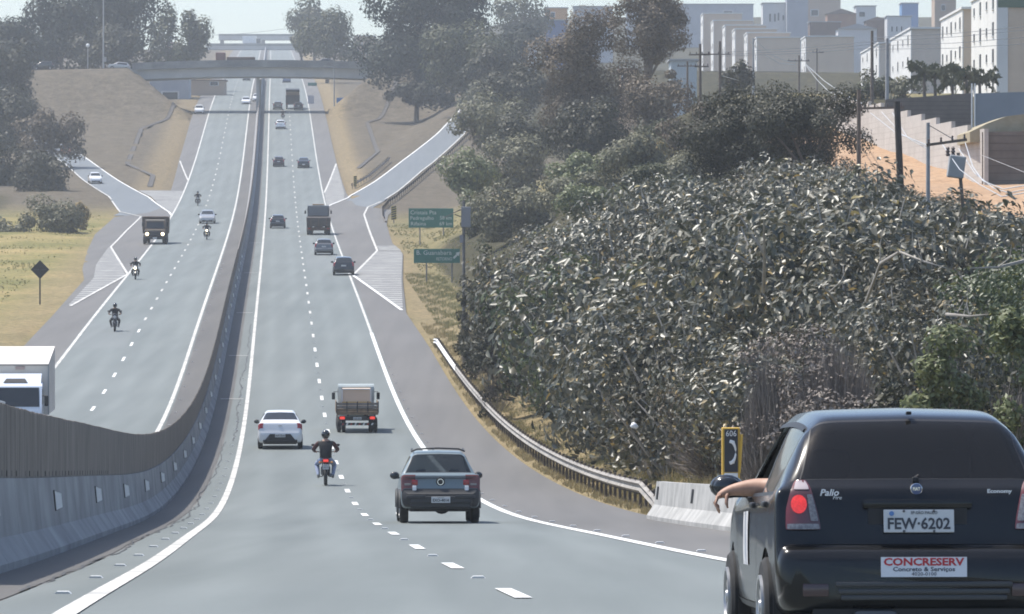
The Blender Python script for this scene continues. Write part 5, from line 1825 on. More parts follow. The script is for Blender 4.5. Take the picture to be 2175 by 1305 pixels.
def pchip(ts, vs, t):
    """monotone cubic interpolation; vs (n, k)"""
    ts = np.asarray(ts, float); vs = np.asarray(vs, float)
    h = np.diff(ts)[:, None]; d = np.diff(vs, axis=0) / h
    m = np.zeros_like(vs)
    m[0], m[-1] = d[0], d[-1]
    for i in range(1, len(ts) - 1):
        w1, w2 = 2 * h[i] + h[i - 1], h[i] + 2 * h[i - 1]
        same = (d[i - 1] * d[i]) > 0
        with np.errstate(divide='ignore', invalid='ignore'):
            hm = (w1 + w2) / (w1 / d[i - 1] + w2 / d[i])
        m[i] = np.where(same, hm, 0)
    t = np.asarray(t, float)
    i = np.clip(np.searchsorted(ts, t, side='right') - 1, 0, len(ts) - 2)
    hh = (ts[i + 1] - ts[i])[:, None]
    s = ((t - ts[i]) / (ts[i + 1] - ts[i]))[:, None]
    return vs[i] * (2 * s ** 3 - 3 * s ** 2 + 1) + m[i] * hh * (s ** 3 - 2 * s ** 2 + s) + vs[i + 1] * (-2 * s ** 3 + 3 * s ** 2) + m[i + 1] * hh * (s ** 3 - s ** 2)

def ring(st):
    y, zb, w, zm, zbl, wr, zt = st
    g = zt - zbl
    return [(0, zb), (.86 * w, zb), (.975 * w, zb + .08), (w, zm), (.992 * w, max(zbl - .07, zm + .02)), (.955 * w, zbl), (wr, zbl + g * .84), (wr * .80, zbl + g * .97), (0, zt)]

class Shell:
    """car skin: stations (y, underside z, half width, widest z, belt z, roof half width, roof z) from tail to nose"""
    def __init__(s, stn, tsub=3, rsub=3, cuts_t=(), cuts_r=()):
        s.stn = stn
        n = len(stn)
        T = sorted(set([round(i + j / tsub, 4) for i in range(n - 1) for j in range(tsub)] + [n - 1.0] + [round(c, 4) for c in cuts_t]))
        Rr = sorted(set([round(i + j / rsub, 4) for i in range(8) for j in range(rsub)] + [8.0] + [round(c, 4) for c in cuts_r]))
        s.T, s.R = np.array(T), np.array(Rr)
        ctrl = np.array([[(p[0], st[0], p[1]) for p in ring(st)] for st in stn])      # n,9,3
        a = pchip(np.arange(n), ctrl.reshape(n, -1), s.T).reshape(len(T), 9, 3)
        s.G = np.stack([pchip(np.arange(9), a[i], s.R) for i in range(len(T))])           # T,R,3
    def at(s, t, r, side=1):
        i = np.interp(t, s.T, np.arange(len(s.T))); j = np.interp(r, s.R, np.arange(len(s.R)))
        i0, j0 = min(int(i), len(s.T) - 2), min(int(j), len(s.R) - 2)
        fi, fj = i - i0, j - j0
        p = (s.G[i0, j0] * (1 - fi) * (1 - fj) + s.G[i0 + 1, j0] * fi * (1 - fj) + s.G[i0, j0 + 1] * (1 - fi) * fj + s.G[i0 + 1, j0 + 1] * fi * fj)
        return Vector((p[0] * side, p[1], p[2]))
    def split(s, regions):
        """regions: list of (key, t0, t1, r0, r1, side) side 1 right, -1 left, 0 both; later ones win. returns {key: (verts, faces)}"""
        out = {}
        nT, nR = len(s.T), len(s.R)
        for side in (1, -1):
            for i in range(nT - 1):
                for j in range(nR - 1):
                    tm, rm = (s.T[i] + s.T[i + 1]) / 2, (s.R[j] + s.R[j + 1]) / 2
                    key = 'body'
                    for (k, t0, t1, r0, r1, sd) in regions:
                        if t0 <= tm <= t1 and r0 <= rm <= r1 and (sd == 0 or sd == side):
                            key = k if not k.endswith('@') else k + ('R' if side > 0 else 'L')
                    out.setdefault(key, []).append((side, i, j))
        res = {}
        for key, cells in out.items():
            vid, vs, fs = {}, [], []
            def V(side, i, j):
                x = s.G[i, j, 0]
                q = (side if abs(x) > 1e-6 else 0, i, j)
                if q not in vid:
                    vid[q] = len(vs); vs.append((x * side, s.G[i, j, 1], s.G[i, j, 2]))
                return vid[q]
            for side, i, j in cells:
                f = [V(side, i, j), V(side, i + 1, j), V(side, i + 1, j + 1), V(side, i, j + 1)]
                f = list(dict.fromkeys(f))
                if len(f) >= 3: fs.append(tuple(f if side > 0 else reversed(f)))
            if key == ('bumper_skin' if 'bumper_skin' in out else 'body'):
                for e in (0,):
                    loop = [V(1, e, j) for j in range(nR)] + [V(-1, e, j) for j in range(nR - 2, 0, -1)]
                    fs.append(tuple(dict.fromkeys(loop)))
            if key == 'body':
                for e in (nT - 1,):
                    loop = [V(1, e, j) for j in range(nR)] + [V(-1, e, j) for j in range(nR - 2, 0, -1)]
                    loop = list(dict.fromkeys(loop))
                    fs.append(tuple(loop))
            res[key] = (vs, fs)
        return res

def shell_part(name, data, m, parent, off=0.0, smooth=35):
    vs, fs = data
    me = bpy.data.meshes.new(name)
    me.from_pydata(vs, [], fs)
    o = finish(name, me, m, parent, smooth)
    if off:
        me = o.data
        no = [v.normal.copy() for v in me.vertices]
        for v, q in zip(me.vertices, no):
            d = q if q.dot(Vector((v.co.x, (v.co.y - 2) * .4, v.co.z - .7))) > 0 else -q
            v.co += d * off
    return o

def wheel(parent, x, y, r, w, rim_m=RIM, spokes=8, dish=.6, seg=24):
    side = 1 if x > 0 else -1
    wh = bpy.data.objects.new('wheel', None); wh.empty_display_size = .1
    wh.parent = parent; wh.location = (x, y, r); link(wh)
    b = MB()
    b.lathe([(-w / 2, r * .62), (-w / 2, r * .9), (-w * .38, r * .985), (0, r), (w * .38, r * .985), (w / 2, r * .9), (w / 2, r * .62)], seg, 'X')
    b.build('tyre', RUB, wh, 40)
    b = MB()
    fx = side * (w * .5 + .004)
    b.lathe([(fx - side * .05, r * .63), (fx + side * .012, r * .63), (fx + side * .012, r * .55), (fx - side * .03, r * .52)], seg, 'X', mi=0)
    b.lathe([(fx - side * .06, r * .56), (fx - side * .055, r * .05)], seg, 'X', mi=1)
    for k in range(spokes):
        a = 2 * math.pi * k / spokes
        b.box((fx - side * .012, math.cos(a) * r * .33, math.sin(a) * r * .33), (.022, r * .48, r * .11), rot=Matrix.Rotation(a, 3, 'X'), mi=0)
    b.lathe([(fx - side * .03, r * .17), (fx + side * .012, r * .13)], 12, 'X', mi=0)
    b.build('rim', [rim_m, RIM_D], wh, 40)
    return wh

def cut_arches(o, axles, half, r):
    """wheel openings cut through the skin"""
    b = MB()
    for y in axles:
        for sgn in (-1, 1):
            b.lathe([(sgn * (half - .30), r), (sgn * (half + .25), r)], 28, 'X', (0, y, r * .86))
    cutter = b.build('cutter', TRIM)
    md = o.modifiers.new('b', 'BOOLEAN')
    md.operation = 'DIFFERENCE'; md.object = cutter; md.solver = 'EXACT'
    dg = bpy.context.evaluated_depsgraph_get()
    me = bpy.data.meshes.new_from_object(o.evaluated_get(dg))
    o.modifiers.clear()
    if len(me.polygons) > 50:
        o.data = me
        me.polygons.foreach_set('use_smooth', np.ones(len(me.polygons), dtype=bool))
        me.set_sharp_from_angle(angle=math.radians(35))
    bpy.data.objects.remove(cutter, do_unlink=True)

def mirror_part(parent, x, y, z, m, w=.20, h=.13):
    side = 1 if x > 0 else -1
    b = MB()
    b.ball((x + side * w * .5, y + .02, z), (w * .55, .07, h * .55), 12, 8)
    b.box((x + side * .02, y + .02, z - h * .35), (.14, .04, .04))
    o = b.build('side_mirror', m, parent, 50)
    b = MB(); b.ball((x + side * w * .5, y - .035, z), (w * .46, .03, h * .44), 12, 6); b.build('mirror_glass', GLASS_O, o, 50)
    return o

def plate_part(parent, x, y, z, txt, tilt=0.0, m=PLATE, front=False):
    b = MB(); b.rbox((0, 0, 0), (.40, .012, .13), .012)
    p = b.build('number_plate', m, parent)
    p.location = (x, y, z); p.rotation_euler = (tilt, 0, math.pi if front else 0)
    if txt:
        lettering('plate_text', txt, .085, BLACKP, p, (0, -.008, -.012), width=.34, bold=.002)
        lettering('plate_text', 'SP-SAO PAULO', .022, BLACKP, p, (.0, -.008, .047), width=.13)
    return p

def seats(parent, y, zs, w, n=2, back=False):
    for k in range(n):
        x = (k - (n - 1) / 2) * w
        b = MB()
        b.rbox((x, y, zs + .28), (.44, .16, .62), .06); b.rbox((x, y - .02, zs + .68), (.24, .12, .18), .05)
        b.rbox((x, y + .28, zs - .02), (.46, .5, .16), .05)
        b.build('seat', SEAT, parent, 40)

# --- station tables ---------------------------------------------------------------
HATCH = [  # y, zb, w, zm, zbelt, wr, zt
    (.00, .34, .73, .42, .54, .68, .56), (.04, .29, .79, .45, .60, .72, .615), (.09, .27, .805, .48, .63, .73, .645), (.13, .26, .81, .55, .80, .735, .82),
    (.17, .25, .81, .60, .95, .72, .98), (.24, .24, .81, .62, .965, .675, 1.05), (.52, .22, .815, .62, .965, .59, 1.345), (.62, .22, .815, .62, .96, .575, 1.385),
    (1.2, .21, .82, .60, .95, .585, 1.43), (1.9, .21, .82, .60, .94, .585, 1.425), (2.2, .21, .82, .60, .93, .57, 1.38), (2.85, .22, .815, .58, .91, .68, .985),
    (2.98, .22, .81, .57, .90, .70, .94), (3.5, .22, .79, .54, .80, .68, .835), (3.74, .24, .74, .48, .66, .62, .70), (3.83, .28, .64, .44, .52, .55, .55)]
SEDAN = [
    (.00, .34, .76, .44, .60, .70, .62), (.04, .29, .82, .50, .70, .74, .72), (.09, .27, .845, .55, .86, .76, .89), (.14, .26, .85, .60, .98, .74, 1.025),
    (.30, .24, .85, .62, .995, .74, 1.06), (.58, .23, .853, .62, .99, .72, 1.085), (.72, .22, .853, .62, .985, .70, 1.13), (1.22, .22, .853, .62, .975, .585, 1.40),
    (1.40, .22, .853, .62, .97, .57, 1.44), (1.9, .21, .853, .60, .96, .58, 1.475), (2.45, .21, .853, .60, .95, .575, 1.43), (3.2, .22, .85, .58, .93, .70, 1.02),
    (3.34, .22, .85, .57, .92, .72, .965), (3.9, .22, .83, .54, .82, .70, .86), (4.18, .24, .78, .48, .66, .62, .70), (4.28, .28, .66, .44, .52, .55, .55)]
PICKUP = [
    (.00, .42, .72, .50, .60, .68, .62), (.05, .36, .80, .54, .66, .74, .68), (.10, .34, .825, .60, .80, .76, .815), (.14, .33, .83, .66, .985, .75, 1.00),
    (.20, .32, .83, .66, 1.035, .745, 1.045), (1.45, .30, .83, .66, 1.025, .74, 1.04), (1.50, .30, .83, .66, 1.02, .715, 1.07), (1.72, .29, .83, .65, 1.01, .575, 1.47),
    (1.86, .28, .83, .65, 1.0, .56, 1.53), (2.3, .28, .83, .64, .99, .575, 1.56), (2.75, .28, .83, .64, .97, .57, 1.51), (3.4, .28, .825, .62, .95, .68, 1.06),
    (3.54, .28, .82, .60, .94, .70, 1.0), (4.05, .28, .80, .56, .84, .68, .88), (4.32, .30, .75, .50, .70, .62, .74), (4.42, .34, .64, .48, .58, .55, .60)]

def scale_st(st, L, W, H):
    l0, w0, h0 = st[-1][0], max(q[2] for q in st), max(q[6] for q in st)
    a, b_, c = L / l0, W / 2 / w0, H / h0
    return [(q[0] * a, q[1] * c, q[2] * b_, q[3] * c, q[4] * c, q[5] * b_, q[6] * c) for q in st]

def car(name, label, kind, col, dims, group=None, cat='car', facing='rear', detail=1, lights=False, plate='', brake=False, rr=.29, seethrough=False, roof=None):
    """parked with tail at y=0, nose towards +y; dims (length, width, height)"""
    base = {'hatch': HATCH, 'sedan': SEDAN, 'pickup': PICKUP}[kind]
    st = scale_st(base, *dims)
    root = thing(name, label, cat, (0, 0, 0), group)
    GL = GLASS_M if seethrough else GLASS_O
    if kind == 'hatch':
        rw, sw, fw = (5.15, 6.0), (6.6, 10.1), (10.15, 11.0); tl = (2.6, 4.9)
        ax = (.66 / 3.83, 3.03 / 3.83); top = (6.9, 10.2)
    elif kind == 'sedan':
        rw, sw, fw = (6.12, 7.0), (7.2, 10.2), (10.2, 11.0); tl = (1.6, 2.9)
        ax = (.80 / 4.28, 3.33 / 4.28); top = (7.5, 10.2)
    else:
        rw, sw, fw = (6.12, 7.0), (7.35, 10.2), (10.2, 11.0); tl = (1.55, 3.45)
        ax = (.98 / 4.42, 3.66 / 4.42); top = (7.5, 10.2)
    sub = 3 if detail > 1 else 2
    cuts_t = [rw[0], rw[1], sw[0], sw[1], fw[0], fw[1], tl[0], tl[1], 1.5, rw[0] - .08, rw[1] + .08]
    cuts_r = [5.12, 5.88, 6.25, 6.12, 4.0, 4.2, 6.75, 6.6, 7.2]
    sh_ = Shell(st, sub, sub, cuts_t, cuts_r)
    mid = (sw[0] + sw[1]) / 2
    regs = [('trim', rw[0] - .08, rw[1] + .08, 6.12, 8, 0), ('rear_window', rw[0], rw[1], 6.25, 8, 0), ('windshield', fw[0], fw[1], 6.12, 8, 0), ('side_window@', sw[0], sw[1], 5.12, 5.88, 0)]
    if kind == 'pickup':
        regs += [('bumper_skin', 0, 1.5, 0, 8, 0), ('tail_light@', tl[0], tl[1], 4.0, 7.2, 0)]
    else:
        regs += [('tail_light@', tl[0], tl[1], 4.0, 6.75 if kind == 'sedan' else 6.6, 0)]
    nS = len(st)
    regs += [('head_light@', nS - 3.0 + .35, nS - 2.0 + .3, 4.2, 6.25, 0)]
    parts = sh_.split(regs)
    body = shell_part('body', parts['body'], [col], root)
    W2 = dims[1] / 2
    if detail > 1:
        cut_arches(body, [a * dims[0] for a in ax], W2, rr + .055)
    for key, dat in parts.items():
        if key == 'body': continue
        if key.startswith('tail_light'):
            shell_part('tail_light', dat, mat('lamp_smoky_red', (.13, .045, .04), .25, coat=.5) if kind == 'pickup' else (RED_G if brake else RED_L), root, .008)
        elif key.startswith('head_light'):
            shell_part('head_light', dat, HEAD_ON if lights else CLEAR_L, root, .006)
        elif key == 'bumper_skin':
            shell_part('rear_bumper', dat, PLAST, root)
        elif key == 'trim':
            shell_part('window_trim', dat, TRIM, root)
        else:
            shell_part(key.split('@')[0], dat, GL, root)
    for a in ax:
        for sgn in (-1, 1):
            if detail <= 1:
                b = MB(); b.lathe([(sgn * (W2 - .10), rr + .05), (sgn * (W2 + .004), rr + .045)], 18, 'X', (0, a * dims[0], rr)); b.build('wheel_arch', TRIM, root)
            wheel(root, sgn * (W2 - .085), a * dims[0], rr, .18, seg=18 if detail <= 1 else 24)
    mz = st[11][4] + .06
    for sgn in (-1, 1):
        mirror_part(root, sgn * (W2 * .965), st[10][0] + .35, mz, TRIM, .19, .15)
    # bumpers
    b = MB(); b.rbox((0, .03, st[1][1] + .03), (W2 * 1.55, .10, .12), .03); b.build('rear_bumper', PLAST if kind == 'pickup' else TRIM, root)
    b = MB(); b.rbox((0, dims[0] - .03, st[-1][1] + .04), (W2 * 1.3, .10, .16), .03); b.build('front_bumper', TRIM, root)
    b = MB(); b.box((0, dims[0] * .5, st[8][1] + .02), (W2 * 1.5, dims[0] * .86, .10)); b.build('underbody', TRIM, root)
    pz = {'hatch': .76, 'sedan': .54, 'pickup': .50}[kind] * dims[2] / {'hatch': 1.43, 'sedan': 1.475, 'pickup': 1.56}[kind]
    yy = {'hatch': .085, 'sedan': -.075, 'pickup': -.085}[kind]
    plate_part(root, 0, yy, pz, plate)
    plate_part(root, 0, dims[0] + .012, .42, '', front=True)
    if seethrough:
        seats(root, dims[0] * .47, .38, .72)
        b = MB(); b.rbox((0, st[11][0] - .1, .82), (W2 * 1.6, .35, .22), .06); b.build('dashboard', DARKIN, root)
    return root, sh_, st

def put(root, u, Y, away=True, yaw=0.0, scale=1.0, length=4.0):
    """stand a vehicle on the road; (u, Y) is its end nearest the camera"""
    Y0 = Y if away else Y + length
    s = 1 if away else -1
    a = Vector((xr(Y0) + u, Y0, max(zr(Y0), 0 * 1 + zr(Y0)) + .015))
    Y1 = Y0 + s * 4
    f = (Vector((xr(Y1) + u, Y1, zr(Y1) + .015)) - a).normalized()
    r = f.cross(Vector((0, 0, 1))).normalized()
    up = r.cross(f)
    M = Matrix((r, f, up)).transposed().to_4x4()
    if yaw: M = M @ Matrix.Rotation(yaw, 4, 'Z')
    M.translation = a
    root.matrix_world = M @ Matrix.Diagonal((scale, scale, scale, 1))
    return root
def put_px(root, x, y, away=True, length=4.0, scale=1.0, yaw=0.0, ramp=None):
    u, Y = uY(x, y)
    put(root, u, Y, away, yaw, scale, length)
    return root
def put_ground(root, p, fwd, pitch_to=None):
    """stand a vehicle at p with a heading vector"""
    f = Vector(fwd).normalized(); r = f.cross(Vector((0, 0, 1))).normalized(); up = r.cross(f)
    M = Matrix((r, f, up)).transposed().to_4x4(); M.translation = p
    root.matrix_world = M
    return root
P_BLUEGREY = paint('blue_grey', (.15, .195, .215), .42, .4)
P_WHITE = paint('white', (.72, .73, .74), .3)
P_SILVER = paint('silver', (.36, .37, .38), .3, metal=.4)
P_GREY = paint('grey', (.16, .165, .17), .3, metal=.3)
P_BLACK = paint('black', (.012, .014, .017), .22, .9)
P_DARK = paint('dark_blue', (.018, .022, .028), .25, .8)

# --- blue-grey pickup in the right lane
pk, shp, stp = car('pickup_truck', 'blue-grey pickup truck with roof rack ahead in the right lane', 'pickup', P_BLUEGREY, (4.42, 1.68, 1.56), detail=2, cat='pickup', plate='EXO-4014', seethrough=True, rr=.30)
put_px(pk, 936, 1114, length=4.42)
# roof rack bars
b = MB()
for sgn in (-1, 1):
    b.tube([(sgn * .56, 1.86, 1.53), (sgn * .55, 2.2, 1.59), (sgn * .55, 2.7, 1.56)], .016, 6)
b.tube([(-.58, 1.86, 1.53), (-.45, 1.83, 1.58), (0, 1.82, 1.60), (.45, 1.83, 1.58), (.58, 1.86, 1.53)], .018, 8)
b.build('roof_rack', TRIM, pk, 50)
b = MB(); b.box((0, .125, .955), (1.36, .02, .012)); b.build('tailgate_seam', TRIM, pk)
b = MB(); b.rbox((0, .0, .50), (1.34, .09, .16), .03); b.rbox((-.52, -.03, .56), (.42, .06, .08), .02); b.rbox((.52, -.03, .56), (.42, .06, .08), .02); b.build('bumper_pad', PLAST, pk)
b = MB(); b.lathe([(-.02, .095), (-.035, .09), (-.035, .07)], 24, 'Y', (0, .13, .88)); o = b.build('badge', TRIM, pk, 40)
b = MB(); b.lathe([(-.03, .075), (-.042, .07), (-.042, .055)], 24, 'Y', (0, .13, .88)); b.build('badge_ring', CHROME, o, 40)
b = MB(); b.lathe([(-.040, .052), (-.046, .05)], 20, 'Y', (0, .13, .88)); b.build('badge_face', TRIM, o, 40)
for sgn in (-1, 1):
    b = MB(); b.rbox((sgn * .555, .085, .745), (.085, .05, .11), .01)
    b.build('reverse_lamp', mat('lamp_white', (.75, .76, .78), .2, coat=.6), pk)
for sgn in (-1, 1):
    b = MB(); b.rbox((sgn * .70, .115, .775), (.14, .05, .15), .01)
    b.build('turn_lamp', mat('lamp_smoky', (.20, .19, .18), .25, coat=.5), pk)
b = MB(); b.box((0, .82, 1.01), (1.36, 1.25, .03)); b.build('bed_cover', TRIM, pk)
b = MB(); b.box((0, .03, .985), (1.5, .02, .02)); b.build('tailgate_edge', PLAST, pk)
b = MB(); b.rbox((0, .95, .34), (1.3, .12, .12), .05); b.ball((.05, .9, .32), (.17, .16, .13), 10, 7); b.rbox((-.35, .45, .34), (.5, .3, .16), .06); b.build('rear_axle', TRIM, pk, 50)
for sgn in (-1, 1):
    b = MB(); b.rbox((sgn * .545, .12, .865), (.13, .05, .11), .012); b.build('brake_lamp', RED_L, pk, 40)
for ya in (.98, 3.66):
    for sgn in (-1, 1):
        b = MB(); b.tube([(sgn * .845, ya + .40 * math.cos(t), .30 + .40 * math.sin(t)) for t in np.linspace(.05, math.pi - .05, 13)], .035, 6)
        b.build('fender_flare', PLAST, pk, 50)

# --- white sedan in the left lane
sd, shs, sts = car('sedan', 'white sedan ahead in the left lane beside the median line', 'sedan', P_WHITE, (4.28, 1.72, 1.48), detail=2, plate='FHT-7210', seethrough=False, rr=.30)
put_px(sd, 595, 956, length=4.28)
b = MB(); b.prism([(-.66, .30), (.66, .30), (.56, .40), (.40, .60), (-.40, .60), (-.56, .40)], -.055, .06, 'Y'); b.build('bumper_insert', TRIM, sd)
b = MB(); b.rbox((0, .10, .92), (.14, .03, .05), .01); b.build('badge', CHROME, sd)

# --- black hatchback at the exit, and the rest of the traffic
cars = [
    ('black hatchback beside the painted exit island', 'hatch', P_BLACK, (3.9, 1.68, 1.48), 730, 586, True),
    ('silver-grey hatchback just behind the dark truck', 'hatch', P_GREY, (3.9, 1.66, 1.46), 688, 543, True),
    ('dark green hatchback in the left lane beside the dark truck', 'hatch', P_DARK, (3.8, 1.62, 1.43), 590, 486, True),
    ('dark red-black hatchback far ahead in the left lane', 'hatch', paint('dark_red', (.035, .012, .012), .3), (3.8, 1.62, 1.43), 592, 355, True),
    ('dark car far ahead in the right lane', 'sedan', P_DARK, (4.3, 1.70, 1.46), 645, 358, True),
    ('white hatchback far up the left lane below the bridge', 'hatch', P_WHITE, (3.8, 1.64, 1.46), 596, 275, True),
    ('grey car just under the bridge in the left lane', 'hatch', P_GREY, (4.0, 1.66, 1.5), 590, 234, True),
    ('dark car in the bridge shade behind the covered truck', 'hatch', P_BLACK, (4.0, 1.70, 1.5), 634, 235, True)]
for lb, kd, cl, dm, x, y, aw in cars:
    c_, _, _ = car('hatchback' if kd == 'hatch' else 'sedan', lb, kd, cl, dm)
    put_px(c_, x, y, aw, dm[0])
oncoming = [
    ('silver car coming towards us in the far inner lane', 'sedan', P_SILVER, (4.2, 1.70, 1.45), 440, 476, False),
    ('white car coming from under the bridge on the left', 'hatch', P_WHITE, (3.9, 1.68, 1.55), 423, 243, False)]
for lb, kd, cl, dm, x, y, lt in oncoming:
    c_, _, _ = car('oncoming_car', lb, kd, cl, dm, lights=lt)
    put_px(c_, x, y, False, dm[0])
# small cars seen beyond and above the bridge
def car_at(label, x, y, Y, kd, cl, dm, fwd=(0, 1, 0), name='distant_car', lift=None):
    c_, _, _ = car(name, label, kd, cl, dm)
    p = PX(x, y, Y)
    put_ground(c_, p, fwd)
    return c_
fa = (-.045, 1, .058)
car_at('blue-backed van far up the left lane seen under the bridge', 609, 178, 1125, 'hatch', paint('van_blue', (.10, .14, .24), .4), (4.6, 1.8, 2.0), fa)
car_at('dark car coming down beyond the bridge', 524, 172, 1150, 'hatch', P_DARK, (3.9, 1.68, 1.45), (.045, -1, -.058))
car_at('white car coming down just beyond the bridge', 523, 222, 960, 'hatch', P_WHITE, (3.9, 1.68, 1.45), (.045, -1, -.06))
car_at('white car coming down the inner lane beside the barrier', 546, 215, 975, 'hatch', P_WHITE, (3.9, 1.60, 1.45), (.045, -1, -.06))
car_at('tiny dark car high on the hill road left of the median', 542, 117, 1850, 'hatch', P_DARK, (3.9, 1.7, 1.5), (.04, -1, -.05))
car_at('tiny dark car with a glinting roof high on the hill road', 640, 113, 1880, 'hatch', P_BLACK, (4.2, 1.8, 1.6), (-.04, 1, .05))
# entry ramp
for lb, x, y, Yc, cl, kd in [('white car coming down the entry ramp', 204, 392, None, P_WHITE, 'sedan'), ('orange car higher up the entry ramp behind the brownish tree', 143, 333, None, paint('orange', (.30, .10, .03), .35), 'hatch')]:
    c_, _, _ = car('ramp_car', lb, kd, cl, (4.1, 1.68, 1.46))
    u, Y = uY(x, y)
    a = TG(u + .0, Y); a.z += .08
    Y2 = Y - 6
    e = TG(LR(Y2) - 2.2 + (u - (LR(Y) - 2.2)), Y2); e.z += .08
    put_ground(c_, a + (a - e).normalized() * 4.1, (e - a))
# on the bridge road
zc_ = lambda X: tz(X, BY)
for lb, x, kd, cl, fl, off, dm in [('silver hatchback seen from its side on the bridge approach', 253, 'hatch', P_SILVER, -1, -2.6, (4.0, 1.68, 1.5)), ('dark car with a glinting windscreen at the left of the bridge approach', 92, 'hatch', P_BLACK, -1, -2.6, (4.0, 1.7, 1.5))]:
    Yc = BY + off
    X = PX(x, 0, Yc).x
    c_, _, _ = car('crossing_car', lb, kd, cl, dm)
    g1, g2 = Vector((X - 3, Yc, tz(X - 3, Yc) + .07)), Vector((X + 3, Yc, tz(X + 3, Yc) + .07))
    d = (g1 - g2) if fl < 0 else (g2 - g1)
    mid = (g1 + g2) / 2
    put_ground(c_, mid - d.normalized() * dm[0] / 2, d)
for lb, x, kd, cl, off, dm, fl in [('dark car crossing the bridge above the right lane', 696, 'sedan', P_BLACK, -2.4, (4.3, 1.7, 1.5), 1)]:
    X = PX(x, 0, BY + off).x
    c_, _, _ = car('crossing_car', lb, kd, cl, dm)
    uu_ = X - xr(BY)
    z = zb0 + arch(uu_, 7.57, .45)
    put_ground(c_, Vector((X - fl * dm[0] / 2, BY + off, z)), (fl, 0, 0))

# ------------------------------------------------------------------ trucks
WOODB = mat('truck_boards', (.13, .085, .05), .8, (.22, .155, .10), 4.0)
WOODG = mat('truck_boards_grey', (.15, .13, .115), .85, (.24, .21, .185), 4.0)
T_CAB = paint('truck_pale', (.50, .56, .56), .45, .3)
def truck_wheels(root, ys, half, r=.42, dual=True, w=.24):
    for i, y in enumerate(ys):
        for sgn in (-1, 1):
            wheel(root, sgn * (half - w / 2 - .02), y, r, w, RIM_D, 6, seg=18)
            if dual and i == 0:
                wheel(root, sgn * (half - w * 1.5 - .05), y, r, w, RIM_D, 6, seg=16)
def cabin(root, y0, y1, w, z0, z1, m, taper=.86, mirrors=True, wind_front=True):
    b = MB()
    h = z1 - z0
    b.prism([(y0, z0), (y1, z0), (y1 + .02, z0 + h * .45), (y1 - .28, z1 - .06), (y1 - .4, z1), (y0 + .06, z1), (y0, z1 - .1)], -w / 2, w / 2, 'X')
    c_ = b.build('cab', m, root, 30)
    b = MB(); b.box((0, y0 - .01, z0 + h * .70), (w * .80, .03, h * .42)); b.build('rear_window', GLASS_O, root)
    b = MB()
    a0, a1 = Vector((0, y1 + .035, z0 + h * .48)), Vector((0, y1 - .262, z1 - .10))
    b.add([(-w * .45, a0.y, a0.z), (w * .45, a0.y, a0.z), (w * .43, a1.y, a1.z), (-w * .43, a1.y, a1.z), (-w * .45, a0.y - .03, a0.z), (w * .45, a0.y - .03, a0.z), (w * .43, a1.y - .03, a1.z), (-w * .43, a1.y - .03, a1.z)], [(0, 1, 2, 3), (4, 7, 6, 5), (0, 4, 5, 1), (3, 2, 6, 7), (0, 3, 7, 4), (1, 5, 6, 2)])
    b.build('windshield', GLASS_O, root)
    for sgn in (-1, 1):
        b = MB(); b.box((sgn * (w / 2 + .006), (y0 + y1) / 2 - .05, z0 + h * .70), (.02, (y1 - y0) * .5, h * .36)); b.build('side_window', GLASS_O, root)
        if mirrors:
            b = MB(); b.rbox((sgn * (w / 2 + .22), y1 - .25, z0 + h * .62), (.16, .08, .34), .03); b.tube([(sgn * w / 2, y1 - .2, z0 + h * .75), (sgn * (w / 2 + .22), y1 - .25, z0 + h * .75)], .015, 5); b.build('side_mirror', TRIM, root)
    return c_

# small flatbed with plank sides
ft = thing('flatbed_truck', 'small flatbed truck with wooden plank sides carrying a tan crate', 'truck', (0, 0, 0))
HW_ = 1.02
b = MB(); b.box((0, 1.9, .98), (2.04, 3.8, .08)); b.build('bed_floor', WOODB, ft)
for k, z in enumerate((1.09, 1.24, 1.39)):
    b = MB(); b.box((0, .0, z), (2.04, .035, .125)); b.build('plank', WOODG if k else WOODB, ft)
    for sgn in (-1, 1):
        b = MB(); b.box((sgn * 1.0, 1.9, z), (.035, 3.8, .125)); b.build('plank', WOODB, ft)
for x in (-1.0, -.5, 0, .5, 1.0):
    b = MB(); b.box((x, -.03, 1.25), (.05, .04, .52)); b.build('stake', TRIM, ft)
b = MB(); b.box((0, .03, .92), (2.0, .08, .10)); b.build('tail_board', WOODB, ft)
b = MB(); b.box((-.45, 2.2, .78), (.10, 4.4, .18)); b.box((.45, 2.2, .78), (.10, 4.4, .18)); b.build('chassis', TRIM, ft)
b = MB(); b.rbox((0, .12, .70), (1.7, .10, .22), .02); b.build('light_bar', TRIM, ft)
for sgn in (-1, 1):
    b = MB(); b.rbox((sgn * .72, .06, .72), (.24, .06, .13), .02); b.build('tail_light', RED_G, ft)
b = MB(); b.box((0, .20, .42), (1.62, .04, .12)); ub = b.build('underrun_bar', TRIM, ft)
for k in range(8):
    b = MB(); x = -.7 + k * .2; b.add([(x - .05, .175, .37), (x + .03, .175, .37), (x + .08, .175, .47), (x, .175, .47)], [(0, 1, 2, 3)]); b.build('warning_stripe', WHITE if k % 2 else RED_L, ub)
plate_part(ft, 0, .05, .70, 'CQX-3391')
truck_wheels(ft, (.95, 4.55), .98, .36, True, .19)
cabin(ft, 3.95, 5.35, 1.74, .62, 2.18, T_CAB)
b = MB(); b.box((0, 3.3, 1.57), (1.36, 1.1, .9)); cr = b.build('load_crate', mat('tan_tarp', (.74, .60, .46), .8), ft)
b = MB(); b.box((0, 2.72, 1.36), (1.40, .05, .08)); b.build('crate_band', mat('yellow_band', (.55, .36, .10), .6), cr)
b = MB(); b.box((0, 2.72, 2.0), (1.42, .04, .06)); b.box((-.69, 2.72, 1.66), (.06, .04, .68)); b.box((.69, 2.72, 1.66), (.06, .04, .68)); b.build('crate_frame', P_WHITE, cr)
put_px(ft, 759, 921, length=5.4, scale=.88)

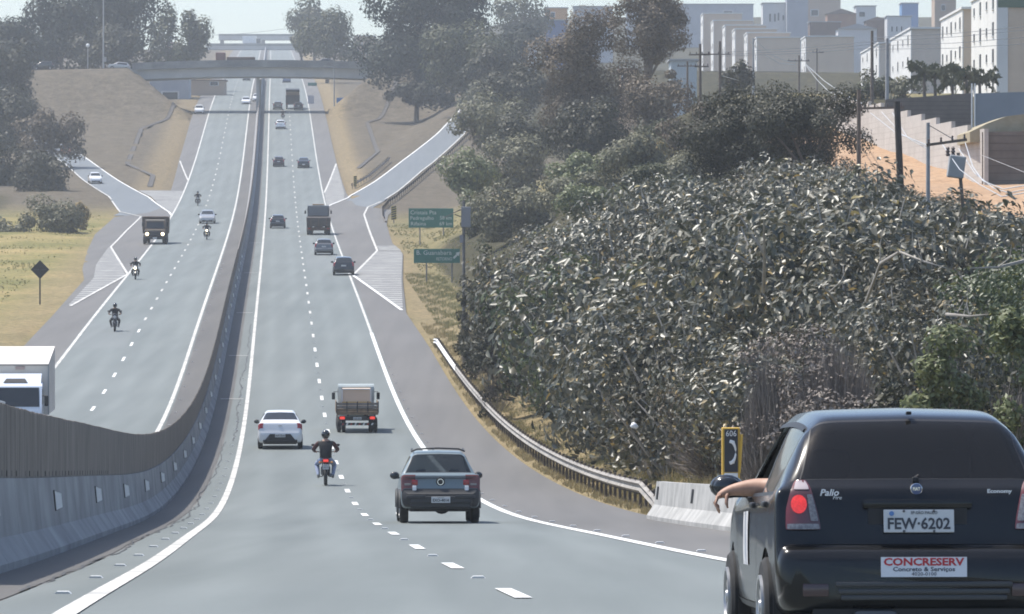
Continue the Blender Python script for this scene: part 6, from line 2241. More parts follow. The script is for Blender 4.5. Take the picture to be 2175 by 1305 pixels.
# dark truck ahead by the exit
dt = thing('dump_truck', 'dark dump truck ahead in the right lane before the exit', 'truck', (0, 0, 0))
DT = mat('truck_dark_steel', (.045, .038, .034), .7, (.08, .065, .055), 2.0)
DTB = mat('truck_brown_steel', (.085, .05, .035), .7, (.13, .08, .06), 2.0)
b = MB(); b.prism([(-1.2, .85), (1.2, .85), (1.22, 1.75), (-1.22, 1.75)], .1, 4.4, 'Y'); b.build('tipper_body', DT, dt)
b = MB(); b.box((0, .05, 1.28), (2.36, .06, .8)); b.build('tailgate', DT, dt)
for x in (-.8, 0, .8):
    b = MB(); b.box((x, -.012, 1.28), (.08, .06, .84)); b.build('tailgate_rib', DTB, dt)
b = MB(); b.rbox((0, .25, .62), (2.3, .2, .34), .03); b.build('rear_skirt', DTB, dt)
for sgn in (-1, 1):
    b = MB(); b.rbox((sgn * .95, .13, .66), (.28, .05, .12), .02); b.build('tail_light', RED_L, dt)
    b = MB(); b.box((sgn * .85, .5, .4), (.6, .03, .5)); b.build('mud_flap', TRIM, dt)
truck_wheels(dt, (1.1, 2.3, 5.4), 1.2, .48, True, .26)
cabin(dt, 4.6, 6.4, 2.2, 1.0, 2.85, mat('truck_cab_grey', (.10, .115, .13), .5))
b = MB(); b.box((0, 4.50, 2.32), (1.95, .06, .95)); b.build('cab_guard', mat('guard_grey', (.16, .18, .20), .4), dt)
b = MB(); b.rbox((0, 5.2, 2.95), (1.2, .5, .14), .04); b.build('roof_board', mat('roof_tan', (.32, .22, .13), .6), dt)
b = MB(); b.box((0, 3.4, .85), (.9, 6.4, .24)); b.build('chassis', TRIM, dt)
put_px(dt, 677, 500, length=6.4)

# oncoming brown dump truck with its lamps on
ot = thing('dump_truck', 'brown dump truck coming towards us with both headlamps lit', 'truck', (0, 0, 0))
OTB = paint('truck_brown', (.060, .042, .028), .5, .3)
L = 6.8
b = MB()
b.prism([(L - 2.9, .72), (L - .05, .72), (L, .82), (L - .06, 1.28), (L - 1.25, 1.48), (L - 1.55, 2.22), (L - 1.7, 2.34), (L - 2.9, 2.34)], -.98, .98, 'X'); b.build('cab', OTB, ot, 30)
b = MB(); b.add([(-.82, L - 1.245, 1.55), (.82, L - 1.245, 1.55), (.80, L - 1.50, 2.17), (-.80, L - 1.50, 2.17)], [(0, 1, 2, 3)]); b.build('windshield', GLASS_O, ot)
b = MB(); b.rbox((0, L - 1.38, 2.28), (1.75, .22, .10), .03); b.build('sun_visor', mat('visor_pale', (.45, .40, .34), .6), ot)
b = MB(); b.rbox((0, L - .35, 1.36), (1.5, .5, .06), .02); b.build('hood_edge', mat('hood_pale', (.30, .26, .20), .5), ot)
b = MB(); b.rbox((0, L + .01, 1.02), (1.1, .06, .42), .02); b.build('grille', TRIM, ot)
for sgn in (-1, 1):
    b = MB(); b.lathe([(L - .02, .15), (L + .05, .13), (L + .06, .02)], 16, 'Y', (sgn * .74, 0, 1.0)); b.build('head_light', HEAD_ON, ot, 50)
    b = MB(); b.rbox((sgn * 1.18, L - 1.3, 1.9), (.18, .08, .42), .03); b.build('side_mirror', TRIM, ot)
b = MB(); b.rbox((0, L + .08, .62), (2.2, .16, .24), .04); b.build('front_bumper', TRIM, ot)
plate_part(ot, 0, L + .17, .62, '', front=True)
b = MB(); b.prism([(-1.25, .95), (1.25, .95), (1.3, 2.52), (-1.3, 2.52)], .1, L - 3.1, 'Y'); b.build('tipper_body', mat('tipper_brown', (.075, .055, .04), .7, (.12, .09, .065), 2.0), ot)
b = MB(); b.rbox((0, L - 3.0, 2.55), (2.5, .5, .12), .03); b.build('body_lip', mat('lip_brown', (.14, .10, .075), .7), ot)
truck_wheels(ot, (1.0, 2.2, L - 1.0), 1.15, .46, True, .26)
b = MB(); b.box((0, 3.2, .85), (.9, 6.0, .24)); b.build('chassis', TRIM, ot)
put_px(ot, 329, 520, False, 6.8)

# white box truck cut by the left edge
bt = thing('box_truck', 'white box truck with a raised cargo box at the left edge behind the median barrier', 'truck', (0, 0, 0))
BXW = mat('truck_box_white', (.66, .60, .53), .5, (.72, .66, .59), .6)
L = 8.2
b = MB(); b.prism([(.1, 1.14), (6.3, 1.14), (6.3, 3.16), (.1, 3.74)], -1.225, 1.225, 'X'); bx_ = b.build('cargo_box', BXW, bt)
for sgn in (-1, 1):
    b = MB(); b.box((sgn * 1.235, 6.31, 2.15), (.05, .05, 2.04)); b.build('box_corner', mat('box_corner', (.36, .35, .34), .5), bx_)
b = MB(); b.box((0, 6.31, 3.14), (2.5, .05, .06)); b.build('box_edge', mat('box_edge', (.30, .28, .26), .5), bx_)
b = MB(); b.box((-.1, 6.33, 3.02), (.36, .04, .12)); b.build('box_lamp', mat('box_lamp', (.40, .30, .27), .5), bx_)
CABW = paint('truck_cab_white', (.62, .68, .76), .35, .5)
b = MB()
b.prism([(6.45, .65), (8.15, .65), (8.2, 1.15), (8.05, 1.55), (7.72, 2.32), (7.55, 2.42), (6.45, 2.46)], -1.04, 1.04, 'X'); b.build('cab', CABW, bt, 30)
b = MB()
b.prism([(6.5, 2.44), (7.55, 2.40), (7.1, 2.68), (6.7, 2.78), (6.5, 2.80)], -.98, .98, 'X'); b.build('wind_deflector', CABW, bt, 30)
b = MB(); b.add([(-.46, 7.50, 2.462), (.52, 7.50, 2.462), (.40, 7.22, 2.62), (-.34, 7.22, 2.62)], [(0, 1, 2, 3)]); b.build('roof_hatch', TRIM, bt)
b = MB(); b.add([(-.95, 8.075, 1.52), (.95, 8.075, 1.52), (.92, 7.755, 2.27), (-.92, 7.755, 2.27)], [(0, 1, 2, 3)]); b.build('windshield', GLASS_O, bt)
for sgn in (-1, 1):
    b = MB(); b.rbox((sgn * 1.22, 7.9, 1.75), (.16, .10, .42), .03); b.tube([(sgn * 1.02, 7.85, 1.95), (sgn * 1.22, 7.9, 1.95)], .02, 5); b.build('side_mirror', TRIM, bt)
    b = MB(); b.rbox((sgn * .78, 8.17, .95), (.34, .06, .20), .04); b.build('head_light', CLEAR_L, bt)
    b = MB(); b.box((sgn * 1.045, 7.2, 1.9), (.02, .8, .6)); b.build('side_window', GLASS_O, bt)
b = MB(); b.rbox((0, 8.18, .62), (2.1, .14, .30), .05); b.build('front_bumper', P_WHITE, bt)
b = MB(); b.rbox((0, 8.20, 1.15), (1.2, .04, .22), .02); b.build('grille', TRIM, bt)
b = MB(); b.box((0, 4, .85), (.9, 7.6, .22)); b.build('chassis', TRIM, bt)
truck_wheels(bt, (1.6, 7.2), 1.15, .45, True, .25)
_u = PX(43, 0, 210).x - xr(210)
put(bt, _u, 206, False, length=8.2)

# covered truck in the bridge shade, white truck on the far bridge, truck crossing the near bridge
ct = thing('covered_truck', 'truck with a tan tarpaulin top in the shade under the bridge', 'truck', (0, 0, 0))
b = MB(); b.box((0, 3.2, 1.7), (2.5, 6.2, 1.7)); b.build('cargo_bed', mat('truck_bed_dark', (.03, .03, .033), .8), ct)  # cargo bed in one even near-black colour
b = MB(); b.box((0, 3.2, 2.85), (2.4, 6.0, .6)); b.build('tarpaulin', mat('tarpaulin_tan', (.33, .24, .17), .9), ct)
b = MB(); b.box((0, 3.2, 3.35), (2.45, 6.1, .38)); b.build('rack', TRIM, ct)
b = MB(); b.rbox((0, 7.3, 1.8), (2.3, 1.7, 2.2), .1); b.build('cab', P_GREY, ct)
for sgn in (-1, 1):
    b = MB(); b.rbox((sgn * 1.0, .07, .95), (.3, .05, .12), .02); b.build('tail_light', RED_L, ct)
truck_wheels(ct, (1.2, 2.4, 7.2), 1.2, .48, False, .26)
put_px(ct, 622, 233, length=8)
wt = thing('white_truck', 'tiny white truck crossing the low distant bridge', 'truck', (0, 0, 0))
b = MB(); b.rbox((0, 3, 2.3), (2.6, 5, 2.6), .06); b.build('cargo_box', P_WHITE, wt)
b = MB(); b.rbox((0, 6.4, 1.7), (2.4, 1.7, 2.0), .1); b.build('cab', P_DARK, wt)
truck_wheels(wt, (1.2, 6.4), 1.2, .45, False, .26)
p_ = PX(533, 99, 1898); put_ground(wt, p_ + Vector((-3.5, 0, .1)), (1, 0, 0))
kt = thing('flatbed_truck', 'dark red loaded truck crossing the near bridge', 'truck', (0, 0, 0))
b = MB(); b.rbox((0, 6.0, 1.5), (2.2, 1.7, 1.8), .15); b.build('cab', paint('truck_red', (.12, .03, .025), .5), kt)
b = MB(); b.rbox((0, 2.4, 1.25), (2.3, 5.0, .7), .1); b.build('load', DTB, kt)
truck_wheels(kt, (1.2, 6.0), 1.15, .45, False, .26)
X_ = PX(505, 0, BY - 2.4).x
put_ground(kt, Vector((X_ + 3.0, BY - 2.4, zb0 + arch(X_ - xr(BY), 7.57, .45))), (-1, 0, 0))
# ------------------------------------------------------------------ people: one continuous skinned body each
SKIN = mat('skin', (.34, .195, .135), .55, (.44, .27, .195), 14)
JACKET_B = mat('jacket_black', (.016, .016, .018), .7, (.03, .028, .028), 6)
JACKET_R = mat('jacket_maroon', (.06, .02, .02), .7, (.09, .035, .03), 6)
JEANS = mat('jeans_blue', (.24, .29, .42), .8, (.36, .41, .54), 5)
PANTS_D = mat('trousers_dark', (.02, .021, .025), .8)
SHOE = mat('shoe', (.28, .28, .28), .7)
HELM = mat('helmet_black', (.014, .015, .017), .18, coat=.8)
VISOR = mat('visor', (.02, .025, .03), .08)
def skin_mesh(joints, edges, subdiv=2, root='pelvis'):
    """joints: name -> (x, y, z, radius); edges: name pairs"""
    names = list(joints)
    me = bpy.data.meshes.new('skin')
    me.from_pydata([joints[n][:3] for n in names], [(names.index(a), names.index(b)) for a, b in edges], [])
    o = bpy.data.objects.new('skin', me); link(o)
    md = o.modifiers.new('s', 'SKIN'); md.use_smooth_shade = True; md.branch_smoothing = .6
    for i, n in enumerate(names):
        v = me.skin_vertices[0].data[i]
        r = joints[n][3]
        v.radius = r if isinstance(r, tuple) else (r, r)
        v.use_root = n == root
    sb = o.modifiers.new('d', 'SUBSURF'); sb.levels = subdiv; sb.render_levels = subdiv
    dg = bpy.context.evaluated_depsgraph_get()
    out = bpy.data.meshes.new_from_object(o.evaluated_get(dg))
    bpy.data.objects.remove(o, do_unlink=True)
    out.polygons.foreach_set('use_smooth', np.ones(len(out.polygons), dtype=bool))
    return out

RIDER_J = {'pelvis': (0, .56, .84, (.15, .12)), 'spine': (0, .60, 1.04, (.175, .125)), 'chest': (0, .66, 1.26, (.195, .135)), 'neck': (0, .72, 1.44, .065), 'head': (0, .76, 1.54, .085), 'crown': (0, .77, 1.62, .085),
    'shl': (-.225, .68, 1.35, .085), 'ell': (-.385, .80, 1.12, .065), 'wrl': (-.33, 1.08, 1.06, .04), 'hal': (-.33, 1.16, 1.05, .042),
    'shr': (.225, .68, 1.35, .085), 'elr': (.385, .80, 1.12, .065), 'wrr': (.33, 1.08, 1.06, .04), 'har': (.33, 1.16, 1.05, .042),
    'hil': (-.13, .62, .80, .105), 'knl': (-.28, 1.02, .66, .085), 'anl': (-.22, .74, .30, .05), 'tol': (-.23, .92, .25, .045),
    'hir': (.13, .62, .80, .105), 'knr': (.28, 1.02, .66, .085), 'anr': (.22, .74, .30, .05), 'tor': (.23, .92, .25, .045)}
RIDER_E = [('pelvis', 'spine'), ('spine', 'chest'), ('chest', 'neck'), ('neck', 'head'), ('head', 'crown'), ('chest', 'shl'), ('shl', 'ell'), ('ell', 'wrl'), ('wrl', 'hal'), ('chest', 'shr'), ('shr', 'elr'), ('elr', 'wrr'), ('wrr', 'har'),
    ('pelvis', 'hil'), ('hil', 'knl'), ('knl', 'anl'), ('anl', 'tol'), ('pelvis', 'hir'), ('hir', 'knr'), ('knr', 'anr'), ('anr', 'tor')]
rider_base = skin_mesh(RIDER_J, RIDER_E)
def rider(label, jacket, pants, helm=None, sleeve=None, group='motorcycle riders'):
    me = rider_base.copy()
    for m in (jacket, pants, SHOE, SKIN, sleeve or jacket): me.materials.append(m)
    for p in me.polygons:
        c = p.center
        arm = abs(c.x) > .24 and c.z > .95
        if c.z < .34: i = 2
        elif arm and c.y > 1.07: i = 3
        elif arm: i = 4
        elif c.z < .86 or (c.y > .75 and c.z < .95 and abs(c.x) < .3 and c.z < .90): i = 1
        elif 1.40 < c.z < 1.5 and abs(c.x) < .1: i = 3
        else: i = 0
        p.material_index = i
    o = bpy.data.objects.new('person', me); link(o)
    tag(o, label, 'person', group)
    b = MB()
    b.ball((0, .77, 1.60), (.135, .16, .15), 18, 12)
    h = b.build('helmet', helm or HELM, o, 60)
    b = MB(); b.ball((0, .82, 1.60), (.115, .125, .055), 14, 8); b.build('visor', VISOR, h, 60)
    # fingers closed round the grips
    for sgn in (-1, 1):
        b = MB()
        for k in range(4):
            x = sgn * (.295 + .022 * k)
            b.tube([(x, 1.155, 1.075), (x, 1.20, 1.08), (x, 1.215, 1.05), (x, 1.19, 1.03)], .011, 5)
        b.tube([(sgn * .285, 1.14, 1.06), (sgn * .275, 1.18, 1.04), (sgn * .285, 1.20, 1.02)], .012, 5)
        b.build('fingers', SKIN, o, 60)
    return o

BIKE_RED = paint('bike_red', (.16, .012, .012), .3)
BIKE_BLK = paint('bike_black', (.014, .014, .016), .3)
ENG = mat('engine_metal', (.16, .16, .165), .45, metal=.6)
def motorcycle(label, col, headlamp=False, taillamp=False, plate=''):
    r = thing('motorcycle', label, 'motorcycle', (0, 0, 0), 'motorcycles on the highway')
    for y in (.30, 1.58):
        w = bpy.data.objects.new('wheel', None); w.empty_display_size = .1; w.parent = r; w.location = (0, y, .30); link(w)
        b = MB(); b.lathe([(-.045, .24), (-.05, .275), (0, .30), (.05, .275), (.045, .24)], 24, 'X'); b.build('tyre', RUB, w, 50)
        b = MB(); b.lathe([(-.025, .245), (.025, .245), (.025, .215), (-.025, .215)], 24, 'X'); b.lathe([(-.05, .05), (.05, .05)], 12, 'X')
        for k in range(6):
            a = k * math.pi / 3
            b.box((0, math.cos(a) * .13, math.sin(a) * .13), (.018, .2, .03), rot=Matrix.Rotation(a, 3, 'X'))
        b.build('rim', RIM_D, w, 40)
    b = MB(); b.tube([(0, .30, .30), (0, .75, .36), (0, 1.05, .40), (0, 1.28, .85)], .03, 7); b.tube([(0, .35, .78), (0, .8, .72), (0, 1.28, .85)], .03, 7); b.tube([(-.09, .30, .30), (-.10, .50, .72)], .022, 6); b.tube([(.09, .30, .30), (.10, .50, .72)], .022, 6)
    b.build('frame', TRIM, r, 50)
    b = MB(); b.rbox((0, .92, .46), (.30, .34, .30), .06); b.build('engine', ENG, r, 40)
    b = MB(); b.ball((0, 1.06, .86), (.15, .26, .13), 16, 10); b.build('fuel_tank', col, r, 60)
    b = MB(); b.rbox((0, .52, .80), (.24, .72, .10), .05); b.build('seat', TRIM, r, 50)
    b = MB(); b.prism([(.02, .74), (.06, .86), (.36, .82), (.40, .68)], -.09, .09, 'X'); b.build('tail_cowl', col, r, 40)
    b = MB(); b.prism([(-.02, .52), (.05, .74), (.30, .72), (.22, .64)], -.06, .06, 'X'); b.build('rear_fender', TRIM, r, 40)
    b = MB(); b.rbox((0, .0, .79), (.16, .05, .075), .02); b.build('tail_light', RED_G if taillamp else RED_L, r, 40)
    for sgn in (-1, 1):
        b = MB(); b.tube([(sgn * .09, 1.58, .30), (sgn * .09, 1.36, .86), (sgn * .09, 1.32, .98)], .022, 7); b.build('fork_leg', ENG, r, 50)
        b = MB(); b.ball((sgn * .19, .06, .74), (.035, .04, .03), 8, 6); b.tube([(sgn * .08, .06, .75), (sgn * .19, .06, .74)], .01, 5); b.build('turn_signal', AMBER, r, 50)
        b = MB(); b.tube([(sgn * .30, 1.22, 1.06), (sgn * .36, 1.24, 1.22)], .008, 5); b.ball((sgn * .39, 1.24, 1.26), (.065, .02, .04), 10, 6); b.build('mirror', TRIM, r, 50)
        b = MB(); b.tube([(sgn * .10, .80, .28), (sgn * .26, .80, .27)], .014, 5); b.build('foot_peg', TRIM, r)
    b = MB(); b.tube([(-.38, 1.16, 1.05), (-.22, 1.22, 1.05), (-.1, 1.30, 1.0), (.1, 1.30, 1.0), (.22, 1.22, 1.05), (.38, 1.16, 1.05)], .016, 7); b.build('handlebar', TRIM, r, 50)
    b = MB(); b.lathe([(1.36, .07), (1.47, .095), (1.49, .05)], 16, 'Y', (0, 0, .90)); b.build('head_light', HEAD_ON if headlamp else CLEAR_L, r, 50)
    b = MB(); b.ball((0, 1.36, 1.0), (.14, .08, .12), 14, 8); b.build('front_fairing', col, r, 60)
    b = MB(); b.tube([(.12, .95, .34), (.15, .5, .30), (.16, .05, .36)], [.025, .035, .045], 8); b.build('exhaust', ENG, r, 50)
    b = MB(); b.prism([(1.30, .56), (1.45, .64), (1.70, .62), (1.86, .52), (1.84, .50), (1.7, .585), (1.46, .60), (1.32, .53)], -.06, .06, 'X'); b.build('front_fender', col, r, 40)
    b = MB(); b.rbox((0, -.03, .60), (.19, .012, .16), .01); p = b.build('number_plate', PLATE, r)
    if plate:
        lettering('plate_text', plate[:3], .05, BLACKP, p, (0, -.038, .635), width=.11); lettering('plate_text', plate[3:], .06, BLACKP, p, (0, -.038, .575), width=.15)
    return r
def bike(label, rlabel, x, y, away, col, jk, pt, **kw):
    m = motorcycle(label, col, headlamp=kw.get('head', False), taillamp=kw.get('tail', False), plate=kw.get('plate', ''))
    rd = rider(rlabel, jk, pt, kw.get('helm'), kw.get('sleeve'))
    u, Y = uY(x, y)
    put(m, u, Y, away, length=1.9, scale=kw.get('scale', 1.0))
    put(rd, u, Y, away, length=1.9, scale=kw.get('scale', 1.0))
    return m, rd
bike('red motorcycle nearest to us between the white sedan and the pickup', 'rider in black jacket and light jeans on the nearest motorcycle', 692, 1034, True, BIKE_RED, JACKET_B, JEANS, tail=True, plate='DKL4417', sleeve=JACKET_R)
bike('dark motorcycle alone in the oncoming outer lane', 'dark-clad rider on the nearest oncoming motorcycle', 243, 706, False, BIKE_BLK, JACKET_B, PANTS_D, head=False)
bike('motorcycle with a pale front by the left painted island', 'dark-clad rider beside the left painted island', 287, 595, False, paint('bike_pale', (.5, .5, .5), .4), JACKET_B, PANTS_D, head=True)
bike('dark motorcycle just in front of the silver oncoming car', 'dark-clad rider just in front of the silver oncoming car', 439, 510, False, BIKE_BLK, JACKET_B, PANTS_D, head=True)
bike('farthest oncoming motorcycle, beyond the silver car', 'dark-clad rider beyond the silver oncoming car', 420, 438, False, BIKE_BLK, JACKET_B, PANTS_D, head=False)
bike('tiny dark motorcycle heading away below the bridge', 'tiny dark-clad rider heading away below the bridge', 601, 254, True, BIKE_BLK, JACKET_B, PANTS_D)

# ------------------------------------------------------------------ the black hatchback close to us
BLK = mat('car_black_paint', (.007, .0075, .008), .24, (.0125, .0122, .012), 1.5, coat=.42, spec=.25)
hb = thing('black_hatchback', 'black five-door hatchback close to us, its driver resting an arm outside', 'car', (0, 0, 0))
ST = [(q[0], q[1], q[2] * 1.0, q[3], q[4] - (.035 if 6 <= i <= 11 else 0), q[5], q[6] - (.035 if i in (4, 5) else 0)) for i, q in enumerate(HATCH)]
cuts_t = [5.02, 6.05, 6.75, 8.05, 8.13, 10.12, 10.15, 11.0, 2.55, 4.72, 4.2, 2.3, 3.8, 3.4, 2.62, 1.95, 2.05]
cuts_r = [5.10, 5.4, 5.7, 5.9, 6.14, 6.22, 4.0, 6.42, 6.62, 6.86, 6.98, 7.12, 2.0]
SH = Shell(ST, 4, 4, cuts_t, cuts_r)
regs = [('trim', 4.9, 6.15, 6.14, 8, 0), ('rear_window', 5.02, 6.05, 6.22, 8, 0), ('windshield', 10.15, 11.0, 6.14, 8, 0),
        ('frame@', 6.6, 10.14, 5.04, 5.96, 0), ('quarter_window@', 6.75, 8.05, 5.10, 5.9, 0), ('front_window@', 8.13, 10.12, 5.10, 5.9, 0),
        ('head_light@', 13.3, 14.4, 4.0, 6.22, 0), ('gap', 1.95, 2.05, 3.0, 8, 0)]
parts = SH.split(regs)
body = shell_part('body', parts['body'], BLK, hb)
cut_arches(body, [.66, 3.03], .82, .335)
LAMP = mat('tail_lens', (.17, .03, .03), .12, (.09, .04, .04), 5, coat=1.0)
for k_, dat in parts.items():
    if k_ == 'body': continue
    nm = k_.split('@')[0]
    if nm == 'front_window' and k_.endswith('L'):
        continue                                        # the driver's window is wound down
    m_ = {'trim': TRIM, 'rear_window': GLASS_D, 'windshield': GLASS_M, 'frame': TRIM, 'quarter_window': GLASS_D, 'front_window': GLASS_D, 'tail_light': LAMP, 'lamp_foot': mat('lamp_foot', (.07, .07, .072), .25, coat=.5), 'lens_strip': mat('lens_grey', (.06, .055, .056), .12, coat=.9), 'lens_top': mat('lens_clear_top', (.42, .36, .36), .12, coat=1.0), 'head_light': CLEAR_L, 'gap': TRIM}[nm]
    nm = {'trim': 'window_trim', 'frame': 'window_frame', 'gap': 'bumper_gap', 'lamp_foot': 'lamp_base'}.get(nm, nm)
    shell_part(nm, dat, m_, hb, .010 if nm in ('tail_light', 'lens_top', 'lens_strip') else (-.004 if nm == 'bumper_gap' else 0))
def ysurf(z, x=0.0):
    """y of the tail surface at height z near half width x"""
    r = 8 if abs(x) < .2 else float(np.interp(abs(x), [.2, .55, .68], [7.6, 7.0, 6.3]))
    ts = np.linspace(0, 6, 240)
    zs = np.array([SH.at(t, r).z for t in ts])
    return SH.at(float(np.interp(z, zs, ts)), r).y
for ya in (.66, 3.03):
    for sgn in (-1, 1):
        wheel(hb, sgn * .752, ya, .285, .175, RIM, 9, seg=32)
        b = MB()
        b.lathe([(sgn * .42, .32), (sgn * .80, .33), (sgn * .80, .32), (sgn * .42, .31)], 28, 'X', (0, ya, .285)); b.build('wheel_liner', TRIM, hb, 50)
b = MB(); b.box((0, 1.85, .24), (1.45, 2.9, .10)); b.box((0, .35, .30), (1.2, .6, .12)); b.build('underbody', TRIM, hb)
# lamps: shaped patches lying on the tail corner
_gi = (SH.T >= 1.2) & (SH.T <= 6.2)
_gp = SH.G[_gi][:, SH.R >= 4.6].reshape(-1, 3)
def y_at(x, z):
    d2 = (_gp[:, 0] - abs(x)) ** 2 + (_gp[:, 2] - z) ** 2
    k = np.argsort(d2)[:5]
    w = 1 / (d2[k] + 1e-5)
    return float((w * _gp[k, 1]).sum() / w.sum())
OUT = ([.725, .736, .848, .941, 1.000, 1.018], [-.752, -.756, -.751, -.723, -.695, -.672])
INN = ([.725, .731, .811, .904, .985, 1.018], [-.545, -.541, -.555, -.578, -.602, -.628])
def lamp_patch(nm, z0, z1, f0, f1, m_, off, parent, sgn, nz=12, nf=8):
    vs, fs = [], []
    for i in range(nz + 1):
        z = z0 + (z1 - z0) * i / nz
        a, c = np.interp(z, *OUT), np.interp(z, *INN)
        for j in range(nf + 1):
            f_ = f0 + (f1 - f0) * j / nf
            x = a + (c - a) * f_
            bulge = .014 * math.sin(math.pi * min(1, max(0, f_))) ** .6
            vs.append((x * -sgn, y_at(x, z) - off - bulge, z))
        if i:
            for j in range(nf):
                q = (i - 1) * (nf + 1) + j
                fs.append((q, q + 1, q + nf + 2, q + nf + 1))
    me_ = bpy.data.meshes.new(nm); me_.from_pydata(vs, [], fs)
    o_ = finish(nm, me_, m_, parent, 60)
    sm = o_.modifiers.new('smooth', 'SMOOTH'); sm.iterations = 4
    return o_
LENS_TOP = mat('lens_clear_top', (.34, .25, .25), .10, (.44, .36, .36), 30, coat=1.0)
LENS_GREY = mat('lens_ribbed', (.13, .12, .12), .15, (.24, .23, .23), 60, coat=.9)
BRAKE = mat('brake_lit', (.5, .03, .03), .3, (.22, .02, .02), 60, coat=.6, emit=((1, .05, .04), .38))
for sgn in (-1, 1):
    tl_ = lamp_patch('tail_light', .726, 1.017, 0, 1, LAMP, .008, hb, sgn, 16, 10)
    lamp_patch('clear_lens', .955, 1.012, .10, .90, LENS_TOP, .013, tl_, sgn, 5, 6)
    lamp_patch('reverse_lens', .775, .935, .70, .95, LENS_GREY, .013, tl_, sgn, 10, 4)
    lamp_patch('lower_lens', .730, .768, .03, .97, LENS_GREY, .013, tl_, sgn, 3, 8)
    for q, (cx_, cz_, rr_) in enumerate(((.672, .875, .048),)):
        vs, fs = [(-cx_ * -sgn, y_at(cx_, cz_) - .030, cz_)], []
        for i in range(1, 4):
            for j in range(18):
                t_ = 2 * math.pi * j / 18
                x_, z_ = cx_ + rr_ * .95 * i / 3 * math.cos(t_), cz_ + rr_ * 1.1 * i / 3 * math.sin(t_)
                vs.append((x_ * sgn, y_at(x_, z_) - .030 + .006 * (i / 3) ** 2, z_))
        for j in range(18):
            fs.append((0, 1 + j, 1 + (j + 1) % 18))
            for i in range(2):
                fs.append((1 + i * 18 + j, 1 + (i + 1) * 18 + j, 1 + (i + 1) * 18 + (j + 1) % 18, 1 + i * 18 + (j + 1) % 18))
        me_ = bpy.data.meshes.new('brake_lamp'); me_.from_pydata(vs, [], fs)
        me_.vertices[0].co.x = cx_ * sgn
        finish('brake_lamp', me_, BRAKE if sgn < 0 else RED_L, tl_, 60)
# tailgate furniture
b = MB(); b.rbox((0, ysurf(.80) - .004, .875), (.62, .03, .05), .012); b.build('plate_ledge', BLK, hb, 40)
b = MB(); b.box((0, ysurf(.78) + .002, .775), (.56, .012, .165)); b.build('plate_recess', TRIM, hb)
p = plate_part(hb, .005, ysurf(.77) - .022, .778, '', -.10)
lettering('plate_text', 'FEW·6202', .088, mat('plate_ink', (.05, .055, .065), .6), p, (0, -.008, -.018), width=.355, bold=.0022)
lettering('plate_text', 'SP-SÃO PAULO', .024, mat('plate_ink', (.05, .055, .065), .6), p, (.03, -.008, .046), width=.15)
b = MB(); b.lathe([(-.012, .014), (-.007, .014)], 10, 'Y', (-.155, 0, .042)); b.build('plate_crest', mat('crest_blue', (.10, .2, .42), .5), p)
for x in (-.085, .085):
    for z in (.056, -.058):
        b = MB(); b.lathe([(-.013, .006), (-.007, .008)], 8, 'Y', (x, 0, z)); b.build('plate_screw', RIM_D, p)
yb = ysurf(.955)
b = MB(); b.lathe([(-.004, .036), (-.012, .034), (-.014, .0305)], 24, 'Y', (0, yb, .958)); bd = b.build('badge', CHROME, hb, 40)
b = MB(); b.lathe([(-.014, .0305), (-.0155, .002)], 24, 'Y', (0, yb, .958)); b.build('badge_face', mat('badge_blue', (.055, .085, .19), .25, coat=.6), bd, 40)
lettering('lettering', 'FIAT', .026, CHROME, bd, (0, yb - .017, .958), width=.042, bold=.0008)
yl = ysurf(.935, .4)
lettering('lettering', 'Palio', .052, mat('badge_silver', (.68, .68, .68), .3), hb, (-.492, ysurf(.94, .49) - .012, .938), width=.105, bold=.0012, shear=.25)
lettering('lettering', 'Fire', .030, mat('badge_silver', (.68, .68, .68), .3), hb, (-.450, ysurf(.91, .45) - .012, .910), width=.048, shear=.3)
lettering('lettering', 'Economy', .030, mat('badge_silver', (.68, .68, .68), .3), hb, (.472, ysurf(.945, .47) - .012, .945), width=.14, bold=.001)
b = MB(); b.lathe([(-.012, .009), (0, .009)], 10, 'Y', (.225, ysurf(.875) - .01, .877)); b.build('lock', CHROME, hb)
b = MB(); b.rbox((0, ysurf(1.0) - .012, 1.012), (.035, .02, .03), .006); b.build('hatch_latch', TRIM, hb)
b = MB(); b.rbox((0, ysurf(1.375) + .02, 1.392), (.03, .05, .02), .006); b.build('washer_nozzle', TRIM, hb)
# bumper details and the white company sticker
b = MB(); b.box((.02, ysurf(.52) - .012, .521), (.485, .006, .112)); stk = b.build('sticker', mat('sticker_white', (.62, .64, .68), .5), hb)
ys_ = ysurf(.52) - .016
lettering('lettering', 'CONCRESERV', .058, mat('sticker_red', (.42, .03, .04), .5), stk, (.02, ys_, .548), width=.455, bold=.002)
lettering('lettering', 'Concreto & Serviços', .034, mat('sticker_ink', (.05, .055, .08), .5), stk, (.02, ys_, .508), width=.35, bold=.0006)
lettering('lettering', '4020-0100', .028, mat('sticker_ink', (.05, .055, .08), .5), stk, (.02, ys_, .481), width=.14)
for k, z in enumerate((.425, .385, .35)):
    b = MB(); b.rbox((.02, -.010 + .004 * k, z), (1.0 - .03 * k, .03, .030), .008); b.build('bumper_rib', mat('bumper_grey', (.05, .052, .055), .4), hb, 40)
for sgn in (-1, 1):
    b = MB(); b.rbox((sgn * .59, .012, .392), (.15, .04, .075), .01); o = b.build('bumper_reflector', mat('reflector_dull', (.06, .035, .035), .25, coat=.5), hb, 40)
b = MB(); b.rbox((-.25, .25, .235), (.26, .5, .10), .05); b.build('exhaust_box', RIM_D, hb, 40)
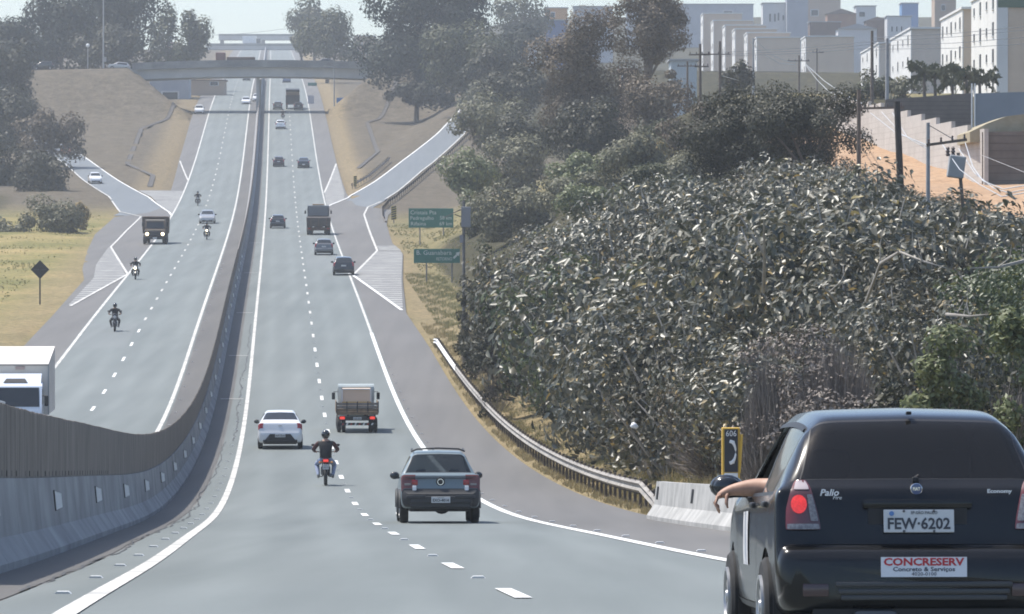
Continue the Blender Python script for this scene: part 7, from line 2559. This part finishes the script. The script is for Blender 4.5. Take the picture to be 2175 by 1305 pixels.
# sides: seams, handles, mouldings, mirrors, door sticker
def side_strip(nm, t0, t1, r0, r1, m_, off=.004, sides=(-1, 1), n=10):
    for sd_ in sides:
        vs, fs = [], []
        for i in range(n + 1):
            f_ = i / n
            if t0 == t1 or abs(t1 - t0) < .12:
                a, c = SH.at(t0, r0 + (r1 - r0) * f_, sd_), SH.at(t1, r0 + (r1 - r0) * f_, sd_)
            else:
                a, c = SH.at(t0 + (t1 - t0) * f_, r0, sd_), SH.at(t0 + (t1 - t0) * f_, r1, sd_)
            vs += [a + Vector((sd_ * off, 0, 0)), c + Vector((sd_ * off, 0, 0))]
            if i: fs.append((2 * i - 2, 2 * i - 1, 2 * i + 1, 2 * i))
        sheet(nm, vs, fs, m_, hb)
SEAM = mat('panel_gap', (.004, .004, .004), .8)
side_strip('door_seam', 8.075, 8.088, 1.9, 5.0, SEAM)
side_strip('door_seam', 10.55, 10.563, 1.9, 5.0, SEAM)
side_strip('door_seam', 7.02, 7.033, 2.6, 5.0, SEAM)
side_strip('sill_moulding', 7.2, 10.9, 1.62, 1.95, mat('sill_grey', (.03, .031, .033), .4), .006)
for sd_ in (-1, 1):
    for t in (7.25, 8.35):
        q = SH.at(t, 4.55, sd_)
        b = MB(); b.rbox((q.x + sd_ * .012, q.y + .05, q.z - .02), (.035, .16, .035), .012); b.build('door_handle', TRIM, hb, 40)
mirror_part(hb, -.80, 2.42, .965, BLK, .19, .135)
mirror_part(hb, .80, 2.42, .965, BLK, .19, .135)
vs, fs = [], []
for i in range(5):
    a, c = SH.at(8.75, 2.7 + 1.2 * i / 4, -1), SH.at(9.6, 2.7 + 1.2 * i / 4, -1)
    vs += [a + Vector((-.006, 0, 0)), c + Vector((-.006, 0, 0))]
    if i: fs.append((2 * i - 2, 2 * i - 1, 2 * i + 1, 2 * i))
sheet('door_sticker', vs, fs, mat('sticker_door', (.60, .61, .62), .5, (.48, .47, .48), 9), hb)
b = MB(); b.tube([SH.at(5.0 + i * .1, 8) + Vector((-.05 * i, -.012, -.0)) for i in range(1)] + [SH.at(5.05, 8) + Vector((0, -.015, .0)), SH.at(5.05, 8) + Vector((0.02, -.02, .012))], .008, 5); b.build('wiper_stub', TRIM, hb)
# rain guard over the side windows
side_strip('rain_guard', 7.0, 9.9, 5.88, 5.98, TRIM, .010)
# cabin
for x in (-.36, .36):
    b = MB(); b.rbox((x, 1.52, .70), (.46, .17, .62), .06); b.rbox((x, 1.50, 1.10), (.24, .12, .18), .05); b.rbox((x, 1.78, .44), (.48, .52, .16), .05); b.build('front_seat', SEAT, hb, 40)
b = MB(); b.rbox((0, .72, .72), (1.2, .16, .55), .06); b.rbox((0, .95, .46), (1.2, .5, .16), .05); b.build('rear_seat', SEAT, hb, 40)
b = MB(); b.rbox((0, 2.62, .86), (1.34, .36, .20), .06); b.build('dashboard', DARKIN, hb, 40)
b = MB(); b.lathe([(0, .185), (.012, .19), (.024, .185), (.012, .165)], 24, 'Y', (-.36, 2.28, .88)); b.build('steering_wheel', DARKIN, hb, 50)
# shoulders of the door opening under the wound-down window
YP = 28.75
XP = PX(1956, 0, YP).x
put(hb, XP - xr(YP), YP, True, length=3.83, yaw=-.006, scale=.988)

# the driver, left arm resting out of the window
J = {'pelvis': (-.36, 1.78, .58, (.15, .12)), 'spine': (-.37, 1.72, .78, (.15, .11)), 'chest': (-.39, 1.68, 1.0, (.165, .12)), 'neck': (-.37, 1.72, 1.17, .06), 'head': (-.37, 1.75, 1.27, .085), 'crown': (-.37, 1.76, 1.34, .08),
     'shl': (-.55, 1.72, 1.06, .070), 'arm': (-.60, 1.84, .975, .064), 'ell': (-.68, 1.93, .952, .066), 'fore': (-.765, 1.95, .962, .062), 'wrl': (-.905, 1.96, .946, .036), 'palm': (-.955, 1.965, .930, (.038, .025)), 'knu': (-.992, 1.97, .898, (.040, .020)),
     'shr': (-.20, 1.70, 1.06, .07), 'elr': (-.10, 1.92, .86, .05), 'wrr': (-.24, 2.18, .92, .035), 'har': (-.27, 2.24, .95, .038),
     'hil': (-.46, 1.90, .56, .095), 'knl': (-.50, 2.32, .62, .07), 'anl': (-.46, 2.58, .36, .05), 'hir': (-.27, 1.90, .56, .095), 'knr': (-.24, 2.32, .62, .07), 'anr': (-.27, 2.58, .36, .05)}
E = [('pelvis', 'spine'), ('spine', 'chest'), ('chest', 'neck'), ('neck', 'head'), ('head', 'crown'), ('chest', 'shl'), ('shl', 'arm'), ('arm', 'ell'), ('ell', 'fore'), ('fore', 'wrl'), ('wrl', 'palm'), ('palm', 'knu'), ('chest', 'shr'), ('shr', 'elr'), ('elr', 'wrr'), ('wrr', 'har'),
     ('pelvis', 'hil'), ('hil', 'knl'), ('knl', 'anl'), ('pelvis', 'hir'), ('hir', 'knr'), ('knr', 'anr')]
me = skin_mesh(J, E)
for m_ in (SKIN, mat('shirt_grey', (.16, .16, .18), .8), PANTS_D): me.materials.append(m_)
for p_ in me.polygons:
    c = p_.center
    p_.material_index = 2 if c.z < .66 else (1 if (c.z < 1.12 and c.x > -.575) else 0)
bmx = bmesh.new(); bmx.from_mesh(me)
def add_chain(bmx, pts, rad, seg=8):
    t_ = MB(); t_.tube(pts, rad, seg)
    vs = [bmx.verts.new(v) for v in t_.v]
    for f_ in t_.f:
        try:
            ff = bmx.faces.new([vs[i] for i in f_]); ff.smooth = True; ff.material_index = 0
        except ValueError: pass
for k, (dy, ln) in enumerate(((-.034, .080), (-.011, .092), (.012, .087), (.034, .070))):
    a = Vector((-.988, 1.968 + dy, .904))
    add_chain(bmx, [a + Vector((.02, 0, .012)), a, a + Vector((-.014, dy * .15, -ln * .45)), a + Vector((-.004 + .004 * k, dy * .2, -ln * .8)), a + Vector((.012, dy * .2, -ln * 1.05))], [.0105, .0105, .0095, .0085, .005])
add_chain(bmx, [(-.925, 1.945, .933), (-.935, 1.925, .903), (-.938, 1.915, .868), (-.93, 1.915, .838)], [.013, .0125, .011, .006])
bmx.to_mesh(me); bmx.free()
dr = bpy.data.objects.new('person', me); link(dr)
tag(dr, 'driver of the black hatchback with a bare forearm hanging out of the window', 'person')
dr.matrix_world = hb.matrix_world.copy()
b = MB(); b.ball((-.37, 1.735, 1.335), (.092, .105, .075), 14, 8); b.build('hair', mat('hair_dark', (.012, .01, .009), .6), dr, 60)
# ------------------------------------------------------------------ haze: one closed box of even, thin air round everything
hz = bpy.data.materials.new('haze_air')
hz.use_nodes = True
hz.node_tree.nodes.clear()
_o = hz.node_tree.nodes.new('ShaderNodeOutputMaterial')
_v = hz.node_tree.nodes.new('ShaderNodeVolumePrincipled')
_v.inputs['Color'].default_value = (.70, .745, .80, 1)
_v.inputs['Density'].default_value = 0.00025
_v.inputs['Anisotropy'].default_value = 0.25
hz.node_tree.links.new(_v.outputs[0], _o.inputs['Volume'])
b = MB()
zlo, zhi = float(GH.min()) - 7.0, 150.0
b.box((0, 1380, (zlo + zhi) / 2), (1900, 2900, zhi - zlo))
o = b.build('haze', hz)
tag(o, 'thin pale haze lying over the whole valley', 'haze', kind='stuff')
o.visible_shadow = True
